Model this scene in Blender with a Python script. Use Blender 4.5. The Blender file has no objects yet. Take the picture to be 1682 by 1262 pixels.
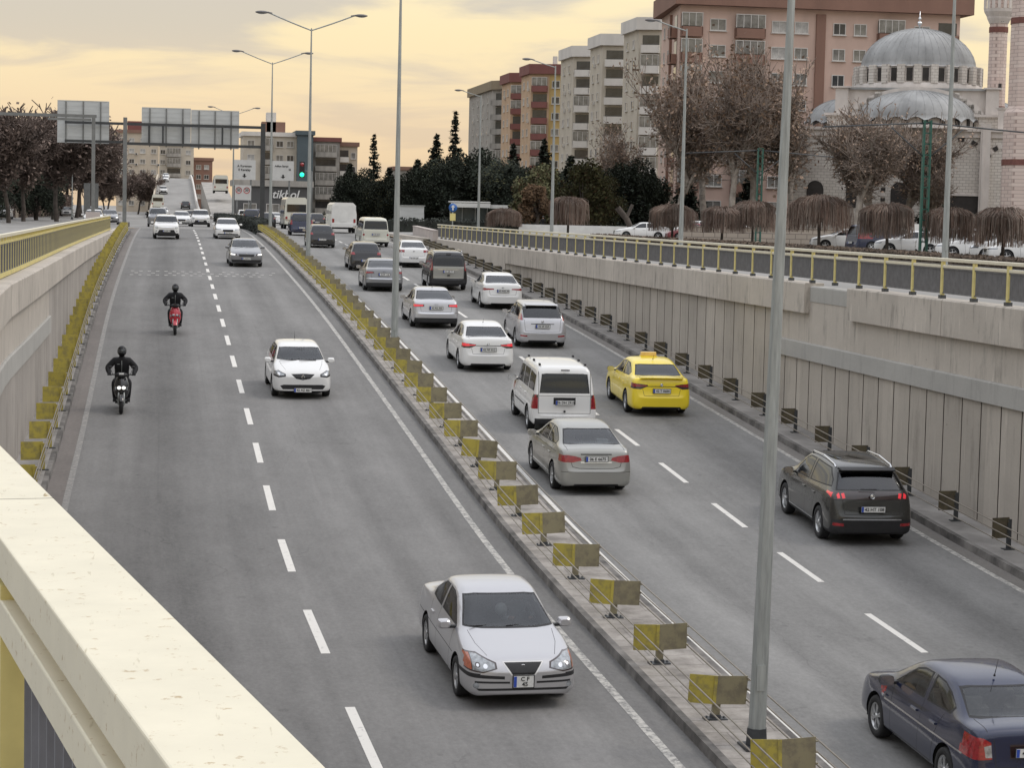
import bpy, bmesh, math, random
import numpy as np
from mathutils import Vector, Matrix, noise
random.seed(7)
R = math.radians
PI = math.pi
scene = bpy.context.scene
COL = scene.collection

# ---------------------------------------------------------------- camera
CAM_Z = 1.9
cam_data = bpy.data.cameras.new('camera')
cam = bpy.data.objects.new('camera', cam_data)
COL.objects.link(cam)
scene.camera = cam
cam_data.sensor_width = 36.0
cam_data.lens = 36.0 * 3600.0 / 1682.0
cam_data.clip_start = 0.05
cam_data.clip_end = 6000
def cam_axes(yaw, pitch, roll):
    cy, sy = math.cos(yaw), math.sin(yaw)
    fwd = Vector((sy, cy, 0)); right = Vector((cy, -sy, 0)); up = Vector((0, 0, 1))
    F = fwd * math.cos(pitch) - up * math.sin(pitch)
    U = up * math.cos(pitch) + fwd * math.sin(pitch)
    R2 = right * math.cos(roll) + U * math.sin(roll)
    U2 = U * math.cos(roll) - right * math.sin(roll)
    return F, R2, U2
_F, _R, _U = cam_axes(R(9.509), R(4.447), R(1.3))
M = Matrix(((_R.x, _U.x, -_F.x, 0), (_R.y, _U.y, -_F.y, 0), (_R.z, _U.z, -_F.z, CAM_Z), (0, 0, 0, 1)))
cam.matrix_world = M

# ---------------------------------------------------------------- light
SUN_EL, SUN_AZ = R(52), R(100)          # azimuth clockwise from +Y
world = bpy.data.worlds.new('World')
scene.world = world
world.use_nodes = True
def setup_world():
    nt = world.node_tree; nt.nodes.clear(); N = nt.nodes; L = nt.links
    out = N.new('ShaderNodeOutputWorld')
    sky = N.new('ShaderNodeTexSky'); sky.sky_type = 'NISHITA'; sky.sun_disc = False
    sky.sun_elevation = SUN_EL; sky.sun_rotation = SUN_AZ; sky.dust_density = 2.0
    b1 = N.new('ShaderNodeBackground'); b1.inputs['Strength'].default_value = 0.05
    L.new(sky.outputs[0], b1.inputs[0])
    tc = N.new('ShaderNodeTexCoord')
    sep = N.new('ShaderNodeSeparateXYZ'); L.new(tc.outputs['Generated'], sep.inputs[0])
    # cloud deck coordinates: direction divided by height, so streaks flatten toward the horizon
    mx = N.new('ShaderNodeMath'); mx.operation = 'MAXIMUM'; mx.inputs[1].default_value = 0.0
    L.new(sep.outputs['Z'], mx.inputs[0])
    ad = N.new('ShaderNodeMath'); ad.operation = 'ADD'; ad.inputs[1].default_value = 0.10
    L.new(mx.outputs[0], ad.inputs[0])
    dx = N.new('ShaderNodeMath'); dx.operation = 'DIVIDE'; L.new(sep.outputs['X'], dx.inputs[0]); L.new(ad.outputs[0], dx.inputs[1])
    dy = N.new('ShaderNodeMath'); dy.operation = 'DIVIDE'; L.new(sep.outputs['Y'], dy.inputs[0]); L.new(ad.outputs[0], dy.inputs[1])
    cb = N.new('ShaderNodeCombineXYZ'); L.new(dx.outputs[0], cb.inputs[0]); L.new(dy.outputs[0], cb.inputs[1])
    n1 = N.new('ShaderNodeTexNoise'); n1.inputs['Scale'].default_value = 1.05; n1.inputs['Detail'].default_value = 7
    n1.inputs['Roughness'].default_value = 0.52; n1.inputs['Distortion'].default_value = 0.5
    L.new(cb.outputs[0], n1.inputs['Vector'])
    r1 = N.new('ShaderNodeValToRGB'); r1.color_ramp.elements[0].position = 0.42; r1.color_ramp.elements[1].position = 0.57
    r1.color_ramp.interpolation = 'EASE'
    L.new(n1.outputs['Fac'], r1.inputs[0])
    # colours by height: warm near the horizon, paler and cooler overhead
    rg = N.new('ShaderNodeValToRGB'); L.new(sep.outputs['Z'], rg.inputs[0])
    e = rg.color_ramp.elements
    e[0].position = 0.0; e[0].color = (0.76, 0.55, 0.34, 1)
    e[1].position = 1.0; e[1].color = (1.25, 1.26, 1.30, 1)
    for p, c in ((0.04, (0.80, 0.58, 0.34)), (0.08, (0.88, 0.67, 0.34)), (0.14, (0.92, 0.75, 0.42)), (0.24, (0.90, 0.82, 0.64)), (0.45, (1.12, 1.11, 1.10))):
        q = e.new(p); q.color = (*c, 1)
    rc = N.new('ShaderNodeValToRGB'); L.new(sep.outputs['Z'], rc.inputs[0])
    e = rc.color_ramp.elements
    e[0].position = 0.0; e[0].color = (0.68, 0.50, 0.33, 1)
    e[1].position = 1.0; e[1].color = (1.02, 1.04, 1.08, 1)
    for p, c in ((0.04, (0.68, 0.50, 0.325)), (0.08, (0.56, 0.45, 0.325)), (0.16, (0.50, 0.435, 0.35)), (0.4, (0.88, 0.86, 0.84))):
        q = e.new(p); q.color = (*c, 1)
    mix = N.new('ShaderNodeMix'); mix.data_type = 'RGBA'
    L.new(r1.outputs[0], mix.inputs[0]); L.new(rc.outputs[0], mix.inputs[6]); L.new(rg.outputs[0], mix.inputs[7])
    # sky dimmed low at the sides and behind, added to cut fill light
    def mth(op, a, c=None, clamp=False):
        q = N.new('ShaderNodeMath'); q.operation = op; q.use_clamp = clamp
        for i, x in ((0, a), (1, c)):
            if x is None: continue
            if isinstance(x, (int, float)): q.inputs[i].default_value = x
            else: L.new(x, q.inputs[i])
        return q.outputs[0]
    ax = mth('ABSOLUTE', sep.outputs['X'])
    side = mth('DIVIDE', mth('SUBTRACT', ax, 0.52), 0.36, True)
    back = mth('DIVIDE', mth('SUBTRACT', 0.0, sep.outputs['Y']), 0.8, True)
    low = mth('SUBTRACT', 1.0, mth('DIVIDE', mth('SUBTRACT', sep.outputs['Z'], 0.18), 0.40, True))
    dk = mth('MULTIPLY', mth('MAXIMUM', mth('MULTIPLY', side, 0.66), mth('MULTIPLY', back, 0.15)), low)
    fac = mth('SUBTRACT', 1.0, dk)
    b2 = N.new('ShaderNodeBackground'); L.new(mth('MULTIPLY', fac, 0.97), b2.inputs['Strength'])
    L.new(mix.outputs[2], b2.inputs[0])
    a = N.new('ShaderNodeAddShader'); L.new(b1.outputs[0], a.inputs[0]); L.new(b2.outputs[0], a.inputs[1])
    L.new(a.outputs[0], out.inputs[0])
setup_world()
sun_data = bpy.data.lights.new('sun', 'SUN'); sun = bpy.data.objects.new('sun', sun_data); COL.objects.link(sun)
sun_data.energy = 0.7; sun_data.angle = R(14); sun_data.color = (1.0, 0.93, 0.82)
sd = Vector((math.sin(SUN_AZ) * math.cos(SUN_EL), math.cos(SUN_AZ) * math.cos(SUN_EL), math.sin(SUN_EL)))
sun.rotation_euler = sd.to_track_quat('Z', 'Y').to_euler()
scene.view_settings.view_transform = 'Standard'; scene.view_settings.look = 'None'
scene.view_settings.gamma = 1.0; scene.view_settings.use_curve_mapping = False
scene.view_settings.exposure = 0.0
scene.cycles.max_bounces = 6; scene.cycles.transparent_max_bounces = 16
scene.cycles.diffuse_bounces = 3; scene.cycles.glossy_bounces = 3
scene.cycles.use_denoising = True
# ---------------------------------------------------------------- helpers
def tag(o, label=None, cat=None, group=None, kind=None):
    if label: o['label'] = label
    if cat: o['category'] = cat
    if group: o['group'] = group
    if kind: o['kind'] = kind
    return o
def empty(name, loc=(0, 0, 0), rz=0.0, label=None, cat=None, group=None):
    o = bpy.data.objects.new(name, None); COL.objects.link(o)
    o.location = loc; o.rotation_euler = (0, 0, rz); o.empty_display_size = 0.3
    return tag(o, label, cat, group)
_KIDS = {}
def kids(o): return _KIDS.get(o.name, [])
def adopt(o, parent):
    if parent is not None:
        o.parent = parent; _KIDS.setdefault(parent.name, []).append(o)
def copy_tree(o, parent=None):
    c = o.copy(); COL.objects.link(c)
    if parent is not None: adopt(c, parent)
    for ch in kids(o): copy_tree(ch, c)
    return c
class MB:
    def __init__(s): s.v = []; s.f = []; s.m = []; s.uv = []; s.sm = []
    def face(s, pts, m=0, uv=None, smooth=False):
        b = len(s.v); s.v += [tuple(p) for p in pts]; s.f.append(tuple(range(b, b + len(pts)))); s.m.append(m)
        s.uv.append(uv); s.sm.append(smooth)
    def grid(s, rows, m=0, uvs=None, smooth=False, mats=None):
        b = len(s.v); n = len(rows[0])
        for r in rows: s.v += [tuple(p) for p in r]
        for i in range(len(rows) - 1):
            for j in range(n - 1):
                a = b + i * n + j
                s.f.append((a, a + 1, a + n + 1, a + n)); s.m.append(mats(i, j) if mats else m); s.sm.append(smooth)
                s.uv.append(None if uvs is None else [uvs[i][j], uvs[i][j + 1], uvs[i + 1][j + 1], uvs[i + 1][j]])
    def hexa(s, p, m=0):
        b = len(s.v); s.v += [tuple(q) for q in p]
        for f in ((0, 3, 2, 1), (4, 5, 6, 7), (0, 1, 5, 4), (1, 2, 6, 5), (2, 3, 7, 6), (3, 0, 4, 7)):
            s.f.append(tuple(b + i for i in f)); s.m.append(m); s.uv.append(None); s.sm.append(False)
    def box(s, c, d, m=0, rz=0.0, mat=None):
        x, y, z = d[0] / 2, d[1] / 2, d[2] / 2
        P = [Vector(q) for q in ((-x, -y, -z), (x, -y, -z), (x, y, -z), (-x, y, -z), (-x, -y, z), (x, -y, z), (x, y, z), (-x, y, z))]
        if mat is not None: P = [mat @ q for q in P]
        elif rz: rm = Matrix.Rotation(rz, 3, 'Z'); P = [rm @ q for q in P]
        s.hexa([q + Vector(c) for q in P], m)
    def prism(s, poly, y0, y1, axis='y', m=0):
        # poly in the plane across axis: y -> (x,z), x -> (y,z), z -> (x,y)
        mk = {'y': lambda a, b, t: (a, t, b), 'x': lambda a, b, t: (t, a, b), 'z': lambda a, b, t: (a, b, t)}[axis]
        b0 = len(s.v); n = len(poly)
        s.v += [mk(a, b, y0) for a, b in poly] + [mk(a, b, y1) for a, b in poly]
        fs = [tuple(b0 + i for i in range(n)), tuple(b0 + n + i for i in reversed(range(n)))]
        fs += [(b0 + i, b0 + n + i, b0 + n + (i + 1) % n, b0 + (i + 1) % n) for i in range(n)]
        for f in fs: s.f.append(f); s.m.append(m); s.uv.append(None); s.sm.append(False)
    def tube(s, p0, p1, r0, r1=None, n=8, m=0, caps=True, smooth=True):
        r1 = r0 if r1 is None else r1
        p0 = Vector(p0); p1 = Vector(p1); d = (p1 - p0)
        if d.length < 1e-7: return
        d.normalize(); a = d.orthogonal().normalized(); c = d.cross(a); b0 = len(s.v)
        for p, r in ((p0, r0), (p1, r1)):
            for i in range(n):
                t = 2 * PI * i / n; s.v.append(tuple(p + a * (r * math.cos(t)) + c * (r * math.sin(t))))
        for i in range(n):
            j = (i + 1) % n; s.f.append((b0 + i, b0 + j, b0 + n + j, b0 + n + i)); s.m.append(m); s.uv.append(None); s.sm.append(smooth)
        if caps:
            for f in (tuple(b0 + i for i in reversed(range(n))), tuple(b0 + n + i for i in range(n))):
                s.f.append(f); s.m.append(m); s.uv.append(None); s.sm.append(False)
    def path(s, pts, r, n=6, m=0):
        for a, b in zip(pts[:-1], pts[1:]): s.tube(a, b, r, r, n, m, caps=False)
    def lathe(s, prof, n=24, c=(0, 0, 0), axis='z', m=0, smooth=True, mats=None, arc=2 * PI, a0=0.0):
        closed = abs(arc - 2 * PI) < 1e-6
        b0 = len(s.v); k = len(prof); cnt = n if closed else n + 1
        for i in range(cnt):
            t = a0 + arc * i / n; cc, ss = math.cos(t), math.sin(t)
            for r, h in prof:
                p = {'z': (r * cc, r * ss, h), 'x': (h, r * cc, r * ss), 'y': (r * cc, h, r * ss)}[axis]
                s.v.append((p[0] + c[0], p[1] + c[1], p[2] + c[2]))
        for i in range(n):
            j = (i + 1) % cnt
            for q in range(k - 1):
                s.f.append((b0 + i * k + q, b0 + j * k + q, b0 + j * k + q + 1, b0 + i * k + q + 1))
                s.m.append(mats(i, q) if mats else m); s.uv.append(None); s.sm.append(smooth)
    def ball(s, c, r, n=12, k=8, m=0, sc=(1, 1, 1)):
        prof = [(max(1e-4, r * math.sin(PI * i / k)), -r * math.cos(PI * i / k)) for i in range(k + 1)]
        b0 = len(s.v); s.lathe(prof, n, (0, 0, 0), 'z', m)
        for i in range(b0, len(s.v)):
            q = s.v[i]; s.v[i] = (q[0] * sc[0] + c[0], q[1] * sc[1] + c[1], q[2] * sc[2] + c[2])
    def mesh(s, name, mats):
        me = bpy.data.meshes.new(name); me.from_pydata(s.v, [], s.f)
        for m in (mats if isinstance(mats, (list, tuple)) else [mats]): me.materials.append(m)
        me.polygons.foreach_set('material_index', s.m)
        me.polygons.foreach_set('use_smooth', s.sm)
        if any(u is not None for u in s.uv):
            ul = me.uv_layers.new(name='UVMap'); d = []
            for f, u in zip(s.f, s.uv):
                for i in range(len(f)): d += (u[i] if u is not None else (0, 0))
            ul.data.foreach_set('uv', d)
        me.update()
        return me
    def build(s, name, mats, parent=None, loc=None):
        o = bpy.data.objects.new(name, s.mesh(name, mats)); COL.objects.link(o)
        if loc is not None: o.location = loc
        adopt(o, parent)
        return o
ORD = ['first', 'second', 'third', 'fourth', 'fifth', 'sixth', 'seventh', 'eighth', 'ninth', 'tenth', 'eleventh', 'twelfth', 'thirteenth', 'fourteenth', 'fifteenth', 'sixteenth', 'seventeenth', 'eighteenth', 'nineteenth']
def ordn(i):
    if i < 19: return ORD[i]
    t = ['twenty', 'thirty', 'forty', 'fifty'][(i + 1) // 10 - 2]; k = (i + 1) % 10
    return (t[:-1] + 'ieth') if k == 0 else t + '-' + ORD[k - 1]
def XC(x, y): return x * (1 - 0.1 * (x / max(1.0, y)) ** 2) if x > 0 else x
def inst(name, me, parent=None, loc=(0, 0, 0), rot=(0, 0, 0), scale=None):
    o = bpy.data.objects.new(name, me); COL.objects.link(o); o.location = loc; o.rotation_euler = rot
    if scale: o.scale = scale
    adopt(o, parent)
    return o
def text_into(mb, txt, size, mat4, m=0, ext=0.0, shear=0.0, bold=0.0):
    cu = bpy.data.curves.new('lettering', 'FONT'); cu.body = txt; cu.size = size; cu.align_x = 'CENTER'; cu.align_y = 'CENTER'
    cu.extrude = ext; cu.shear = shear; cu.offset = bold; cu.resolution_u = 3
    o = bpy.data.objects.new('lettering', cu); COL.objects.link(o)
    dg = bpy.context.evaluated_depsgraph_get(); dg.update()
    me = bpy.data.meshes.new_from_object(o.evaluated_get(dg))
    for p in me.polygons: mb.face([mat4 @ me.vertices[i].co for i in p.vertices], m)
    bpy.data.objects.remove(o); bpy.data.meshes.remove(me); bpy.data.curves.remove(cu)

# ---------------------------------------------------------------- materials
def new_mat(name):
    m = bpy.data.materials.new(name); m.use_nodes = True
    return m, m.node_tree.nodes, m.node_tree.links, m.node_tree.nodes['Principled BSDF']
def nnode(N, L, kind, **kw):
    n = N.new('ShaderNode' + kind)
    for k, v in kw.items():
        if k in n.inputs: n.inputs[k].default_value = v
        else: setattr(n, k, v)
    return n
def mat(name, col, rough=0.6, metal=0.0, var=0.12, scale=3.0, coat=0.0, bump=0.0, emit=None, es=0.0, spec=None, stretch=(1, 1, 1), coords='Object'):
    m, N, L, b = new_mat(name)
    b.inputs['Roughness'].default_value = rough; b.inputs['Metallic'].default_value = metal
    b.inputs['Coat Weight'].default_value = coat; b.inputs['Coat Roughness'].default_value = 0.04
    if spec is not None: b.inputs['Specular IOR Level'].default_value = spec
    if emit: b.inputs['Emission Color'].default_value = (*emit, 1); b.inputs['Emission Strength'].default_value = es
    tc = N.new('ShaderNodeTexCoord'); mp = N.new('ShaderNodeMapping'); mp.inputs['Scale'].default_value = stretch
    L.new(tc.outputs[coords], mp.inputs[0])
    nz = nnode(N, L, 'TexNoise', Scale=scale, Detail=6.0, Roughness=0.6); L.new(mp.outputs[0], nz.inputs['Vector'])
    rp = N.new('ShaderNodeValToRGB'); L.new(nz.outputs['Fac'], rp.inputs[0])
    lo = [max(0, c * (1 - var * 1.6)) for c in col]; hi = [min(1, c * (1 + var)) for c in col]
    rp.color_ramp.elements[0].position = 0.3; rp.color_ramp.elements[0].color = (*lo, 1)
    rp.color_ramp.elements[1].position = 0.7; rp.color_ramp.elements[1].color = (*hi, 1)
    L.new(rp.outputs[0], b.inputs['Base Color'])
    if bump:
        bp = nnode(N, L, 'Bump', Strength=bump, Distance=0.02); L.new(nz.outputs['Fac'], bp.inputs['Height']); L.new(bp.outputs[0], b.inputs['Normal'])
    return m
def paint(name, col, metal=0.0, rough=0.35, dirt=0.25):
    m, N, L, b = new_mat(name)
    b.inputs['Metallic'].default_value = metal; b.inputs['Roughness'].default_value = rough
    b.inputs['Coat Weight'].default_value = 0.8; b.inputs['Coat Roughness'].default_value = 0.06
    tc = N.new('ShaderNodeTexCoord'); sp = N.new('ShaderNodeSeparateXYZ'); L.new(tc.outputs['Object'], sp.inputs[0])
    mr = nnode(N, L, 'MapRange'); mr.inputs['From Min'].default_value = 0.15; mr.inputs['From Max'].default_value = 0.75
    mr.inputs['To Min'].default_value = dirt; mr.inputs['To Max'].default_value = dirt * 0.12
    L.new(sp.outputs['Z'], mr.inputs['Value'])
    nz = nnode(N, L, 'TexNoise', Scale=5.0, Detail=6.0, Roughness=0.65); L.new(tc.outputs['Object'], nz.inputs['Vector'])
    mu = N.new('ShaderNodeMath'); mu.operation = 'MULTIPLY'; L.new(mr.outputs[0], mu.inputs[0]); L.new(nz.outputs['Fac'], mu.inputs[1])
    mx = N.new('ShaderNodeMix'); mx.data_type = 'RGBA'; mx.inputs[6].default_value = (*col, 1); mx.inputs[7].default_value = (0.26, 0.24, 0.21, 1)
    L.new(mu.outputs[0], mx.inputs[0]); L.new(mx.outputs[2], b.inputs['Base Color'])
    rr = N.new('ShaderNodeMath'); rr.operation = 'ADD'; L.new(mu.outputs[0], rr.inputs[0]); rr.inputs[1].default_value = rough
    L.new(rr.outputs[0], b.inputs['Roughness'])
    return m
def glass_mat(name, tint, dark=0.6):
    m, N, L, b = new_mat(name); N.remove(b)
    out = N['Material Output']
    tr = N.new('ShaderNodeBsdfTransparent'); tr.inputs[0].default_value = (*tint, 1)
    gl = N.new('ShaderNodeBsdfGlossy'); gl.inputs['Roughness'].default_value = 0.05; gl.inputs['Color'].default_value = (0.9, 0.92, 0.95, 1)
    lw = N.new('ShaderNodeFresnel'); lw.inputs['IOR'].default_value = 1.75
    mx = N.new('ShaderNodeMixShader'); L.new(lw.outputs[0], mx.inputs[0]); L.new(tr.outputs[0], mx.inputs[1]); L.new(gl.outputs[0], mx.inputs[2])
    L.new(mx.outputs[0], out.inputs[0])
    return m
MT = {}
MT['galv'] = mat('galvanised_steel', (0.36, 0.38, 0.37), 0.5, 0.3, 0.18, 2.5, stretch=(6, 6, 0.6))
MT['dark_steel'] = mat('dark_steel', (0.07, 0.075, 0.08), 0.5, 0.3, 0.2, 4)
MT['yellow'] = mat('yellow_rail_paint', (0.70, 0.60, 0.24), 0.5, 0.0, 0.12, 3.0, bump=0.05)
def worn_paint(name, col, under, amount=0.66):
    m, N, L, b = new_mat(name); b.inputs['Roughness'].default_value = 0.45
    tc = N.new('ShaderNodeTexCoord')
    def nz(scale, det, rough, st=(1, 1, 1)):
        mp = N.new('ShaderNodeMapping'); mp.inputs['Scale'].default_value = st; L.new(tc.outputs['Object'], mp.inputs[0]); n = nnode(N, L, 'TexNoise', Scale=scale, Detail=det, Roughness=rough); L.new(mp.outputs[0], n.inputs['Vector']); return n.outputs['Fac']
    def ramp(f, p0, p1, c0, c1):
        r = N.new('ShaderNodeValToRGB'); r.color_ramp.elements[0].position = p0; r.color_ramp.elements[1].position = p1; r.color_ramp.elements[0].color = (*c0, 1); r.color_ramp.elements[1].color = (*c1, 1); L.new(f, r.inputs[0]); return r.outputs[0]
    def mul(a, c):
        q = N.new('ShaderNodeMix'); q.data_type = 'RGBA'; q.blend_type = 'MULTIPLY'; q.inputs[0].default_value = 1; L.new(a, q.inputs[6]); L.new(c, q.inputs[7]); return q.outputs[2]
    a = ramp(nz(6.0, 6.0, 0.6), 0.3, 0.7, [c * 0.93 for c in col], [min(1, c * 1.03) for c in col])
    a = mul(a, ramp(nz(70.0, 3.0, 0.6, (1, 0.12, 1)), 0.24, 0.34, (0.72, 0.69, 0.62), (1, 1, 1)))     # fine scratches along the rail
    a = mul(a, ramp(nz(30.0, 5.0, 0.7), 0.31, 0.39, under, (1, 1, 1)))                                    # chips and grime specks
    L.new(a, b.inputs['Base Color']); bp = nnode(N, L, 'Bump', Strength=0.15, Distance=0.004); L.new(nz(40.0, 4.0, 0.6), bp.inputs['Height']); L.new(bp.outputs[0], b.inputs['Normal']); return m
MT['cream_rail'] = worn_paint('cream_rail_paint', (0.74, 0.69, 0.54), (0.62, 0.50, 0.36))  # pale cream base with fine scratches and chips
MT['picket'] = mat('grey_picket_paint', (0.15, 0.15, 0.155), 0.6, 0.1, 0.15, 6)
MT['rubber'] = mat('tyre_rubber', (0.018, 0.018, 0.019), 0.8, 0, 0.2, 12)
MT['black'] = mat('black_plastic', (0.015, 0.015, 0.017), 0.55, 0, 0.2, 8)
MT['well'] = mat('wheel_well_black', (0.006, 0.006, 0.006), 0.9, 0, 0.2, 8)
MT['chrome'] = mat('chrome', (0.75, 0.76, 0.78), 0.15, 1.0, 0.03, 8)
MT['alloy'] = mat('alloy_silver', (0.55, 0.56, 0.57), 0.35, 0.8, 0.1, 12)
MT['lens'] = mat('headlamp_lens', (0.34, 0.36, 0.38), 0.12, 0.3, 0.35, 14, coat=1.0)
MT['lens_on'] = mat('lit_headlamp', (0.9, 0.9, 0.9), 0.2, 0, 0.02, 5, emit=(1, 0.98, 0.92), es=1.1)
MT['red'] = mat('tail_lamp_red', (0.30, 0.012, 0.018), 0.15, 0, 0.3, 18, coat=1.0)
MT['red_on'] = mat('lit_tail_lamp', (0.6, 0.02, 0.03), 0.2, 0, 0.2, 14, coat=1.0, emit=(1, 0.05, 0.07), es=0.4)
MT['amber'] = mat('amber_lens', (0.45, 0.12, 0.06), 0.15, 0, 0.2, 14, coat=1.0)
MT['smoke'] = mat('smoked_lamp', (0.035, 0.02, 0.02), 0.15, 0, 0.2, 14, coat=1.0)
MT['plate'] = mat('number_plate_white', (0.72, 0.72, 0.70), 0.4, 0, 0.08, 20)
MT['plate_blue'] = mat('number_plate_blue', (0.03, 0.08, 0.42), 0.4, 0, 0.05, 20)
MT['ink'] = mat('black_lettering', (0.02, 0.02, 0.02), 0.5, 0, 0.05, 20)
MT['interior'] = mat('dark_interior', (0.035, 0.036, 0.04), 0.8, 0, 0.2, 6)
MT['seat'] = mat('grey_seat_cloth', (0.16, 0.16, 0.165), 0.9, 0, 0.2, 10)
MT['beige_seat'] = mat('beige_seat_cloth', (0.33, 0.29, 0.24), 0.9, 0, 0.2, 10)
MT['glass'] = glass_mat('car_window_glass', (0.50, 0.54, 0.55))
MT['dark_glass'] = glass_mat('tinted_window_glass', (0.08, 0.085, 0.09))
MT['seam'] = mat('panel_gap_dark', (0.02, 0.02, 0.02), 0.8, 0, 0.05, 5)
# ---------------------------------------------------------------- the road's own line and profile
KY = 3600.0 / 2530.0        # metres along the road per unit of the station numbers used below
KN = np.array([14, 18, 23, 29, 37, 47, 60, 80, 105, 122, 132.0])
KZ = np.array([-6.06, -5.73, -5.31, -4.85, -4.24, -3.46, -2.48, -1.43, -0.46, -0.09, 0.0])
KN2 = np.array([14, 18, 23, 29, 37, 47, 60, 80, 105, 140.0])
KX = np.array([3.42, 3.22, 2.95, 2.72, 2.74, 2.81, 2.88, 3.09, 3.42, 3.91])
def _spl(k, v):
    n = len(k); h = np.diff(k); A = np.zeros((n, n)); b = np.zeros(n); A[0, 0] = A[-1, -1] = 1
    for i in range(1, n - 1):
        A[i, i - 1] = h[i - 1]; A[i, i] = 2 * (h[i - 1] + h[i]); A[i, i + 1] = h[i]; b[i] = 6 * ((v[i + 1] - v[i]) / h[i] - (v[i] - v[i - 1]) / h[i - 1])
    return np.linalg.solve(A, b)
_MZ, _MX = _spl(KN, KZ), _spl(KN2, KX)
def _ev(k, v, m, x):
    i = int(min(max(np.searchsorted(k, x) - 1, 0), len(k) - 2)); h = k[i + 1] - k[i]; a = k[i + 1] - x; c = x - k[i]
    return float(m[i] * a ** 3 / (6 * h) + m[i + 1] * c ** 3 / (6 * h) + (v[i] / h - m[i] * h / 6) * a + (v[i + 1] / h - m[i + 1] * h / 6) * c)
def zr(y):
    if y < 14: return -6.06 + (y - 14) * 0.082
    if y >= 132: return 0.0
    return _ev(KN, KZ, _MZ, y)
def xr(y):
    if y < 14: return 3.42 - (y - 14) * 0.052
    if y > 140: return 3.91 + (y - 140) * 0.0148
    return _ev(KN2, KX, _MX, y)
def slope(y): return (xr(y + 0.5) - xr(y - 0.5)) / KY
def rp(y, off, dz=0.0, z=None):
    s = slope(y); n = math.sqrt(1 + s * s)
    return (xr(y) + off / n, y * KY - off * s / n, (zr(y) + dz) if z is None else z)
def heading(y): return -math.atan(slope(y))          # rotation about Z that turns +Y along the road
def ysteps(a, b, st):
    n = max(1, int(round((b - a) / st))); return [a + (b - a) * i / n for i in range(n + 1)]

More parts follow.
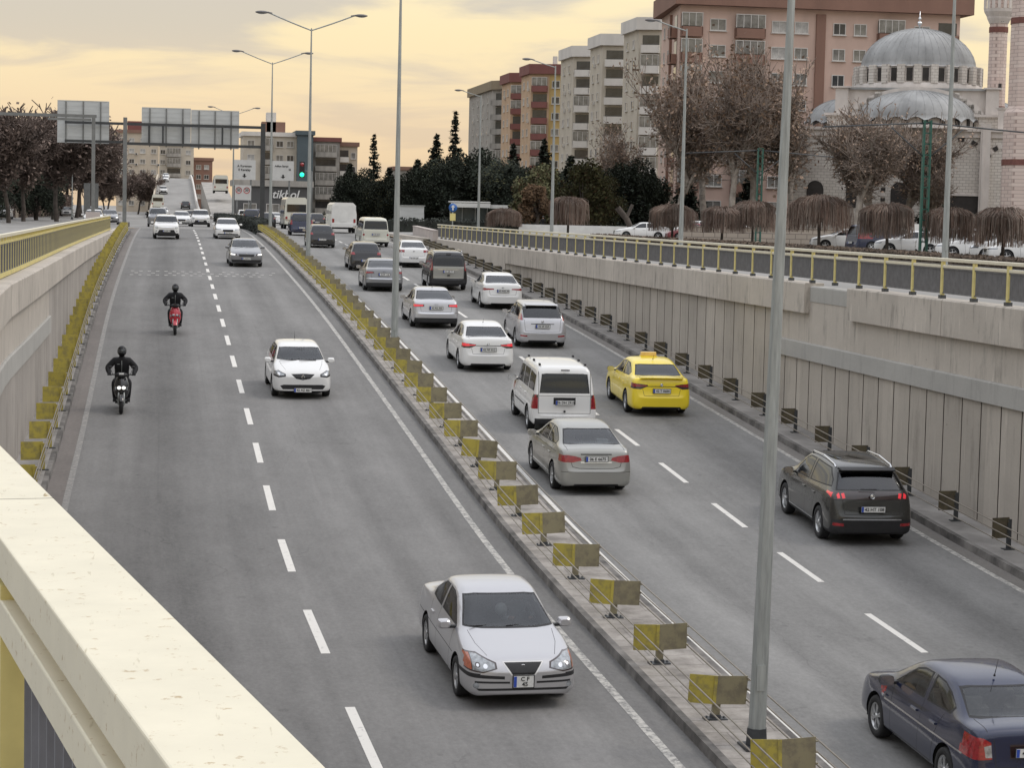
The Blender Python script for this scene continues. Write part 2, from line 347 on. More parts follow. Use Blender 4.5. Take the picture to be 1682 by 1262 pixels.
def asphalt_mat(name, base, lanes, gutter=None, seed=0.0):
    """worn asphalt; UV = (offset across, distance along) in metres"""
    m, N, L, b = new_mat(name); b.inputs['Roughness'].default_value = 0.82; b.inputs['Specular IOR Level'].default_value = 0.35
    uv = N.new('ShaderNodeTexCoord'); sp = N.new('ShaderNodeSeparateXYZ'); L.new(uv.outputs['UV'], sp.inputs[0])
    def noise_(sx, sy, det=5, rough=0.6, off=0.0):
        mp = N.new('ShaderNodeMapping'); mp.inputs['Scale'].default_value = (sx, sy, 1); mp.inputs['Location'].default_value = (off + seed, off, 0)
        L.new(uv.outputs['UV'], mp.inputs[0]); n = nnode(N, L, 'TexNoise', Scale=1.0, Detail=float(det), Roughness=rough); L.new(mp.outputs[0], n.inputs['Vector']); return n.outputs['Fac']
    def mth(op, a, c=None):
        q = N.new('ShaderNodeMath'); q.operation = op
        if isinstance(a, (int, float)): q.inputs[0].default_value = a
        else: L.new(a, q.inputs[0])
        if c is not None:
            if isinstance(c, (int, float)): q.inputs[1].default_value = c
            else: L.new(c, q.inputs[1])
        return q.outputs[0]
    v = mth('MULTIPLY', mth('SUBTRACT', noise_(1.3, 0.035, 6, 0.6), 0.5), 0.75)         # long streaks
    v = mth('ADD', v, mth('MULTIPLY', mth('SUBTRACT', noise_(0.30, 0.12, 6, 0.65, 9.1), 0.5), 0.75))   # broad stains
    v = mth('ADD', v, mth('MULTIPLY', mth('SUBTRACT', noise_(12, 7, 5, 0.85, 3.3), 0.5), 0.85))       # aggregate
    v = mth('ADD', v, mth('MULTIPLY', mth('SUBTRACT', noise_(2.6, 0.9, 6, 0.8, 5.7), 0.5), 0.50))    # cross bands
    for c0, w, a in lanes:                                                                            # wheel paths / oil line
        d = mth('DIVIDE', mth('SUBTRACT', sp.outputs['X'], c0), w); g = mth('POWER', 2.718, mth('MULTIPLY', mth('MULTIPLY', d, d), -1.0))
        v = mth('ADD', v, mth('MULTIPLY', g, a))
    # transverse joints and oblong repair patches
    jt = nnode(N, L, 'TexBrick', Scale=1.0); jt.offset = 0.37; jt.inputs['Brick Width'].default_value = 3.6; jt.inputs['Row Height'].default_value = 13.0; jt.inputs['Mortar Size'].default_value = 0.02
    jt.inputs['Color1'].default_value = (0.46, 0.46, 0.46, 1); jt.inputs['Color2'].default_value = (0.54, 0.54, 0.54, 1); jt.inputs['Mortar'].default_value = (0.48, 0.48, 0.48, 1)
    mj = N.new('ShaderNodeMapping'); mj.inputs['Location'].default_value = (1.1 + seed, 4.0, 0); L.new(uv.outputs['UV'], mj.inputs[0]); L.new(mj.outputs[0], jt.inputs['Vector'])
    v = mth('ADD', v, mth('MULTIPLY', mth('SUBTRACT', jt.outputs['Fac'], 0.0), -0.02)); v = mth('ADD', v, mth('MULTIPLY', mth('SUBTRACT', jt.outputs['Color'], 0.5), 0.6))
    sp_ = nnode(N, L, 'TexVoronoi', Scale=0.9); L.new(uv.outputs['UV'], sp_.inputs['Vector']); v = mth('SUBTRACT', v, mth('MULTIPLY', mth('LESS_THAN', sp_.outputs['Distance'], 0.07), 0.16))
    crk = nnode(N, L, 'TexVoronoi', Scale=0.33, feature='DISTANCE_TO_EDGE')
    mpv = N.new('ShaderNodeMapping'); mpv.inputs['Scale'].default_value = (1.0, 0.45, 1); L.new(uv.outputs['UV'], mpv.inputs[0])
    wob = nnode(N, L, 'TexNoise', Scale=2.5, Detail=5.0); L.new(uv.outputs['UV'], wob.inputs['Vector'])
    mxv = N.new('ShaderNodeMix'); mxv.data_type = 'RGBA'; mxv.inputs[0].default_value = 0.22; L.new(mpv.outputs[0], mxv.inputs[6]); L.new(wob.outputs['Color'], mxv.inputs[7])
    L.new(mxv.outputs[2], crk.inputs['Vector'])
    ck = mth('LESS_THAN', crk.outputs['Distance'], 0.0025); msk = mth('GREATER_THAN', noise_(0.12, 0.10, 2, 0.5, 20.0), 0.56)
    v = mth('ADD', v, mth('MULTIPLY', mth('MULTIPLY', ck, msk), -0.13))
    tot = mth('MAXIMUM', mth('ADD', v, 1.0), 0.3)
    mul = N.new('ShaderNodeMix'); mul.data_type = 'RGBA'; mul.blend_type = 'MULTIPLY'; mul.inputs[0].default_value = 1.0
    mul.inputs[6].default_value = (*base, 1)
    cb = N.new('ShaderNodeCombineColor'); 
    for i in range(3): L.new(tot, cb.inputs[i])
    L.new(cb.outputs[0], mul.inputs[7]); res = mul.outputs[2]
    if gutter:
        thr = mth('GREATER_THAN', mth('ADD', mth('MULTIPLY', sp.outputs['X'], gutter[1]), mth('MULTIPLY', mth('SUBTRACT', noise_(1.5, 1.2, 5, 0.7, 2.0), 0.5), 0.12)), gutter[0] * gutter[1])
        gm = N.new('ShaderNodeMix'); gm.data_type = 'RGBA'; gm.blend_type = 'MULTIPLY'; L.new(thr, gm.inputs[0]); L.new(res, gm.inputs[6]); gm.inputs[7].default_value = (*gutter[2], 1); res = gm.outputs[2]
    L.new(res, b.inputs['Base Color'])
    bp = nnode(N, L, 'Bump', Strength=0.25, Distance=0.01); L.new(noise_(60, 60, 3, 0.6, 1.0), bp.inputs['Height']); L.new(bp.outputs[0], b.inputs['Normal'])
    return m
MT['asphalt_l'] = asphalt_mat('worn_asphalt_left', (0.178, 0.174, 0.169), [(-2.2, 1.3, -0.24), (-2.2, 0.35, -0.08), (-3.15, 0.3, 0.07), (-1.25, 0.3, 0.09), (0.95, 0.3, 0.07), (2.1, 0.5, -0.08), (3.0, 0.3, 0.08), (3.9, 0.4, -0.05)], gutter=(-4.45, -1, (0.98, 0.90, 0.86)))
MT['asphalt_r'] = asphalt_mat('worn_asphalt_right', (0.205, 0.202, 0.196), [(8.1, 0.5, -0.10), (11.8, 1.2, -0.14), (11.8, 0.4, -0.08), (7.1, 0.4, 0.10), (9.1, 0.3, 0.07), (10.9, 0.3, 0.05), (12.8, 0.3, 0.08)], gutter=(13.65, 1, (0.94, 0.89, 0.85)), seed=31.0)
MT['asphalt_far'] = mat('street_asphalt', (0.27, 0.262, 0.25), 0.85, 0, 0.12, 0.25, stretch=(1, 0.3, 1))
MT['earth'] = mat('bare_earth', (0.10, 0.085, 0.065), 0.95, 0, 0.3, 0.6)
def line_mat(name, col, wear):
    m, N, L, b = new_mat(name); b.inputs['Roughness'].default_value = 0.7
    tc = N.new('ShaderNodeTexCoord')
    n = nnode(N, L, 'TexNoise', Scale=9.0, Detail=8.0, Roughness=0.75); L.new(tc.outputs['Object'], n.inputs['Vector'])
    rp_ = N.new('ShaderNodeValToRGB'); rp_.color_ramp.elements[0].position = wear - 0.06; rp_.color_ramp.elements[1].position = wear + 0.10
    rp_.color_ramp.elements[0].color = (0.19, 0.186, 0.18, 1); rp_.color_ramp.elements[1].color = (*col, 1)
    L.new(n.outputs['Fac'], rp_.inputs[0]); L.new(rp_.outputs[0], b.inputs['Base Color'])
    return m
MT['mark'] = line_mat('road_marking_white', (0.68, 0.66, 0.62), 0.34)
MT['mark_worn'] = line_mat('road_marking_worn', (0.52, 0.50, 0.46), 0.47)
MT['mark_faint'] = line_mat('road_marking_faint', (0.33, 0.31, 0.285), 0.52)
def concrete_mat(name, col, panel=None, streak=0.5, coords='UV', blocks=None):
    """UV = (metres along, metres up)"""
    m, N, L, b = new_mat(name); b.inputs['Roughness'].default_value = 0.9
    tc = N.new('ShaderNodeTexCoord'); sp = N.new('ShaderNodeSeparateXYZ'); L.new(tc.outputs[coords], sp.inputs[0])
    def noise_(s, det=5, rough=0.6, loc=(0, 0, 0)):
        mp = N.new('ShaderNodeMapping'); mp.inputs['Scale'].default_value = s; mp.inputs['Location'].default_value = loc
        L.new(tc.outputs[coords], mp.inputs[0]); n = nnode(N, L, 'TexNoise', Scale=1.0, Detail=float(det), Roughness=rough); L.new(mp.outputs[0], n.inputs['Vector']); return n.outputs['Fac']
    def mth(op, a, c):
        q = N.new('ShaderNodeMath'); q.operation = op
        for i, x in ((0, a), (1, c)):
            if isinstance(x, (int, float)): q.inputs[i].default_value = x
            else: L.new(x, q.inputs[i])
        return q.outputs[0]
    st = noise_((3.6, 0.45, 0.45), 7, 0.75)                 # run-off streaks
    rr = N.new('ShaderNodeValToRGB'); rr.color_ramp.elements[0].position = 0.52; rr.color_ramp.elements[1].position = 0.72; L.new(st, rr.inputs[0])
    v = mth('SUBTRACT', 1.0, mth('MULTIPLY', rr.outputs[0], streak * 0.45))
    st2 = noise_((9.0, 0.5, 0.5), 4, 0.6, (3, 7, 1)); r2 = N.new('ShaderNodeValToRGB'); r2.color_ramp.elements[0].position = 0.60; r2.color_ramp.elements[1].position = 0.75; L.new(st2, r2.inputs[0])
    v = mth('ADD', v, mth('MULTIPLY', r2.outputs[0], streak * 0.35))
    v = mth('ADD', v, mth('MULTIPLY', mth('SUBTRACT', noise_((0.5, 0.6, 0.6), 5, 0.6, (5, 5, 5)), 0.5), 0.45))
    v = mth('ADD', v, mth('MULTIPLY', mth('SUBTRACT', noise_((14, 14, 14), 3, 0.7, (1, 2, 3)), 0.5), 0.16))
    pit = nnode(N, L, 'TexVoronoi', Scale=1.3); L.new(tc.outputs[coords], pit.inputs['Vector'])
    v = mth('SUBTRACT', v, mth('MULTIPLY', mth('LESS_THAN', pit.outputs['Distance'], 0.035), 0.30))
    if panel:
        fl = N.new('ShaderNodeMath'); fl.operation = 'FLOOR'; L.new(mth('DIVIDE', sp.outputs['X'], panel), fl.inputs[0])
        wn = N.new('ShaderNodeTexWhiteNoise'); wn.noise_dimensions = '1D'; L.new(fl.outputs[0], wn.inputs['W'])
        v = mth('ADD', v, mth('MULTIPLY', mth('SUBTRACT', wn.outputs['Value'], 0.5), 0.20))
    mul = N.new('ShaderNodeMix'); mul.data_type = 'RGBA'; mul.blend_type = 'MULTIPLY'; mul.inputs[0].default_value = 1.0; mul.inputs[6].default_value = (*col, 1)
    cb = N.new('ShaderNodeCombineColor')
    for i in range(3): L.new(v, cb.inputs[i])
    L.new(cb.outputs[0], mul.inputs[7]); L.new(mul.outputs[2], b.inputs['Base Color'])
    bp = nnode(N, L, 'Bump', Strength=0.3, Distance=0.02); L.new(noise_((8, 3, 3), 5, 0.7), bp.inputs['Height']); L.new(bp.outputs[0], b.inputs['Normal'])
    return m
MT['wall_panel'] = concrete_mat('wall_panel_concrete', (0.43, 0.39, 0.34), 0.82, 0.75)
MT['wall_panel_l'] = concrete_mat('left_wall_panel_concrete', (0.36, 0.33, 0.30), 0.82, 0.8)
MT['wall_plain'] = concrete_mat('wall_cast_concrete', (0.50, 0.455, 0.40), None, 1.0)
MT['wall_beam'] = concrete_mat('wall_beam_concrete', (0.40, 0.39, 0.365), None, 0.5)
MT['coping'] = concrete_mat('coping_concrete', (0.50, 0.455, 0.40), 1.35, 1.5)
MT['kerb'] = mat('kerb_concrete', (0.17, 0.16, 0.15), 0.95, 0, 0.45, 1.6, bump=0.2)  # base colour taken dark for grime and for shade on the kerb faces
MT['paving'] = mat('median_paving', (0.30, 0.285, 0.27), 0.9, 0, 0.25, 1.0, bump=0.2)

def strip(name, mat_, o0, o1, y0, y1, dz, st=1.5, n=2, kind='structure'):
    mb = MB(); ys = ysteps(y0, y1, st); rows = []; uvs = []
    for y in ys:
        r = []; u = []
        for k in range(n + 1):
            o = o0 + (o1 - o0) * k / n; r.append(rp(y, o, dz)); u.append((o, y * KY))
        rows.append(r); uvs.append(u)
    mb.grid(rows, 0, uvs, smooth=True)
    ob = mb.build(name, mat_); return tag(ob, kind=kind)
strip('road', MT['asphalt_l'], -4.86, 4.62, 6, 132, 0.0, n=4)
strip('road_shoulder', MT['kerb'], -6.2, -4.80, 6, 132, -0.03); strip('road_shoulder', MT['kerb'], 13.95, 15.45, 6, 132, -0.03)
strip('road', MT['asphalt_r'], 6.02, 14.02, 6, 132, 0.0, n=4)
# ground to the horizon, with the cut for the sunken road left open
def ground():
    mb = MB()
    near = [(-40, 9), (-10, 2.2), (0.0, 0.62), (2, 0.135), (5, -0.60), (9, -1.32), (16, -2.22), (24, -2.97)]
    ys = ysteps(33, 131, 4)
    L_in = [(x - 0.10, y * KY) for y, x in near] + [rp(y, -6.1)[:2] for y in ys] 
    rows = [[(-1500, p[1], 0), (-60, p[1], 0), (-20, p[1], 0), (p[0], p[1], 0)] for p in L_in]
    mb.grid(rows, 0)
    R_in = [(xr(14) + 15.5 + 1, -60), (xr(14) + 15.5, 7)] + [rp(y, 15.35)[:2] for y in ysteps(14, 131, 4)]
    mb.grid([[(p[0], p[1], 0), (60, p[1], 0), (1500, p[1], 0)] for p in R_in], 0)
    yl = L_in[-1][1]; yrr = R_in[-1][1]
    mb.face([(-1500, yl, 0), (L_in[-1][0], yl, 0), (R_in[-1][0], yrr, 0), (1500, yrr, 0), (1500, 4000, 0), (-1500, 4000, 0)], 0)
    mb.face([(L_in[-1][0], yl, 0), (xr(132) - 4.86, 132.1 * KY, -0.002), (xr(132) + 14.2, 132.1 * KY, -0.002), (R_in[-1][0], yrr, 0)], 0)
    o = mb.build('ground', MT['asphalt_far']); tag(o, kind='structure')
ground()
mb = MB(); mb.face([(-400, 168, 0.02), (-19, 168, 0.02), (-13, 470, 0.02), (-400, 470, 0.02)]); tag(mb.build('verge', MT['earth']), kind='structure')
mb = MB(); mb.face([(26, 188, 0.02), (600, 188, 0.02), (600, 600, 0.02), (22, 600, 0.02)]); tag(mb.build('verge', MT['earth']), kind='structure')
mb = MB(); mb.face([(38, 57, 0.02), (41, 57, 0.02), (36, 178, 0.02), (33, 178, 0.02)]); tag(mb.build('verge', MT['earth']), kind='structure')
# markings
def markings():
    mb = MB()
    def bar(o0, o1, y0, y1, m=0, st=2.0):
        rows = []; 
        for y in ysteps(y0, y1, min(st, y1 - y0)): rows.append([rp(y, o0, 0.004), rp(y, o1, 0.004)])
        mb.grid(rows, m)
    y = 21.16 - 4.25 * 3
    while y < 131: bar(-0.075, 0.075, y - 1.05, y + 1.05); y += 4.25
    y = 32.5 - 3.8 * 7
    while y < 131: bar(9.865, 9.995, y - 0.98, y + 0.98); y += 3.8
    bar(-4.45, -4.31, 6, 131, 2); bar(4.03, 4.17, 6, 131, 1); bar(13.51, 13.65, 6, 131, 1); bar(6.10, 6.26, 6, 131, 0)
    # rows of raised-look square dots across the carriageway
    for r_, yy in enumerate((77.4, 78.5, 79.6)):
        k = 0
        while True:
            o = -3.9 + k * 0.42 + (r_ % 2) * 0.2
            if o > 3.8: break
            if random.random() < (0.85 if o < 2.0 else 0.45): bar(o, o + 0.17, yy, yy + 0.30, 1)
            k += 1
    o = mb.build('lane_markings', [MT['mark'], MT['mark_worn'], MT['mark_faint']]); tag(o, kind='structure')
markings()
# footways and the median: a kerb with a real step, paving on top
def raised(name, o0, o1, y0, y1, h=0.15, faces=(True, True), m=None):
    mb = MB(); ys = ysteps(y0, y1, 1.5); k = 0.13
    cols = []
    if faces[0]: cols += [(o0, -0.05), (o0 + 0.015, h)]
    else: cols += [(o0, h)]
    if faces[0]: cols += [(o0 + k, h + 0.002)]
    if faces[1]: cols += [(o1 - k, h + 0.002), (o1 - 0.015, h), (o1, -0.05)]
    else: cols += [(o1, h)]
    rows = [[rp(y, o, dz) for o, dz in cols] for y in ys]
    nc = len(cols) - 1
    def mi(i, j):
        a = cols[j]; c = cols[j + 1]
        return 1 if (abs(c[0] - a[0]) > 0.2) else 0
    mb.grid(rows, 0, [[(o, y * KY) for o, dz in cols] for y in ys], mats=mi)
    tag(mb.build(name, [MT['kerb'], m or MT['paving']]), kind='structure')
def paving_mat():
    m, N, L, b = new_mat('paving_slabs'); b.inputs['Roughness'].default_value = 0.9
    tc = N.new('ShaderNodeTexCoord'); br = nnode(N, L, 'TexBrick', Scale=1.0); br.offset = 0.5
    br.inputs['Color1'].default_value = (0.38, 0.36, 0.34, 1); br.inputs['Color2'].default_value = (0.34, 0.32, 0.30, 1); br.inputs['Mortar'].default_value = (0.24, 0.225, 0.21, 1)
    br.inputs['Mortar Size'].default_value = 0.012; br.inputs['Brick Width'].default_value = 1.45; br.inputs['Row Height'].default_value = 0.6
    L.new(tc.outputs['UV'], br.inputs['Vector'])
    n = nnode(N, L, 'TexNoise', Scale=1.6, Detail=7.0, Roughness=0.7); L.new(tc.outputs['UV'], n.inputs['Vector'])
    r = N.new('ShaderNodeValToRGB'); r.color_ramp.elements[0].position = 0.35; r.color_ramp.elements[1].position = 0.65; r.color_ramp.elements[0].color = (0.55, 0.53, 0.51, 1); r.color_ramp.elements[1].color = (1.15, 1.13, 1.10, 1); L.new(n.outputs['Fac'], r.inputs[0])
    mx = N.new('ShaderNodeMix'); mx.data_type = 'RGBA'; mx.blend_type = 'MULTIPLY'; mx.inputs[0].default_value = 1.0; L.new(br.outputs['Color'], mx.inputs[6]); L.new(r.outputs[0], mx.inputs[7]); L.new(mx.outputs[2], b.inputs['Base Color'])
    return m
MT['slabs'] = paving_mat()
raised('median_pavement', 4.60, 6.04, 6, 119, m=MT['slabs'])
raised('pavement', -5.75, -4.84, 6, 118, faces=(False, True))
raised('pavement', 13.98, 15.10, 6, 112, faces=(True, False))
MT['joint'] = mat('dark_joint', (0.09, 0.078, 0.065), 0.95, 0, 0.4, 1.5)  # darker colour for the recessed groove faces between wall panels
# ---------------------------------------------------------------- retaining walls
RAILX = [(-40.0, 9.0), (-12.0, 2.9), (0.3, 0.53), (2.0, 0.135), (3.39, -0.205), (4.765, -0.54), (9, -1.42), (16, -2.30), (24, -2.95), (33, -3.28)]   # (y, x) of the rail near the viewpoint
def left_rail_xy(y):
    if y >= 33: p = rp(y, -6.0); return (p[0], p[1])
    for (y0, x0), (y1, x1) in zip(RAILX[:-1], RAILX[1:]):
        if y <= y1:
            t = (y - y0) / (y1 - y0); return (x0 + (x1 - x0) * t, y * KY)
def left_wall_pt(y, d, z):
    """d metres proud of the wall face toward the road"""
    if y >= 33: p = rp(y, -5.7 + d); return (p[0], p[1], z)
    x, yy = left_rail_xy(y); t = max(0.0, min(1.0, (y - 5) / 28.0)); return (x + 0.12 + 0.18 * t + d, yy, z)
def right_wall_pt(y, d, z): p = rp(y, 15.05 - d); return (p[0], p[1], z)
def wall_part(name, mat_, fn, y0, y1, zb, zt, d, root, st=1.6, panel=None, back=0.3, closed=True):
    """a slab that follows the wall: zb / zt are numbers or functions of y"""
    zbf = zb if callable(zb) else (lambda y: zb); ztf = zt if callable(zt) else (lambda y: zt)
    mb = MB()
    if panel:
        y = y0; rows = []; uvs = []
        while y < y1 - 0.05:
            e = min(y + panel, y1)
            for q, dd in ((y + 0.001, d - 0.07), (y + 0.020, d - 0.006), (y + 0.04, d), (e - 0.04, d), (e - 0.020, d - 0.006), (e - 0.001, d - 0.07)):
                rows.append([fn(q, dd, zbf(q)), fn(q, dd, ztf(q))]); uvs.append([(q, 0), (q, ztf(q) - zbf(q))])
            y = e
        mb.grid(rows, 0, uvs, mats=lambda i, j: 0 if i % 6 in (1, 2, 3) else 1)
    else:
        ys = ysteps(y0, y1, st)
        cols = lambda y: [fn(y, d - back, zbf(y)), fn(y, d, zbf(y)), fn(y, d, ztf(y) - 0.03), fn(y, d - 0.03, ztf(y)), fn(y, d - back, ztf(y))]
        mb.grid([cols(y) for y in ys], 0, [[(y, zbf(y)), (y, zbf(y)), (y, ztf(y)), (y, ztf(y) + 0.03), (y, ztf(y) + back)] for y in ys])
        for y in (ys[0], ys[-1]): mb.face(cols(y), 0, [(0, 0), (back, 0), (back, 1), (back, 1), (0, 1)])
    return mb.build(name, [mat_, MT['joint']], root)
rootR = empty('retaining_wall', rp(60, 15.2), label='long concrete retaining wall of upright panels under the railing beside the taxi', cat='wall')
rootR.location = (0, 0, 0)
zf = lambda y: zr(y) - 0.1
wall_part('wall_panels', MT['wall_panel'], right_wall_pt, 6, 42.78, zf, -1.86, 0.0, rootR, panel=0.82)
wall_part('wall_panels', MT['wall_panel'], right_wall_pt, 42.78, 100, zf, lambda y: -0.58, 0.0, rootR, panel=0.82)
wall_part('wall_beam', MT['wall_beam'], right_wall_pt, 6, 42.80, -1.90, -1.43, 0.09, rootR)
wall_part('upper_wall', MT['wall_plain'], right_wall_pt, 6, 42.80, -1.43, 0.10, 0.0, rootR)
def copings(fn, segs, root, zt=0.20, zb=-0.62, d=0.17, L_=5.4):
    for a, b in segs:
        y = a
        while y < b - 0.3:
            e = min(y + L_, b); wall_part('coping', MT['coping'], fn, y + 0.012, e - 0.012, zb, zt, d, root, st=1.35, back=0.55); y = e
copings(right_wall_pt, [(6, 37.9), (40.5, 78)], rootR)
wall_part('coping', MT['wall_beam'], right_wall_pt, 37.92, 40.48, -0.30, 0.12, 0.02, rootR, back=0.4)
wall_part('upper_wall', MT['wall_plain'], right_wall_pt, 78.05, 131.5, lambda y: min(zr(y) + 0.1, -0.05), 0.16, 0.03, rootR, back=0.4)
rootL = empty('retaining_wall', (0, 0, 0), label='concrete retaining wall under the yellow picket railing beside the scooters', cat='wall')
zfl = lambda y: zr(y) - 0.1
wall_part('wall_panels', MT['wall_panel_l'], left_wall_pt, 6, 47.08, zfl, -1.9, 0.0, rootL, panel=0.82)
wall_part('wall_panels', MT['wall_panel_l'], left_wall_pt, 47.08, 112, zfl, lambda y: -0.5, 0.0, rootL, panel=1.64)
wall_part('wall_beam', MT['wall_beam'], left_wall_pt, 6, 47.10, -1.95, -1.45, 0.07, rootL)
wall_part('upper_wall', MT['wall_plain'], left_wall_pt, 6, 47.10, -1.45, 0.1, 0.0, rootL)
copings(left_wall_pt, [(12, 98)], rootL, zt=0.17, zb=-0.55, d=0.15, L_=5.4)
wall_part('coping', MT['coping'], left_wall_pt, -12, 11.95, -0.45, 0.15, 0.05, rootL, back=0.35)
wall_part('upper_wall', MT['wall_plain'], left_wall_pt, 98.05, 131.5, lambda y: min(zr(y) + 0.1, -0.05), 0.12, 0.03, rootL, back=0.4)
# pale low wall carrying on from the railing's far end
mb = MB(); mb.box((0, 0, 0.32), (0.35, 40, 0.75)); mb.box((0, 0, 0.71), (0.42, 40, 0.05))
MT['pale_wall'] = mat('pale_render', (0.52, 0.46, 0.43), 0.85, 0, 0.12, 0.5)
o = mb.build('low_wall', MT['pale_wall'], loc=(20.0, 160, 0)); o.rotation_euler = (0, 0, R(-5)); tag(o, 'low pale pink wall carrying on from the far end of the right-hand railing', 'wall')

# ---------------------------------------------------------------- railings
def bay_meshes(step, pick_w=0.012, gap=0.105, z0=0.30, z1=0.90):
    p = MB(); n = int(step / gap)
    for i in range(n):
        y = 0.06 + (step - 0.12) * (i + 0.5) / n
        p.box((0, y, (z0 + z1) / 2), (0.04, pick_w, z1 - z0))
    p.box((0, step / 2, z0), (0.035, step - 0.08, 0.03)); p.box((0, step / 2, z1), (0.035, step - 0.08, 0.03))
    return p.mesh('picket_panel', MT['picket'])
def railing(label, cat, ys, fn, zbase, ztop, rail_m, post_m, w=0.12, h=0.08, pick=None, foot=True, side=1):
    root = empty('railing', (0, 0, 0), label=label, cat=cat)
    pts = [Vector((*fn(y), 0)) for y in ys]
    H = ztop - zbase
    pm = MB(); pm.box((0, 0, H / 2 - 0.01), (0.07, 0.11, H - 0.06)); post = pm.mesh('post', post_m)
    ft = MB(); ft.box((0, 0, 0.04), (0.13, 0.16, 0.08)); ft.box((0.055, 0.05, 0.085), (0.02, 0.02, 0.02)); foot_me = ft.mesh('post_foot', MT['dark_steel'])
    panels = {}
    for i, (a, b) in enumerate(zip(pts[:-1], pts[1:])):
        d = (b - a); st = d.length; ang = math.atan2(-d.x, d.y)
        k = round(st, 2)
        if k not in panels: panels[k] = bay_meshes(k, z0=0.13, z1=H - 0.24)
        inst('picket_panel', panels[k], root, (a.x, a.y, zbase), (0, 0, ang))
        q = inst('post', post, root, (a.x, a.y, zbase), (0, 0, ang))
        if foot: inst('post_foot', foot_me, q, (0, 0, 0))
    for nm, zz, ww, hh in (('top_rail', ztop - h / 2, w, h), ('lower_rail', ztop - 0.19, w * 0.62, 0.07)):
        mb = MB(); rows = []
        for i, p in enumerate(pts):
            t = (pts[min(i + 1, len(pts) - 1)] - pts[max(i - 1, 0)]).normalized(); nrm = Vector((t.y, -t.x, 0)); b_ = 0.012
            prof = [(-ww / 2, -hh / 2 + b_), (-ww / 2, hh / 2 - b_), (-ww / 2 + b_, hh / 2), (ww / 2 - b_, hh / 2), (ww / 2, hh / 2 - b_), (ww / 2, -hh / 2 + b_), (ww / 2 - b_, -hh / 2), (-ww / 2 + b_, -hh / 2), (-ww / 2, -hh / 2 + b_)]
            rows.append([tuple(p + nrm * a + Vector((0, 0, zz + c))) for a, c in prof])
        mb.grid(rows, 0); mb.face(rows[0][:-1]); mb.face(rows[-1][:-1])
        mb.build(nm, rail_m, root)
    return root
ysR = [15.0]
while ysR[-1] < 98: ysR.append(ysR[-1] + 1.42)
railing('pale yellow railing with grey pickets along the top of the right-hand retaining wall', 'railing', ysR, lambda y: rp(y, 15.12)[:2], 0.20, 1.12, MT['cream_rail'], MT['yellow'], w=0.10)
ysL = [33.0]
while ysL[-1] < 108: ysL.append(ysL[-1] + 0.62)
def left_rail(label):
    root = empty('railing', (0, 0, 0), label=label, cat='railing')
    pts = [Vector((*left_rail_xy(y), 0)) for y in ysL]; zb, zt = 0.17, 1.17
    pm = MB(); pm.box((0, 0, 0.46), (0.05, 0.07, 0.92)); post = pm.mesh('post', MT['yellow'])
    pk = MB()
    for i in range(7): pk.box((0, 0.88 * (i + 1) / 8.0, 0.44), (0.035, 0.012, 0.62))
    pk.box((0, 0.44, 0.75), (0.04, 0.80, 0.03)); pk.box((0, 0.44, 0.13), (0.04, 0.80, 0.03)); panel = pk.mesh('picket_panel', MT['picket'])
    for a, b in zip(pts[:-1], pts[1:]):
        ang = math.atan2(-(b - a).x, (b - a).y)
        inst('post', post, root, (a.x, a.y, zb), (0, 0, ang)); inst('picket_panel', panel, root, (a.x, a.y, zb), (0, 0, ang))
    for nm, zz, ww, hh in (('top_rail', zt - 0.035, 0.13, 0.07), ('lower_rail', zt - 0.19, 0.07, 0.06), ('foot_rail', zb + 0.07, 0.10, 0.10)):
        mb = MB(); rows = []
        for i, p in enumerate(pts):
            t = (pts[min(i + 1, len(pts) - 1)] - pts[max(i - 1, 0)]).normalized(); nrm = Vector((t.y, -t.x, 0))
            rows.append([tuple(p + nrm * a + Vector((0, 0, zz + c))) for a, c in ((-ww / 2, -hh / 2), (-ww / 2, hh / 2), (ww / 2, hh / 2), (ww / 2, -hh / 2), (-ww / 2, -hh / 2))])
        mb.grid(rows, 0); mb.face(rows[0][:-1]); mb.face(rows[-1][:-1]); mb.build(nm, MT['yellow'] if nm != 'top_rail' else MT['cream_rail'], root)
left_rail('yellow picket railing on top of the left retaining wall above the yellow baffles')
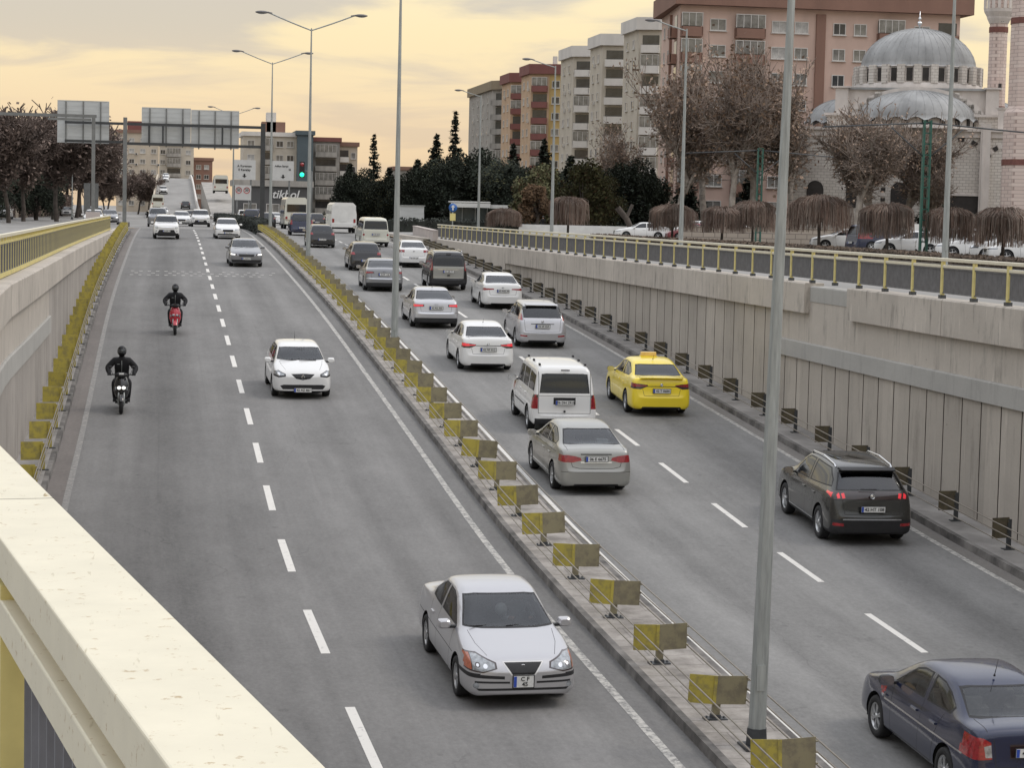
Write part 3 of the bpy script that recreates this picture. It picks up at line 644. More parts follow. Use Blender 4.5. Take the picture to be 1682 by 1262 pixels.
# the rail right in front of the viewpoint (same railing line, seen from 2 to 5 m)
def near_rail():
    root = empty('railing', (0, 0, 0), label='thick cream handrail with a yellow post crossing the lower left corner', cat='railing')
    ys = [-12, -6, -3, -1.2, 0.3, 2.0, 3.39, 4.765, 7, 9, 12, 16, 20, 24, 28, 32.9]
    pts = [Vector((*left_rail_xy(y), 0)) for y in ys]
    def sweep(nm, zc, ww, hh, m, shift=0.0, bv=0.012):
        mb = MB(); rows = []
        for i, p in enumerate(pts):
            t = (pts[min(i + 1, len(pts) - 1)] - pts[max(i - 1, 0)]).normalized(); nrm = Vector((t.y, -t.x, 0))
            prof = [(-ww / 2, -hh / 2 + bv), (-ww / 2, hh / 2 - bv), (-ww / 2 + bv * .3, hh / 2 - bv * .3), (-ww / 2 + bv, hh / 2), (ww / 2 - bv, hh / 2), (ww / 2, hh / 2 - bv), (ww / 2, -hh / 2 + bv), (ww / 2 - bv, -hh / 2), (-ww / 2 + bv, -hh / 2), (-ww / 2, -hh / 2 + bv)]
            rows.append([tuple(p + nrm * (a + shift) + Vector((0, 0, zc + c))) for a, c in prof])
        mb.grid(rows, 0); mb.face(rows[0][:-1]); mb.face(rows[-1][:-1]); return mb.build(nm, m, root)
    sweep('top_rail', 1.17 - 0.045, 0.20, 0.09, MT['cream_rail'], bv=0.004)
    sweep('lower_rail', 0.994, 0.08, 0.08, MT['cream_rail'], -0.06, bv=0.004)
    sweep('foot_rail', 0.24, 0.08, 0.06, MT['yellow'], -0.06)
    pm = MB(); pm.box((-0.072, 0, 0.45), (0.052, 0.15, 0.93)); pm.box((-0.05, 0, 0.02), (0.14, 0.24, 0.03)); post = pm.mesh('post', MT['yellow'])
    d = [0.0]; 
    for a, b in zip(pts[:-1], pts[1:]): d.append(d[-1] + (b - a).length)
    def along(s):
        for i in range(len(d) - 1):
            if s <= d[i + 1]:
                t = (s - d[i]) / (d[i + 1] - d[i]); p = pts[i].lerp(pts[i + 1], t); q = pts[i + 1] - pts[i]; return p, math.atan2(-q.x, q.y)
        return pts[-1], 0
    s0 = d[6] + 0.11 + POST_SHIFT
    s = s0 - 2.02 * int(s0 / 2.02)
    pk = MB(); n = 15
    for i in range(n): pk.box((-0.03, 0.08 + 1.86 * (i + 0.6) / n, 0.42), (0.045, 0.014, 0.66))
    panel = pk.mesh('picket_panel', MT['near_picket'])
    while s < d[-1]:
        p, a = along(s); inst('post', post, root, (p.x, p.y, 0.15), (0, 0, a)); p2, a2 = along(s + 1.0)
        if s < d[-1] - 2.1: inst('picket_panel', panel, root, (p.x, p.y, 0.17), (0, 0, a2))
        s += 2.02
MT['near_picket'] = mat('blue_grey_picket_paint', (0.16, 0.17, 0.20), 0.5, 0.1, 0.15, 6)
POST_SHIFT = 0.0
def rail_joints():
    root = [o for o in bpy.data.objects if o.get('label', '').startswith('thick cream handrail')][0]
    for y in (3.86,):
        x, yy = left_rail_xy(y); q = left_rail_xy(y + 0.1); a = math.atan2(-(q[0] - x), q[1] - yy)
        b = MB(); b.box((0, 0, 1.1702), (0.198, 0.0025, 0.001)); b.box((-0.1005, 0, 1.125), (0.002, 0.004, 0.085)); o = b.build('weld_seam', MT['kerb'], root, loc=(x, yy, 0)); o.rotation_euler = (0, 0, a)
        b = MB()
        for sx in (-0.085, 0.085): b.ball((sx, 0.05, 1.170), 0.007, 8, 4)
        o = b.build('rivet', MT['cream_rail'], root, loc=(x, yy, 0)); o.rotation_euler = (0, 0, a)
near_rail(); rail_joints()

# ---------------------------------------------------------------- baffles and their wires
def baffle_mat(name, yel, bare):
    m, N, L, b = new_mat(name); b.inputs['Roughness'].default_value = 0.45; b.inputs['Metallic'].default_value = 0.15
    tc = N.new('ShaderNodeTexCoord'); oi = N.new('ShaderNodeObjectInfo')
    ad = N.new('ShaderNodeVectorMath'); ad.operation = 'ADD'; L.new(tc.outputs['Object'], ad.inputs[0]); cb = N.new('ShaderNodeCombineXYZ')
    ml = N.new('ShaderNodeMath'); ml.operation = 'MULTIPLY'; ml.inputs[1].default_value = 40; L.new(oi.outputs['Random'], ml.inputs[0]); L.new(ml.outputs[0], cb.inputs[0]); L.new(cb.outputs[0], ad.inputs[1])
    n = nnode(N, L, 'TexNoise', Scale=5.0, Detail=7.0, Roughness=0.7); L.new(ad.outputs[0], n.inputs['Vector'])
    r = N.new('ShaderNodeValToRGB'); r.color_ramp.elements[0].position = 0.40; r.color_ramp.elements[1].position = 0.54; r.color_ramp.elements[0].color = (*bare, 1); r.color_ramp.elements[1].color = (*yel, 1)
    L.new(n.outputs['Fac'], r.inputs[0]); L.new(r.outputs[0], b.inputs['Base Color']); return m
MT['baffle_y'] = baffle_mat('yellow_baffle_paint', (0.47, 0.39, 0.075), (0.31, 0.265, 0.09))
MT['baffle_b'] = baffle_mat('bare_baffle_metal', (0.27, 0.24, 0.15), (0.20, 0.175, 0.12))
MT['baffle_d'] = baffle_mat('dirty_baffle_metal', (0.13, 0.11, 0.07), (0.08, 0.07, 0.05))
MT['wire'] = mat('steel_wire', (0.27, 0.24, 0.20), 0.5, 0.4, 0.1, 8)
def folded_plate(w0, w1, y0, ymid, y1, z0, z1):
    a = MB(); t = 0.008
    a.hexa([(w0, y0, z0), (w1 - 0.0, ymid, z0), (w1, ymid + t, z0), (w0, y0 + t, z0), (w0, y0, z1), (w1, ymid, z1), (w1, ymid + t, z1), (w0, y0 + t, z1)])
    return a
def median_baffle():
    root = empty('glare_baffle')
    z0, z1 = 0.24, 0.66
    a = folded_plate(-0.43, -0.06, 0.03, -0.05, 0, z0, z1); a.build('yellow_plate', MT['baffle_y'], root)
    b = folded_plate(-0.06, 0.43, -0.055, -0.02, 0, z0, z1)
    for zz in (0.30, 0.45, 0.60): b.tube((0.43, -0.015, zz), (0.46, -0.015, zz), 0.012, 0.012, 6)
    b.build('bare_plate', MT['baffle_b'], root)
    e = MB(); e.box((-0.06, -0.052, 0.45), (0.05, 0.02, 0.42)); e.build('fold_strip', MT['baffle_y'], root)
    p = MB(); p.box((0, 0.02, 0.20), (0.11, 0.07, 0.40)); p.build('post', MT['baffle_b'], root)
    q = MB(); q.box((0, 0.02, 0.012), (0.34, 0.16, 0.024)); q.box((0, 0.02, 0.05), (0.14, 0.10, 0.05))
    for x in (-.13, .13): q.tube((x, 0.02, 0), (x, 0.02, 0.05), 0.014, 0.014, 6)
    q.build('base_plate', MT['dark_steel'], root)
    return root
def place_on_road(o, y, off, dz, flip=False):
    o.location = rp(y, off, dz); o.rotation_euler = (0, 0, heading(y) + (PI if flip else 0))
def ordinal_label(kind, i, n, tail): return kind
GM = 'folded yellow baffles along the median'
LAMPS = ((20.6, 'nearest'), (51.7, 'second'), (83.5, 'third'), (115.3, 'fourth'))
def mlabel(y):
    prev = [(a, n) for a, n in LAMPS if a <= y]
    if not prev: return 'folded yellow and bare metal baffle just this side of the nearest median lamp post'
    k = int((y - prev[-1][0]) / 2.153); return 'folded plate baffle, %s one beyond the %s median lamp post' % (ordn(k), prev[-1][1])
src = median_baffle(); y = 18.95; i = 0
while y < 118:
    o = src if i == 0 else copy_tree(src)
    tag(o, mlabel(y), 'baffle', GM)
    place_on_road(o, y, 5.10, 0.15); rw = random.Random(i); o.rotation_euler = (R(rw.gauss(0, 2.2)), R(rw.gauss(0, 1.8)), o.rotation_euler[2] + R(rw.gauss(0, 5.0))); y += 2.153; i += 1
def side_baffle(mk, width, mir=1):
    root = empty('glare_baffle'); z0, z1 = 0.24, 0.66
    a = MB(); a.box((-mir * width / 2, 0, 0.45), (width, 0.012, 0.42), mat=Matrix.Rotation(mir * R(6), 3, 'Z'))
    for zz in (0.32, 0.58): a.box((-mir * 0.05, -0.012, zz), (0.03, 0.015, 0.03))
    a.build('plate', MT[mk], root)
    p = MB(); p.box((0, 0.02, 0.31), (0.09, 0.05, 0.62)); p.build('post', MT['dark_steel'] if mk == 'baffle_d' else MT['baffle_y'], root)
    q = MB(); q.box((0, 0.02, 0.012), (0.26, 0.16, 0.024)); q.build('base_plate', MT['dark_steel'], root); return root
src = side_baffle('baffle_d', 0.42); y = 24.95; i = 0
while y < 99:
    o = src if i == 0 else copy_tree(src); tag(o, 'dark dirty baffle by the right wall, %s from the right picture edge' % ordn(i), 'baffle', 'dark baffles at the foot of the right wall'); place_on_road(o, y, 14.60, 0.15); o.rotation_euler[2] += R(random.Random(i).gauss(0, 4)); y += 2.17; i += 1
src = side_baffle('baffle_y', 0.50, 1); y = 33.52; i = 0
while y < 116:
    o = src if i == 0 else copy_tree(src); tag(o, 'yellow baffle by the left wall, %s one above the cream handrail' % ordn(i), 'baffle', 'yellow baffles at the foot of the left wall'); place_on_road(o, y, -5.03, 0.15); o.rotation_euler[2] += R(random.Random(i).gauss(0, 4)); y += 2.17; i += 1
def wire(label, off, dz, y0, y1, r=0.013):
    mb = MB(); pts = [rp(q, off, dz) for q in ysteps(y0, y1, 2.17)]; mb.path(pts, r, 5); o = mb.build('guard_wire', MT['wire']); tag(o, label, 'wire')
for side, off, g in (('left', 4.67, 0), ('right', 5.55, 0)):
    for lvl, dz in (('upper', 0.77), ('middle', 0.61), ('lower', 0.44)):
        wire('%s steel guard wire on the %s edge of the median baffles' % (lvl, side), off, dz, 12, 118)
for lvl, dz in (('upper', 0.77), ('middle', 0.61), ('lower', 0.44)):
    wire('%s steel guard wire in front of the dark baffles by the right wall' % lvl, 14.17, dz, 16, 99)
    wire('%s steel guard wire in front of the yellow baffles by the left wall' % lvl, -4.98, dz, 16, 116)
# ---------------------------------------------------------------- street lamps
def lamp_head(mb_root, loc, ang):
    h = MB(); h.ball((0, 0, 0), 1.0, 12, 8, 0, (0.36, 0.15, 0.085)); h.ball((-0.02, 0, -0.035), 1.0, 12, 6, 1, (0.25, 0.115, 0.07)); h.tube((0.30, 0, 0), (0.55, 0, -0.04), 0.05, 0.035, 8)
    return inst('lamp_head', _LH.setdefault('m', h.mesh('lamp_head', [MT['lamp_grey'], MT['lens']])), mb_root, loc, (0, 0, ang))
_LH = {}
MT['lamp_grey'] = mat('lamp_housing_grey', (0.16, 0.155, 0.16), 0.5, 0.2, 0.1, 5)
def street_lamp(loc, height, arms, label, r0=0.125, r1=0.055, name='street_lamp', rz=0.0, faces=8, group=None, reach=2.5, rise=0.75, lean=0.0):
    root = empty(name, loc, rz, label, 'street lamp', group)
    p = MB(); p.tube((0, 0, 0), (lean, 0, height), r0, r1, faces, smooth=False); p.build('pole', MT['galv'], root)
    b = MB(); b.box((0, 0, 0.02), (0.42, 0.42, 0.04)); b.tube((0, 0, 0.03), (0, 0, 0.28), r0 + 0.025, r0 + 0.01, faces, smooth=False); b.build('base_plate', MT['dark_steel'], root)
    d = MB(); d.box((0, -r0 * 0.93, 1.0), (0.12, 0.02, 0.36)); d.build('inspection_door', MT['galv'], root)
    for s in arms:
        a = MB(); top = Vector((lean, 0, height - 0.12)); pts = [top + Vector((s * reach * t, 0, rise * t - 0.02 * math.sin(PI * t))) for t in (0, .25, .5, .75, 1)]
        a.path([tuple(q) for q in pts], 0.036, 6); a.build('arm', MT['galv'], root)
        lamp_head(root, tuple(pts[-1] + Vector((s * 0.40, 0, 0.03))), PI if s > 0 else 0)
    return root
for y, lab in ((20.15, 'tall galvanised lamp post nearest to us standing between the median baffles'), (51.7, 'second tall lamp post along the median, beside the silver saloon with lit lamps'),
               (83.5, 'double-armed lamp post on the median, third along, its two heads against the yellow sky'), (115.3, 'double-armed lamp post at the far end of the yellow median baffles')):
    x_, y_, z_ = rp(y, 5.43 - (0.15 if y < 30 else 0), 0.15); street_lamp((x_, y_, z_), 12.7, (-1, 1), lab, rz=heading(y), r0=0.13, r1=0.035, lean=0.20 if y < 30 else 0.0, reach=2.25, rise=0.85)
street_lamp((9.6, 178 * KY, 0), 12.5, (-1, 1), 'small distant double-armed lamp post behind the right-hand sign panels', reach=2.25, rise=0.85)
for x, y, lab, s in ((31.9, 58, 'tall grey lamp post in front of the mosque dome'), (30.42, 86, 'grey lamp post standing before the bare plane trees', -1), (28.95, 110, 'grey lamp post in front of the olive green bush trees', -1), (29.9, 140, 'grey lamp post beside the white-roofed bus shelter', -1)) if False else ((31.0, 58, 'tall grey lamp post in front of the mosque dome', 1), (30.1, 86, 'grey lamp post standing before the bare plane trees', 1), (28.87, 110, 'grey lamp post in front of the olive green bush trees', 1), (29.9, 140, 'grey lamp post beside the white-roofed bus shelter', 1)):
    street_lamp((x, y * KY, 0), 12.6, (-1,), lab, r0=0.14, r1=0.05, reach=1.7, rise=0.5)
for x, y, h, lab in ((27.5, 205, 6.5, 'slim grey pole in front of the dark conifers'), (-9.0, 190, 7.5, 'small lamp leaning out of the brown trees on the left')):
    street_lamp((x, y * KY, 0), h, (1,) if x < 0 else (), lab, r0=0.09, r1=0.05, reach=1.2)

# ---------------------------------------------------------------- green tram catenary mast
def catenary(loc, h, label):
    root = empty('catenary_mast', (loc[0], loc[1] * KY, 0), 0, label, 'mast')
    m = MB()
    for dx in (-0.17, 0.17): m.box((dx, 0, h / 2), (0.09, 0.22, h))
    k = 0.4
    while k < h: m.box((0, 0, k), (0.26, 0.05, 0.06)); k += 0.55
    m.build('lattice_mast', MT['green'], root)
    a = MB(); a.tube((0, 0, h * 0.98), (-5.5, 0, h * 0.93), 0.04, 0.04, 6); a.tube((0, 0, h * 0.98), (5.5, 0, h * 0.93), 0.04, 0.04, 6)
    a.tube((0, 0, h * 0.72), (-1.9, 0, h * 0.94), 0.035, 0.035, 6); a.tube((0, 0, h * 0.72), (1.9, 0, h * 0.94), 0.035, 0.035, 6); a.build('cross_arm', MT['dark_steel'], root)
MT['green'] = mat('dark_green_paint', (0.02, 0.10, 0.075), 0.5, 0, 0.2, 3)
catenary((38.9, 75, 0), 7.1, 'dark green lattice mast with cross arms in front of the mosque')
catenary((43.5, 108, 0), 7.0, 'dark green lattice mast among the bare plane trees')

# ---------------------------------------------------------------- overhead sign gantries
MT['sign_back'] = mat('sign_back_aluminium', (0.55, 0.57, 0.57), 0.45, 0.15, 0.1, 1.2, stretch=(0.3, 1, 3))
MT['sign_white'] = mat('sign_face_white', (0.62, 0.62, 0.60), 0.5, 0, 0.05, 1)
MT['gantry'] = mat('gantry_grey', (0.20, 0.205, 0.20), 0.5, 0.2, 0.12, 2)
MT['gantry_dark'] = mat('gantry_dark', (0.055, 0.058, 0.06), 0.5, 0.2, 0.12, 2)
def sign_panel(x0, x1, y, z0, z1, label, bars=3):
    root = empty('overhead_sign', ((x0 + x1) / 2, y * KY, (z0 + z1) / 2), 0, label, 'sign'); w, h = x1 - x0, z1 - z0
    b = MB(); n = 8
    for i in range(n): b.box((0, 0.0, -h / 2 + h * (i + 0.5) / n), (w, 0.05, h / n - 0.015))
    b.box((0, 0.02, 0), (w, 0.03, h)); b.build('panel', MT['sign_back'], root)
    r = MB()
    for i in range(bars): r.box((-w / 2 + w * (i + 0.45) / (bars - 0.1), -0.075, -0.1), (0.11, 0.09, h + 0.15))
    r.build('stiffener', MT['gantry'], root)
    f = MB()
    for s in (-1, 1): f.box((s * (w / 2 + 0.03), 0, 0), (0.06, 0.09, h)); f.box((0, 0, s * (h / 2 + 0.03)), (w + 0.12, 0.09, 0.06))
    f.build('edge_frame', MT['sign_back'], root); return root
G = empty('sign_gantry', (0, 137 * (KY - 1), 0), label='two-legged sign gantry spanning the carriageway at the end of the median baffles', cat='gantry')
def gpart(nm, mk, *bx):
    b = MB()
    for c, d in bx: b.box(c, d)
    return b.build(nm, MT[mk], G)
gpart('post', 'gantry', ((-2.0, 137, 4.75), (0.34, 0.34, 9.5))); gpart('post', 'gantry_dark', ((9.95, 137, 4.65), (0.40, 0.34, 9.3)))
gpart('beam', 'gantry_dark', ((4.0, 137, 8.95), (12.0, 0.24, 0.24))); gpart('beam', 'gantry_dark', ((4.0, 137, 7.25), (12.0, 0.24, 0.24)))
gpart('cantilever_beam', 'gantry_dark', ((-4.65, 137, 8.95), (5.0, 0.22, 0.22))); gpart('cantilever_beam', 'gantry_dark', ((-4.65, 137, 7.35), (5.0, 0.22, 0.22)))
for x in (0.05, 1.25, 3.0, 6.4): gpart('strut', 'gantry_dark', ((x, 137, 8.1), (0.16, 0.16, 1.5)))
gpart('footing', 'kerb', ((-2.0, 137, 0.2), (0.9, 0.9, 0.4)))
sign_panel(-0.53, 3.60, 136.75 + 0.6, 7.2, 10.4, 'back of the middle overhead sign panel above the left carriageway'); sign_panel(3.74, 7.80, 137.35, 7.1, 10.3, 'back of the right overhead sign panel beside the dark gantry leg'); sign_panel(-7.75, -3.45, 137.35, 7.25, 10.8, 'back of the left overhead sign panel hanging over the side street')
G2 = empty('sign_gantry', (0, 134 * (KY - 1), 0), label='single-post grey gantry reaching out of the left edge over the side street', cat='gantry')
for nm, c, d in (('post', (-4.6, 134, 5.0), (0.30, 0.30, 8.6)), ('beam', (-9.0, 134, 9.35), (9.3, 0.24, 0.26)), ('beam', (-6.6, 134, 9.05), (3.6, 0.24, 0.20)), ('footing', (-4.6, 134, 0.6), (1.2, 1.0, 1.3))):
    b = MB(); b.box(c, d); b.build(nm, MT['gantry'] if nm != 'footing' else MT['pale_wall'], G2)
# far gantry faces toward us
def front_sign(x0, x1, y, z0, z1, label, lines, arrow=True, post=True):
    root = empty('overhead_sign', ((x0 + x1) / 2, y * KY, 0), 0, label, 'sign'); w, h = x1 - x0, z1 - z0; zc = (z0 + z1) / 2
    b = MB(); b.box((0, 0, zc), (w, 0.08, h)); b.build('panel', MT['sign_white'], root)
    t = MB(); X = Matrix.Rotation(PI / 2, 4, 'X')
    for tx, dx, dz, s in lines: text_into(t, tx, s, Matrix.Translation((dx, -0.06, zc + dz)) @ X, 0, bold=0.01)
    if arrow: t.prism([(0.0, zc - h * 0.40), (0.28, zc - h * 0.30), (0.1, zc - h * 0.30), (0.1, zc - h * 0.20), (-0.1, zc - h * 0.20), (-0.1, zc - h * 0.30), (-0.28, zc - h * 0.30)], -0.07, -0.05)
    if t.v: t.build('lettering', MT['ink'], root)
    if post:
        p = MB(); p.tube((w * 0.3, 0.2, 0), (w * 0.3, 0.2, z1), 0.12, 0.10, 8); p.build('post', MT['gantry'], root)
    return root
front_sign(10.25, 12.95, 190, 5.3, 7.7, 'white lane sign with two lines of small lettering and a down arrow', [('A Karaman', 0, 0.45, 0.38), ('E Karatay', 0, 0.0, 0.38)])
front_sign(15.0, 17.6, 190, 5.3, 7.7, 'white lane sign with one line of lettering above the dark shop front', [('Adliye Sarayi', -0.2, 0.55, 0.32), ('22', 0.8, 0.15, 0.28)])
fs = front_sign(10.35, 12.3, 188, 2.8, 4.6, 'white board with two red-ringed speed limit discs', [('50', -0.5, 0.28, 0.4), ('30', 0.45, 0.28, 0.4)], arrow=False, post=False)
for dx in (-0.5, 0.45):
    b = MB(); b.lathe([(0.38, -0.02), (0.38, 0.0), (0.30, 0.0), (0.30, -0.02), (0.38, -0.02)], 20, (dx, -0.07, 3.98), 'y'); b.build('red_ring', MT['red_paint'] if 'red_paint' in MT else MT.setdefault('red_paint', mat('red_paint', (0.45, 0.03, 0.03), 0.5)), fs)
b = MB(); b.tube((-0.7, 0.05, 0), (-0.7, 0.05, 2.8), 0.06, 0.06, 6); b.tube((0.7, 0.05, 0), (0.7, 0.05, 2.8), 0.06, 0.06, 6); b.build('post', MT['gantry'], fs)
# traffic light
TL = empty('traffic_light', (18.2, 186 * KY, 0), 0, 'glowing green traffic light beside the right-hand lane sign', 'traffic light')
b = MB(); b.tube((1.2, 0, 0), (1.2, 0, 6.4), 0.09, 0.07, 8); b.tube((1.2, 0, 6.4), (-0.2, 0, 6.5), 0.05, 0.05, 6); b.build('post', MT['gantry'], TL)
b = MB(); b.box((0, 0, 6.6), (0.62, 0.3, 1.9)); b.build('housing', MT['black'], TL)
MT['go'] = mat('green_signal', (0.0, 0.8, 0.4), 0.3, 0, 0.02, 1, emit=(0.03, 1.0, 0.5), es=1.6); 
b = MB(); b.lathe([(0.001, -0.17), (0.27, -0.17), (0.27, -0.10)], 18, (0, 0, 6.0), 'y'); b.build('green_lamp', MT['go'], TL)
b = MB(); b.lathe([(0.001, -0.17), (0.24, -0.17), (0.24, -0.10)], 18, (0, 0, 7.2), 'y'); b.build('red_lamp', MT['red'], TL)
# roundabout arrow sign, bus shelter and bits by the right-hand side street
S1 = empty('road_sign', (22.6, 115 * KY, 0), 0, 'small round blue road sign over a yellow hazard plate by the railing end', 'sign')
b = MB(); b.tube((0, 0, 0), (0, 0, 2.5), 0.04, 0.04, 8); b.build('post', MT['galv'], S1)
MT['blue'] = mat('sign_blue', (0.03, 0.13, 0.42), 0.4)
b = MB(); b.lathe([(0.001, -0.03), (0.32, -0.03), (0.32, 0.0)], 20, (0, -0.05, 2.25), 'y'); b.build('disc', MT['blue'], S1)
b = MB(); b.prism([(-0.05, 2.05), (0.05, 2.05), (0.05, 2.28), (0.15, 2.28), (0, 2.46), (-0.15, 2.28), (-0.05, 2.28)], -0.10, -0.085); b.build('arrow', MT['plate'], S1)
b = MB(); b.box((0, -0.06, 1.55), (0.42, 0.03, 0.55)); b.build('hazard_plate', MT['yellow'], S1)
BS = empty('bus_shelter', (32.0, 150 * KY, 0), 0, 'long bus shelter with a bright white flat roof band in front of the dark trees', 'shelter')
MT['white_paint'] = mat('white_paint', (0.72, 0.72, 0.70), 0.5, 0, 0.06, 2); MT['shelter_glass'] = mat('shelter_glass', (0.10, 0.12, 0.12), 0.15, 0, 0.1, 2)
b = MB(); b.box((-0.9, 0, 2.95), (3.9, 1.8, 0.12)); b.box((-0.9, -0.95, 2.62), (3.9, 0.08, 0.42)); b.box((2.2, 0.3, 2.55), (2.0, 1.4, 0.35)); b.build('roof', MT['white_paint'], BS)
for x in (-2.7, -1.5, -0.2, 1.0, 2.9):
    b = MB(); b.box((x, 0.6, 1.3), (0.09, 0.09, 2.6)); b.build('post', MT['galv'], BS)
b = MB(); b.box((-0.9, 0.7, 1.4), (3.6, 0.03, 1.9)); b.build('glass_wall', MT['shelter_glass'], BS)
b = MB(); b.box((-0.5, 0.4, 0.45), (2.4, 0.4, 0.06)); b.build('bench', MT['galv'], BS)
KB = empty('kiosk', (27.0, 160 * KY, 0), 0, 'plain pale grey utility cabin left of the white-roofed bus shelter', 'cabin')
b = MB(); b.box((0, 0, 1.35), (2.6, 2.0, 2.2)); b.build('cabin_wall', MT['sign_back'], KB); b = MB(); b.box((0, 0, 2.5), (2.8, 2.2, 0.1)); b.build('roof', MT['galv'], KB)
# barrier hedge / low dark barrier past the end of the baffles
def hedge(name, pts, w, h, col_key, label, kind_cat='hedge', dens=90, leaf=0.09):
    mb = MB(); rnd = random.Random(len(pts) * 7 + int(h * 10))
    for (a, b_) in zip(pts[:-1], pts[1:]):
        a = Vector(a); b_ = Vector(b_); d = b_ - a; l = d.length; u = d.normalized(); nrm = Vector((-u.y, u.x, 0))
        mb.box(tuple((a + b_) / 2 + Vector((0, 0, h * 0.42))), (w * 0.75, l, h * 0.84), rz=math.atan2(-u.x, u.y))
        for _ in range(int(dens * l)):
            t = rnd.random(); s = rnd.uniform(-1, 1); zz = rnd.random()
            if rnd.random() < 0.5: p = a + u * (t * l) + nrm * (w / 2 * (1 if s > 0 else -1)) + Vector((0, 0, h * zz))
            else: p = a + u * (t * l) + nrm * (w / 2 * s) + Vector((0, 0, h * rnd.uniform(0.85, 1.08)))
            e = Vector((rnd.gauss(0, 1), rnd.gauss(0, 1), rnd.gauss(0, 1))).normalized(); f = e.orthogonal().normalized(); q = leaf * rnd.uniform(0.6, 1.4)
            mb.face([p - e * q, p + f * q * 0.6, p + e * q, p - f * q * 0.6], 1 if rnd.random() < 0.5 else 0)
    return tag(mb.build(name, [MT[col_key], MT[col_key + '2']]), label, kind_cat)
for k, c in (('hedge_dark', (0.022, 0.026, 0.022)), ('hedge_brown', (0.085, 0.062, 0.045)), ('leaf_dark', (0.020, 0.027, 0.017)), ('leaf_olive', (0.085, 0.085, 0.040)), ('leaf_rust', (0.085, 0.05, 0.025)), ('twig_brown', (0.31, 0.25, 0.21)), ('twig_dark', (0.15, 0.113, 0.096)), ('willow', (0.20, 0.135, 0.105)), ('twig_pale', (0.27, 0.235, 0.20)), ('leaf_dry', (0.27, 0.195, 0.145))):
    MT[k] = mat(k, c, 0.95, 0, 0.35, 0.5); MT[k + '2'] = mat(k + '_light', tuple(min(1, x * 1.7 + 0.006) for x in c), 0.95, 0, 0.3, 0.7)
hedge('hedge', [rp(118.6, 5.2, 0), rp(130, 5.2, 0), (8.9, 150 * KY, 0), (9.0, 175 * KY, 0), (9.2, 205 * KY, 0)], 1.2, 1.0, 'hedge_dark', 'low dark clipped hedge carrying the median on beyond the yellow baffles', dens=60, leaf=0.12)
hedge('hedge', [(21.5, 140 * KY, 0), (30, 146 * KY, 0), (38, 150 * KY, 0)], 1.4, 1.2, 'hedge_dark', 'dark clipped hedge below the conifers behind the pale low wall', dens=40, leaf=0.14)
hedge('hedge', [(-24, 150 * KY, 0), (-18, 200 * KY, 0), (-13, 250 * KY, 0)], 2.5, 3.0, 'twig_dark', 'tall brown thicket filling the gaps between the left street trees', dens=120, leaf=0.22)
hedge('hedge', [(37.2, 55 * KY, 0), (37.6, 75 * KY, 0), (37.0, 95 * KY, 0), (34.5, 118 * KY, 0)], 1.1, 0.45, 'hedge_brown', 'low leafless brown hedge in front of the parked white cars', dens=80, leaf=0.09)
# ---------------------------------------------------------------- buildings
def wallmat(name, col, var=0.08, scale=0.4, rough=0.85): return mat(name, col, rough, 0, var, scale, stretch=(1, 1, 0.35))
MT['b_pink'] = wallmat('salmon_render', (0.60, 0.44, 0.37)); MT['b_brown'] = wallmat('brown_render', (0.25, 0.145, 0.11)); MT['b_cream'] = wallmat('cream_render', (0.54, 0.49, 0.41)); MT['b_white'] = wallmat('white_render', (0.68, 0.65, 0.61))
MT['b_maroon'] = wallmat('maroon_render', (0.21, 0.085, 0.075)); MT['b_orange'] = wallmat('orange_render', (0.54, 0.38, 0.25)); MT['b_ochre'] = wallmat('ochre_render', (0.50, 0.36, 0.15)); MT['b_grey'] = wallmat('grey_render', (0.36, 0.34, 0.31), 0.2, 0.8)
MT['b_olive'] = wallmat('olive_fascia', (0.27, 0.22, 0.15)); MT['b_slate'] = wallmat('slate_blue_cladding', (0.10, 0.13, 0.145)); MT['b_sand'] = wallmat('sand_render', (0.52, 0.45, 0.36)); MT['b_shop'] = wallmat('dark_shop_cladding', (0.10, 0.10, 0.10))
MT['frame'] = mat('white_window_frame', (0.62, 0.60, 0.57), 0.6, 0, 0.08, 2)
def pane_mat(name, c, r=0.12): return mat(name, c, r, 0, 0.35, 0.9, spec=0.8)
MT['pane_dark'] = pane_mat('window_pane_dark', (0.04, 0.042, 0.045)); MT['pane_mid'] = pane_mat('window_pane_curtain', (0.22, 0.215, 0.20)); MT['pane_light'] = pane_mat('window_pane_blind', (0.44, 0.43, 0.41), 0.4)
_WM = {}
def window_meshes(w, h, style, n=2):
    k = (round(w, 1), round(h, 1), style, n)
    if k not in _WM:
        f = MB(); t = 0.09
        for s in (-1, 1): f.box((s * (w / 2 - t / 2), -0.03, 0), (t, 0.12, h)); f.box((0, -0.03, s * (h / 2 - t / 2)), (w - 2 * t, 0.12, t))
        for i in range(1, n): f.box((-w / 2 + w * i / n, -0.02, 0), (0.07, 0.10, h - 2 * t))
        f.box((0, -0.10, -h / 2 - 0.05), (w + 0.2, 0.24, 0.08))
        g = MB(); g.box((0, -0.004, 0), (w - t, 0.03, h - t)); _WM[k] = (f.mesh('window', MT['frame']), g.mesh('pane', MT['pane_' + style]))
    return _WM[k]
_BM = {}
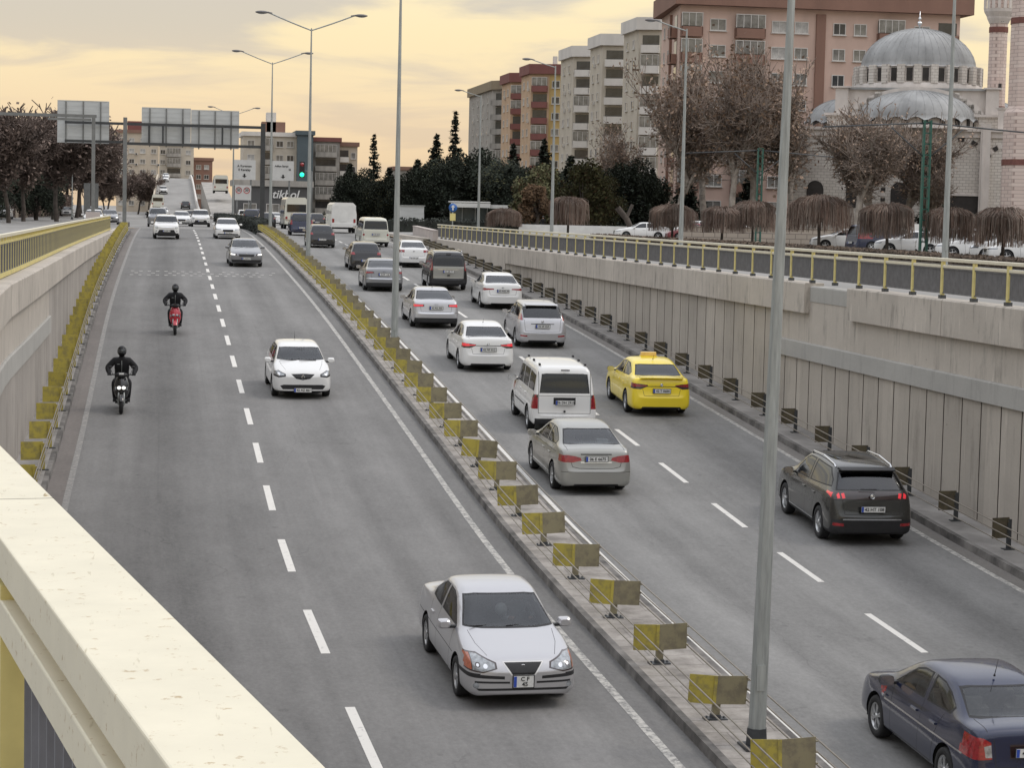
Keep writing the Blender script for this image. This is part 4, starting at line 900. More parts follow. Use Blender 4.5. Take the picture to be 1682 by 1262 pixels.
def balcony_mesh(w, d, h, mk, glazed):
    k = (round(w, 1), round(d, 1), mk, glazed)
    if k not in _BM:
        b = MB(); b.box((0, -d / 2, 0.08), (w, d, 0.16)); b.box((0, -d + 0.06, 0.16 + h / 2), (w, 0.12, h)); 
        for s in (-1, 1): b.box((s * (w / 2 - 0.06), -d / 2, 0.16 + h / 2), (0.12, d, h))
        g = MB(); g.box((0, -0.02, 1.45), (w * 0.92, 0.05, 2.3));  # back pane; on open balconies its dark colour stands for recess shade
        e = MB()
        if glazed:
            n = max(2, int(w / 0.8))
            for i in range(n + 1): e.box((-w / 2 + 0.06 + (w - 0.12) * i / n, -d + 0.06, 1.92), (0.07, 0.07, 1.5))
            e.box((0, -d + 0.06, 2.66), (w, 0.1, 0.08)); g.box((0, -d + 0.08, 1.92), (w - 0.1, 0.02, 1.45))
        else: e.box((0, -d + 0.06, 0.16 + h + 0.12), (w, 0.04, 0.04))
        _BM[k] = (b.mesh('balcony', MT[mk]), g.mesh('balcony_shade_glazing', MT['pane_mid' if glazed else 'pane_dark']), e.mesh('balcony_frame', MT['frame' if glazed else 'dark_steel']))
    return _BM[k]
def block(root, poly, z0, z1, mk, name='wall'):
    mb = MB(); mb.prism(poly, z0, z1, 'z'); return mb.build(name, MT[mk], root)
def dress(root, p0, p1, cols, zf, rnd):
    """cols: (kind, centre fraction, width, extra) placed on the wall from p0 to p1 (outside is on the right hand walking p0->p1)"""
    a = Vector((*p0, 0)); b = Vector((*p1, 0)); d = b - a; l = d.length; u = d.normalized(); ang = math.atan2(u.y, u.x)
    nrm = Vector((u.y, -u.x, 0))
    for c in cols:
        kind, t, w = c[:3]
        for z in zf:
            p = a + u * (t * l) + nrm * 0.01
            if kind == 'win':
                st = rnd.choice(['dark', 'mid', 'mid', 'light']); fm, pm = window_meshes(w, 1.35, st, max(1, int(w / 0.75)))
                o = inst('window', fm, root, (p.x, p.y, z), (0, 0, ang)); inst('pane', pm, o)
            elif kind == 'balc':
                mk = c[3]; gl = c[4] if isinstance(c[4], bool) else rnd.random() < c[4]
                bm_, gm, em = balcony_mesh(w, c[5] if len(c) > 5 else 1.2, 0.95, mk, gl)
                o = inst('balcony', bm_, root, (p.x, p.y, z - 1.45), (0, 0, ang)); inst('balcony_shade_glazing', gm, o); inst('balcony_frame', em, o)
            elif kind == 'strip':
                pass
        if kind == 'win' and 'AC' in globals() and w > 0.9:
            for z in zf:
                if rnd.random() < 0.16: p = a + u * (t * l + w / 2 + 0.55) + nrm * 0.01; inst('air_conditioner', AC, root, (p.x, p.y, z - 0.9), (0, 0, ang))
        if kind == 'strip':
            mb = MB(); q = a + u * (t * l) + nrm * 0.15; zz = (min(zf) - 2, max(zf) + 1.6); dd = c[4] if len(c) > 4 else 0.3; q = a + u * (t * l) + nrm * (dd / 2 - 0.01); mb.box((q.x, q.y, sum(zz) / 2), (w, dd, zz[1] - zz[0]), rz=ang); mb.build('facade_strip', MT[c[3]], root)
def floors(top, n, step): return [top - i * step for i in range(n)]
rb = random.Random(3)
# salmon block facing us
PB = empty('apartment_block', (61.4, 172, 0), 0, 'big salmon pink apartment block with brown balconies and brown roof band behind the mosque', 'building'); PB.location = (-2.0, 172 * (KY - 1), 0)
block(PB, [(61.4, 172), (94.7, 172), (94.7, 190), (63.5, 190)], 0, 26.0, 'b_pink')
block(PB, [(60.6, 171.0), (96.0, 171.0), (96.0, 191), (62.6, 191)], 26.0, 28.1, 'b_brown', 'roof')
block(PB, [(73, 175), (90, 175), (90, 186), (73, 186)], 28.1, 30.2, 'b_brown', 'roof_storey')
for x, y in ((70, 180), (92, 178), (84, 183)): block(PB, [(x, y), (x + 0.9, y), (x + 0.9, y + 0.9), (x, y + 0.9)], 28.1, 31.5, 'b_brown', 'chimney')
_ac = MB(); _ac.box((0, -0.18, 0), (0.85, 0.36, 0.6)); _ac.box((0, -0.37, 0), (0.5, 0.03, 0.5), 1); AC = _ac.mesh('air_conditioner', [MT['frame'], MT['pane_dark']])
zf = floors(23.9, 8, 2.95); PX = lambda px: (px - 1125) / 443.0
dress(PB, (61.4, 172), (94.7, 172), [('balc', PX(1142), 2.5, 'b_brown', 0.6, 0.7), ('win', PX(1184), 1.9), ('balc', PX(1233), 3.5, 'b_brown', 0.8, 0.7), ('win', PX(1280), 1.8), ('win', PX(1315), 1.6), ('strip', PX(1345), 1.1, 'b_brown'),
                                  ('win', PX(1375), 1.5), ('win', PX(1408), 1.5), ('balc', PX(1456), 3.2, 'b_brown', 0.8, 0.7), ('win', PX(1507), 1.9), ('balc', PX(1548), 2.4, 'b_brown', 0.2, 0.7)], zf, rb)
dress(PB, (63.5, 190), (61.4, 172), [('win', 0.2, 0.9), ('win', 0.42, 0.9), ('strip', 0.58, 0.5, 'b_brown'), ('balc', 0.80, 2.6, 'b_brown', False, 0.8)], zf, rb)
# white and cream stepped blocks along the street
def street_block(y0, ym, y1, X, zt, label, wall_mk, band_mk, balc_mk, fas_mk='b_white', nfl=9, fl=2.95, glz=0.35, out=2.4, mid_mk=None, wins=(0.3, 0.7), face=None):
    """window bay from ym to y1 along the street, balcony bay from y0 to ym turned toward us"""
    root = empty('apartment_block', (0, 0, 0), 0, label, 'building'); y0, ym, y1 = y0 * KY, ym * KY, y1 * KY
    P = [(X, y1), (X, ym), (X + out, y0), (X + 16, y0), (X + 16, y1)]
    block(root, P[::-1], 0, zt - 1.7, wall_mk)
    Q = [(X - 0.5, y1 + 0.0), (X - 0.5, ym - 0.5), (X + out - 0.6, y0 - 0.4), (X + 16, y0 - 0.4), (X + 16, y1)]
    block(root, Q[::-1], zt - 1.7, zt + 0.1, fas_mk, 'roof')
    z = floors(zt - 3.6, nfl, fl)
    L2 = math.hypot(out, ym - y0)
    dress(root, (X, y1), (X, ym), [('win', t, 1.25) for t in wins], z, rb)
    dress(root, (X, ym), (X + out, y0), face or [('balc', 0.54, L2 * 0.80, balc_mk, glz, 1.3)], z, rb)
    for k in range(3): block(root, [(X + 4 + k * 3.5, ym - 1), (X + 4.7 + k * 3.5, ym - 1), (X + 4.7 + k * 3.5, ym), (X + 4 + k * 3.5, ym)], zt, zt + 1.6, 'b_brown' if k == 1 else 'b_white', 'chimney')
    return root
street_block(219.5, 220.3, 227.5, 70, 30.6, 'tallest-looking cream block with white balconies next to the salmon block', 'b_cream', None, 'b_white', glz=0.5, out=3.1)
street_block(237.6, 238.4, 245.2, 70, 30.2, 'middle cream block with open white balconies, between two like it', 'b_cream', None, 'b_white', glz=0.15, out=3.5)
street_block(254.0, 255.0, 263.1, 70, 30.0, 'cream block with white balconies touching the maroon-roofed block', 'b_cream', None, 'b_white', glz=0.4, out=2.9)
street_block(282.6, 284.0, 291.5, 70, 29.6, 'orange block with maroon balconies and maroon roof band', 'b_orange', None, 'b_maroon', 'b_maroon', glz=0.8, out=6.0, face=[('balc', 0.27, 2.9, 'b_maroon', 0.8, 1.2), ('strip', 0.76, 2.7, 'b_ochre', 0.03), ('win', 0.74, 1.5)])
street_block(299.0, 300.0, 308.0, 70, 29.3, 'narrow orange block with maroon balconies farther down the street', 'b_orange', None, 'b_maroon', 'b_maroon', glz=0.8, out=2.5)
street_block(313.0, 316.0, 340.0, 70, 29.0, 'grey weathered block with an olive roof band at the far end of the row', 'b_grey', None, 'b_grey', 'b_olive', glz=0.3, out=3.0, wins=(0.2, 0.4, 0.6, 0.8))
# far blocks beyond the carriageway
def plain_block(x0, x1, y, dep, zt, mk, label, nfl, cols, z_top, step=3.0, roof_mk='b_brown', w=1.5, side=None, extras=()):
    root = empty('apartment_block', (0, y * (KY - 1), 0), 0, label, 'building')
    block(root, [(x0, y), (x1, y), (x1, y + dep), (x0, y + dep)], 0, zt, mk); block(root, [(x0 - .4, y - .4), (x1 + .4, y - .4), (x1 + .4, y + dep), (x0 - .4, y + dep)], zt, zt + 0.9, roof_mk, 'roof')
    dress(root, (x0, y), (x1, y), [c if isinstance(c, tuple) else ('win', c, w) for c in cols], floors(z_top, nfl, step), rb)
    if side: dress(root, (x0, y + dep), (x0, y), [('win', t, 1.4) for t in side], floors(z_top, nfl, step), rb)
    for (bx0, bx1, bz, m2) in extras: block(root, [(bx0, y + 3), (bx1, y + 3), (bx1, y + 7), (bx0, y + 7)], zt, zt + bz, m2, 'roof_storey')
    return root
plain_block(-9.0, 3.0, 452, 14, 22.6, 'b_sand', 'sand coloured block with small windows left of the flyover top', 7, [0.12, 0.36, 0.62, 0.88], 20.5, roof_mk='b_brown', extras=[(-6, 0, 3.5, 'b_maroon')])
plain_block(3.3, 13.5, 470, 14, 20.0, 'b_cream', 'cream block with grey balconies rising straight above the flyover', 6, [('balc', 0.42, 4.2, 'b_grey', 0.5, 1.2), 0.84, 0.1], 18.0)
plain_block(13.5, 19.5, 480, 14, 16.0, 'b_brown', 'brownish block half hidden beside the flyover crest', 4, [0.3, 0.7], 14.0)
plain_block(20.0, 31.3, 332, 16, 17.2, 'b_cream', 'grey cream block with framed top windows behind the dark gantry leg', 5, [0.14, ('balc', 0.44, 2.6, 'b_grey', 0.5, 1.0), 0.68, 0.88], 15.6, roof_mk='b_white', extras=[(24, 29, 3.2, 'b_brown'), (25, 27, 5.2, 'b_white')])
plain_block(31.3, 34.6, 330, 16, 17.6, 'b_slate', 'narrow slate blue clad block behind the green traffic light', 1, [], 15.0, roof_mk='b_slate')
plain_block(34.6, 40.5, 332, 16, 16.4, 'b_grey', 'grey block with stacked balconies right of the slate blue block', 5, [('balc', 0.5, 4.6, 'b_grey', 0.3, 1.2)], 14.5, roof_mk='b_maroon')
plain_block(40.5, 44.6, 334, 16, 15.6, 'b_sand', 'cream end block with a white column front before the conifers', 5, [('balc', 0.3, 2.0, 'b_white', 0.5, 1.0), 0.78], 13.6, w=1.0)
SH = plain_block(13.0, 24.5, 236, 10, 5.2, 'b_shop', 'low dark shop building with large white lettering under the lane sign', 1, [0.2, 0.5, 0.8], 1.9, roof_mk='b_grey', w=2.0)
t = MB(); text_into(t, 'tikbol', 1.75, Matrix.Translation((20.6, 235.85, 4.0)) @ Matrix.Rotation(PI / 2, 4, 'X'), 0, ext=0.05, shear=0.25, bold=0.03); t.build('shop_lettering', MT['white_paint'], SH)
for x0, x1, y, h, mk, lab in ((44, 66, 420, 9, 'b_brown', 'low brown building far behind the conifers'), (-60, -25, 420, 14, 'b_grey', 'grey block hidden behind the left trees'), (60, 110, 380, 12, 'b_grey', 'grey far block behind the street row')):
    plain_block(x0, x1, y, 12, h, mk, lab, 2, [0.2, 0.5, 0.8], h - 2)
# ---------------------------------------------------------------- flyover
def flyover():
    mb = MB(); rows = []; zprof = lambda y: 0.02 if y < 245 else (9.2 * (1 - math.cos(min(1, (y - 245) / 175) * PI)) / 2 if y < 420 else 9.2 - (y - 420) * 0.03)
    xc = lambda y: 4.35 + (y - 250) * 0.0155
    ys = ysteps(235, 520, 6)
    for y in ys: rows.append([(xc(y) - 4.1, y * KY, -0.1), (xc(y) - 4.1, y * KY, zprof(y)), (xc(y) + 4.1, y * KY, zprof(y)), (xc(y) + 4.1, y * KY, -0.1)])
    mb.grid(rows, 0, mats=lambda i, j: 0 if j == 1 else 1); o = mb.build('flyover_road', [MT['asphalt_far'], MT['pale_wall']]); tag(o, kind='structure')
    for s, mk, lab in ((-1, 'b_sand', 'tan parapet wall on the left edge of the flyover'), (1, 'b_white', 'whitish parapet wall on the right edge of the flyover')):
        mb = MB(); mb.grid([[(xc(y) + s * 4.0, y * KY, zprof(y) - 0.3), (xc(y) + s * 4.0, y * KY, zprof(y) + 1.0), (xc(y) + s * 4.3, y * KY, zprof(y) + 1.0), (xc(y) + s * 4.3, y * KY, -0.1)] for y in ys], 0)
        tag(mb.build('parapet_wall', MT[mk]), lab, 'wall')
    return xc, zprof
FLX, FLZ = flyover()
# ---------------------------------------------------------------- mosque
def block_mat(name, c1, c2, mortar, bw, bh, ms=0.012):
    m, N, L, b = new_mat(name); b.inputs['Roughness'].default_value = 0.9
    tc = N.new('ShaderNodeTexCoord'); sp = N.new('ShaderNodeSeparateXYZ'); L.new(tc.outputs['Object'], sp.inputs[0])
    ad = N.new('ShaderNodeMath'); ad.operation = 'ADD'; L.new(sp.outputs['X'], ad.inputs[0]); L.new(sp.outputs['Y'], ad.inputs[1]); cb = N.new('ShaderNodeCombineXYZ'); L.new(ad.outputs[0], cb.inputs[0]); L.new(sp.outputs['Z'], cb.inputs[1])
    br = nnode(N, L, 'TexBrick', Scale=1.0); L.new(cb.outputs[0], br.inputs['Vector'])
    br.inputs['Color1'].default_value = (*c1, 1); br.inputs['Color2'].default_value = (*c2, 1); br.inputs['Mortar'].default_value = (*mortar, 1); br.inputs['Mortar Size'].default_value = ms
    br.inputs['Brick Width'].default_value = bw; br.inputs['Row Height'].default_value = bh; L.new(br.outputs['Color'], b.inputs['Base Color']); return m
MT['m_block'] = block_mat('pale_stone_blocks', (0.60, 0.56, 0.51), (0.68, 0.64, 0.59), (0.36, 0.32, 0.29), 0.62, 0.30, 0.022)
MT['m_pink'] = block_mat('pink_stone_blocks', (0.62, 0.50, 0.45), (0.72, 0.61, 0.55), (0.40, 0.31, 0.28), 0.62, 0.34, 0.022)
MT['m_trim'] = mat('pale_stone_trim', (0.66, 0.61, 0.57), 0.85, 0, 0.12, 0.8, stretch=(1, 1, .4)); MT['m_red'] = mat('red_stone_band', (0.20, 0.085, 0.07), 0.85)
MT['m_lead'] = mat('lead_roof', (0.33, 0.335, 0.335), 0.6, 0.0, 0.22, 0.5, stretch=(1, 1, 0.3)); MT['m_dark'] = mat('dark_opening', (0.035, 0.03, 0.028), 0.6, 0, 0.3, 1)
def mosque(cx, cy, label):
    root = empty('mosque', (cx, cy, 0), -R(20), label, 'mosque'); X0, X1, Y0 = -12.4, 10.2, -8.0
    def part(nm, mk, fn, par=None):
        mb = MB(); fn(mb); return mb.build(nm, [MT[k] for k in (mk if isinstance(mk, (list, tuple)) else [mk])], par or root)
    part('wall', 'm_block', lambda b: (b.box((-1.1, 1.5, 5.6), (X1 - X0, 19, 11.2)), b.box((-0.25, 1.5, 12.0), (17.5, 15, 1.6))))
    part('cornice', 'm_trim', lambda b: (b.box((-1.1, 1.5, 11.35), (X1 - X0 + 0.9, 19.9, 0.3)), b.box((-1.1, 1.5, 10.9), (X1 - X0 + 0.4, 19.4, 0.6)), b.box((-0.25, 1.5, 12.9), (18.1, 15.6, 0.25))))
    part('drum_base', 'm_trim', lambda b: b.box((0, 2.0, 14.2), (13.9, 13.9, 2.6)))
    part('drum_base_cornice', 'm_lead', lambda b: b.box((0, 2.0, 15.6), (14.6, 14.6, 0.22)))
    # drum with window bays and scalloped eave
    n = 24; rd = 6.6
    part('drum', 'm_trim', lambda b: b.lathe([(rd + 0.1, 15.7), (rd + 0.1, 16.3), (rd - 0.35, 16.35), (rd - 0.35, 18.15), (0.1, 18.2)], 48, (0, 2.0, 0)))
    for i in range(n):
        a = 2 * PI * i / n; part('drum_pier', 'm_block', lambda b: b.box(((rd - 0.12) * math.cos(a), 2.0 + (rd - 0.12) * math.sin(a), 17.25), (0.55, 0.75, 1.9), rz=a))
    for i in range(n):
        a = 2 * PI * (i + 0.5) / n; part('drum_window', 'm_dark', lambda b: b.box(((rd - 0.33) * math.cos(a), 2.0 + (rd - 0.33) * math.sin(a), 17.2), (0.1, 0.62, 1.35), rz=a))
    def dome(b, r, h, z, cyy, a0=0, arc=2 * PI, seg=72, lob=24):
        rows = []; K = 14
        for i in range(seg + 1):
            t = a0 + arc * i / seg; row = []; wv = abs(math.cos(lob / 2 * (t - a0))) 
            for k in range(K + 1):
                p = (PI / 2) * k / K; rr = r * math.cos(p); zz = z + h * math.sin(p)
                if k == 0: row.append((rr * 1.065 * math.cos(t), cyy + rr * 1.065 * math.sin(t), z - 0.30 + 0.45 * wv)); 
                row.append((rr * math.cos(t), cyy + rr * math.sin(t), zz + (0.14 * wv if k == 0 else 0)))
            rows.append(row)
        b.grid(rows, 0, smooth=True)
        ribs = int(lob * arc / (2 * PI)) * 2
        for i in range(ribs + 1):
            t = a0 + arc * i / ribs; pts = [((r * math.cos(PI / 2 * k / 10) - 0.005) * math.cos(t), cyy + (r * math.cos(PI / 2 * k / 10) - 0.005) * math.sin(t), z + (h + 0.02) * math.sin(PI / 2 * k / 10)) for k in range(11)]
            b.path(pts, 0.03, 4)
    part('dome', 'm_lead', lambda b: dome(b, 6.0, 4.25, 18.1, 2.0))
    part('dome_finial', 'chrome', lambda b: (b.tube((0, 2, 22.3), (0, 2, 24.2), 0.09, 0.03, 8), b.ball((0, 2, 22.9), 0.26, 10, 6), b.ball((0, 2, 23.4), 0.17, 10, 6)))
    # front half dome under a broad arch
    part('half_dome', 'm_lead', lambda b: dome(b, 6.0, 3.1, 12.35, -5.2, PI, PI, 48, 20))
    part('half_dome_drum', 'm_trim', lambda b: b.lathe([(6.15, 11.4), (6.15, 11.7), (5.85, 11.75), (5.85, 12.5)], 32, (0, -5.2, 0), arc=PI, a0=PI))
    def hd(b):
        for i in range(10): a = PI + PI * (i + 0.5) / 10; b.box((5.87 * math.cos(a), -5.2 + 5.87 * math.sin(a), 12.05), (0.1, 0.6, 0.75), rz=a)
    part('half_dome_window', 'm_dark', hd)
    def arch(b):
        o = [(7.2 * math.cos(t), 11.9 + 3.9 * math.sin(t)) for t in [PI * i / 20 for i in range(21)]]; q = [(6.35 * math.cos(t), 11.9 + 3.35 * math.sin(t)) for t in [PI * i / 20 for i in range(21)]]
        for i in range(20): b.hexa([(q[i][0], -5.35, q[i][1]), (o[i][0], -5.35, o[i][1]), (o[i][0], -4.9, o[i][1]), (q[i][0], -4.9, q[i][1]), (q[i + 1][0], -5.35, q[i + 1][1]), (o[i + 1][0], -5.35, o[i + 1][1]), (o[i + 1][0], -4.9, o[i + 1][1]), (q[i + 1][0], -4.9, q[i + 1][1])])
    part('great_arch', 'm_trim', arch)
    for sg in (-1, 1): part('stepped_buttress', 'm_block', lambda b: [b.box((sg * (3.9 + k * 0.75), -4.9, 14.9 - k * 0.6), (0.8, 0.9, 0.75)) for k in range(4)])
    for s in (-1, 1):
        part('side_half_dome', 'm_lead', lambda b: dome(b, 4.6, 2.7, 12.3, 2.0, 0 if False else (PI / 2 if s < 0 else -PI / 2), PI, 36, 16)).location = (s * 6.9, 0, 0)
        part('corner_turret', 'm_trim', lambda b: (b.box((s * 7.6, -5.0, 13.6), (1.3, 1.3, 4.0)), b.box((s * 7.6, -5.0, 15.7), (1.8, 1.8, 0.16))))
    for x in (-3.6, 8.55):
        part('chimney_pier', 'm_trim', lambda b: (b.box((x, -7.2, 12.4), (0.75, 0.75, 2.0)), b.lathe([(0.35, 13.35), (0.68, 13.7), (0.001, 13.75)], 8, (x, -7.2, 0))))
    # front wall: arched windows, blind arches with striped heads, pilaster, porch
    yf = Y0
    def arched(b, x, z0, w, h, d=0.08, m=0):
        pts = [(-w / 2, z0), (w / 2, z0)] + [(w / 2 * math.cos(t), z0 + h - w / 2 + w / 2 * math.sin(t)) for t in [PI * i / 8 for i in range(9)]]
        b.prism([(x + p, q) for p, q in pts], yf - d, yf + 0.05, 'y', m)
    for x in (-9.9, -5.9, -1.4):
        part('window', 'm_dark', lambda b: arched(b, x, 3.3, 1.7, 2.7)); 
    for x in (-0.6, 4.6, 9.0):
        def vous(b, x=x):
            r0 = 2.2 if x < 9 else 1.6
            for i in range(11):
                t0, t1 = PI * i / 11 + 0.02, PI * (i + 1) / 11 - 0.02; P = [(x + r * math.cos(t), 8.0 + r * math.sin(t)) for r, t in ((r0, t0), (r0 + 0.45, t0), (r0 + 0.45, t1), (r0, t1))]
                b.prism(P, yf - 0.10, yf + 0.02, 'y', i % 2)
            for s in (-1, 1):
                for k in range(9): b.box((x + s * (r0 + 0.22), yf - 0.05, 3.7 + k * 0.5), (0.45, 0.12, 0.34), k % 2)
        part('striped_arch', ['m_trim', 'm_dark'], vous)
    part('lattice_window', 'm_dark', lambda b: [b.box((-0.6 + (i % 2) * 0.18 + (j) * 0.36 - 0.45, yf - 0.03, 7.6 + i * 0.22), (0.15, 0.1, 0.13)) for i in range(7) for j in range(3)])
    part('pilaster', 'm_trim', lambda b: (b.box((7.0, yf - 0.3, 6.0), (1.0, 0.6, 12.0)), b.box((6.8, yf - 0.65, 6.0), (0.22, 0.12, 11.5))))
    part('porch', 'm_dark', lambda b: b.box((5.0, yf - 0.05, 2.9), (3.9, 0.16, 3.6)))  # dark slab stands in for the shade inside the porch opening
    part('porch_lintel', 'm_trim', lambda b: b.box((5.0, yf - 0.12, 4.85), (4.3, 0.3, 0.25)))
    part('porch_lattice', 'b_sand', lambda b: [b.box((3.4 + i * 0.42, yf - 0.18, 1.9), (0.12, 0.06, 1.5)) for i in range(9)] + [b.box((5.0, yf - 0.18, 1.1 + k * 1.5), (3.9, 0.07, 0.12)) for k in range(2)])
    return root
mosque(79.5, 221.6, 'stone mosque with a ribbed grey lead dome and a half dome below it')
def minaret(loc, r, h, label, bands, balc=None):
    root = empty('minaret', loc, 0, label, 'minaret')
    mb = MB(); mb.lathe([(r * 1.18, 0), (r * 1.18, 12.2), (r, 12.8), (r * 0.97, h)], 10, smooth=False); mb.build('shaft', MT['m_pink'], root)
    for z in bands:
        rr = (r * 1.18 if z < 12.2 else r) + 0.05
        mb = MB(); mb.lathe([(rr - 0.1, z), (rr, z), (rr, z + 0.55), (rr - 0.1, z + 0.55)], 10, smooth=False); mb.build('stone_band', MT['m_red'], root)
    if balc:
        mb = MB(); mb.lathe([(r, balc - 1.5), (r * 1.25, balc - 1.0), (r * 1.3, balc - 0.8), (r * 1.6, balc - 0.3), (r * 1.65, balc), (r, balc)], 16, smooth=False); mb.build('balcony', MT['m_trim'], root)
        mb = MB()
        for i in range(16): a = 2 * PI * i / 16; mb.box((r * 1.6 * math.cos(a), r * 1.6 * math.sin(a), balc + 0.5), (0.12, 0.3, 1.0), rz=a)
        mb.lathe([(r * 1.55, balc + 1.0), (r * 1.68, balc + 1.0), (r * 1.68, balc + 1.15), (r * 1.55, balc + 1.15)], 16, smooth=False); mb.build('balustrade', MT['m_trim'], root)
    for k in range(3): 
        mb = MB(); mb.box((0, -r * 1.02, 9 + k * 7), (0.3, 0.1, 0.7)); mb.build('slit_window', MT['m_dark'], root)
    mb = MB(); mb.lathe([(r * 1.0, h), (r * 1.1, h + 0.1), (0.05, h + 7)], 12); mb.build('cap', MT['m_lead'], root)
minaret((86.1, 152 * KY, 0), 0.95, 36, 'slim stone minaret shaft with a railed balcony, left of the broader one', (13.5, 21.6), 24.0)
minaret((80.2, 136 * KY, 0), 1.9, 38, 'broad pink stone minaret at the right edge with red bands', (7.4, 20.4), None)
# ---------------------------------------------------------------- trees
def twig_tree(seed, h, trunk_h, spread, levels, kids_, r0, tw_r, bark, twigk, leafk=None, leaves=0, up=0.35, droop=0.0, extra=6, lsz=1.0):
    """bare broadleaf: returns (trunk mesh, crown mesh)"""
    rnd = random.Random(seed); T = MB(); Cc = MB(); tips = []
    def grow(p, d, l, r, lv):
        n = 3 if lv < 2 else 2; q = p
        for s in range(n):
            d2 = (d + Vector((rnd.gauss(0, .10), rnd.gauss(0, .10), rnd.gauss(0, .06) + up * 0.10 - droop * lv * 0.05))).normalized(); e = q + d2 * (l / n); rr = r * (1 - 0.22 * (s + 1) / n)
            (T if lv < 2 else Cc).tube(q, e, r * (1 - 0.22 * s / n), rr, 6 if lv < 2 else 3, 0 if lv < 2 else (0 if lv < 4 else 1), caps=False); q = e; d = d2
            if lv >= 3 and rnd.random() < 0.5: tips.append(q.copy())
        if 1 <= lv <= 3:
            for _ in range(extra):
                a0 = p.lerp(q, rnd.uniform(0.1, 1.0)); w = Vector((rnd.gauss(0, 1), rnd.gauss(0, 1), rnd.gauss(0.3, .6))).normalized(); L_ = rnd.uniform(0.25, 0.6) * trunk_h * 0.55; a1 = a0 + w * L_; Cc.tube(a0, a1, tw_r * 1.2, tw_r, 3, 1, caps=False)
                for _k in range(3):
                    b0 = a0.lerp(a1, rnd.uniform(.3, 1)); b1 = b0 + (w + Vector((rnd.gauss(0, .7), rnd.gauss(0, .7), rnd.gauss(0.1, .6)))).normalized() * L_ * 0.6; Cc.tube(b0, b1, tw_r, tw_r * .6, 3, 1, caps=False); tips.append(b1)
        if lv >= levels: tips.append(q.copy()); return
        for i in range(kids_[min(lv, len(kids_) - 1)]):
            a = rnd.uniform(0, 2 * PI); ax = d.orthogonal().normalized(); ax = Matrix.Rotation(a, 3, d) @ ax; sp = rnd.uniform(0.5, 1.0) * spread
            nd = (d + ax * sp + Vector((0, 0, up))).normalized(); grow(q if i == 0 else p.lerp(q, rnd.uniform(0.75 if lv == 0 else 0.25, 1.0)), nd, l * rnd.uniform(0.55, 0.84), max(tw_r, r * 0.60), lv + 1)
    grow(Vector((0, 0, 0)), Vector((0, 0, 1)), trunk_h, r0, 0)
    for _ in range(leaves):
        t = rnd.choice(tips) + Vector((rnd.gauss(0, .12), rnd.gauss(0, .12), rnd.gauss(0, .12))); e = Vector((rnd.gauss(0, 1), rnd.gauss(0, 1), rnd.gauss(0, 1))).normalized(); f = e.orthogonal().normalized(); s = rnd.uniform(0.06, 0.12) * lsz
        Cc.face([t - e * s, t + f * s * .7, t + e * s, t - f * s * .7], 2 + (rnd.random() < 0.5))
    zm = max(v[2] for v in Cc.v); k = h / zm
    for M_ in (T, Cc): M_.v = [(x * k, y * k, z * k) for x, y, z in M_.v]
    mats = [MT[bark], MT[twigk], MT[leafk or twigk], MT[(leafk or twigk) + '2']]
    return T.mesh('trunk', mats), Cc.mesh('crown', mats)
def put_tree(name, meshes, loc, rz, s, label, cat='tree', group=None, sz=1.0):
    root = empty(name, (XC(loc[0], loc[1]), loc[1] * KY, loc[2]), rz, label, cat, group); root.scale = (s, s, s * sz)
    inst('trunk', meshes[0], root); inst('crown', meshes[1], root); return root
MT['bark_pale'] = mat('pale_bark', (0.34, 0.30, 0.26), 0.9, 0, 0.3, 2); MT['bark_dark'] = mat('dark_bark', (0.085, 0.07, 0.06), 0.95, 0, 0.3, 2)
plane = [twig_tree(11 + i, 21, 2.2, 0.70, 6, (5, 4, 3, 3, 2, 2), 0.14, 0.013, 'bark_pale', 'twig_brown', 'leaf_dry', 2200, up=0.42, extra=8, lsz=0.75) for i in range(2)]
small_bare = [twig_tree(31 + i, 9, 1.6, 0.85, 6, (5, 4, 3, 3, 2, 2), 0.15, 0.014, 'bark_pale', 'twig_brown', 'leaf_dry', 1500, up=0.30, extra=13, lsz=0.5) for i in range(2)]
dark_bare = [twig_tree(51 + i, 12, 1.5, 0.95, 6, (5, 4, 3, 3, 2, 2), 0.095, 0.022, 'bark_dark', 'twig_dark', 'twig_dark', 1600, up=0.22, extra=28, lsz=0.8) for i in range(3)]
rt = random.Random(5)
for i, (x, y, s, lab) in enumerate(((57.5, 148, 1.0, 'tall bare plane tree with pale forking limbs, left of the foremost lamp post'), (53.5, 152, 0.85, 'bare plane tree at the left end of the pale-limbed group'), (61.5, 151, 0.98, 'bare plane tree whose crown is crossed by the foremost lamp post'),
        (65.5, 150, 0.86, 'bare plane tree just right of the foremost lamp post'), (49.5, 160, 0.62, 'smaller bare brown tree beside the dark conifer'), (59.5, 160, 0.95, 'bare plane tree farthest back against the salmon block'))):
    put_tree('plane_tree', plane[i % 2], (x, y, 0), rt.uniform(0, 6), s, lab)
for i, (x, y, s, lab) in enumerate(((67.5, 140, 1.5, 'fine twigged bare tree in front of the mosque left corner'), (71.0, 143, 1.55, 'fine twigged bare tree before the first arched mosque window'), (74.6, 144, 1.45, 'fine twigged bare tree before the middle of the mosque wall'), (77.6, 143, 1.0, 'fine twigged bare tree beside the green mast'))):
    put_tree('bare_tree', small_bare[i % 2], (x, y, 0), rt.uniform(0, 6), s, lab)
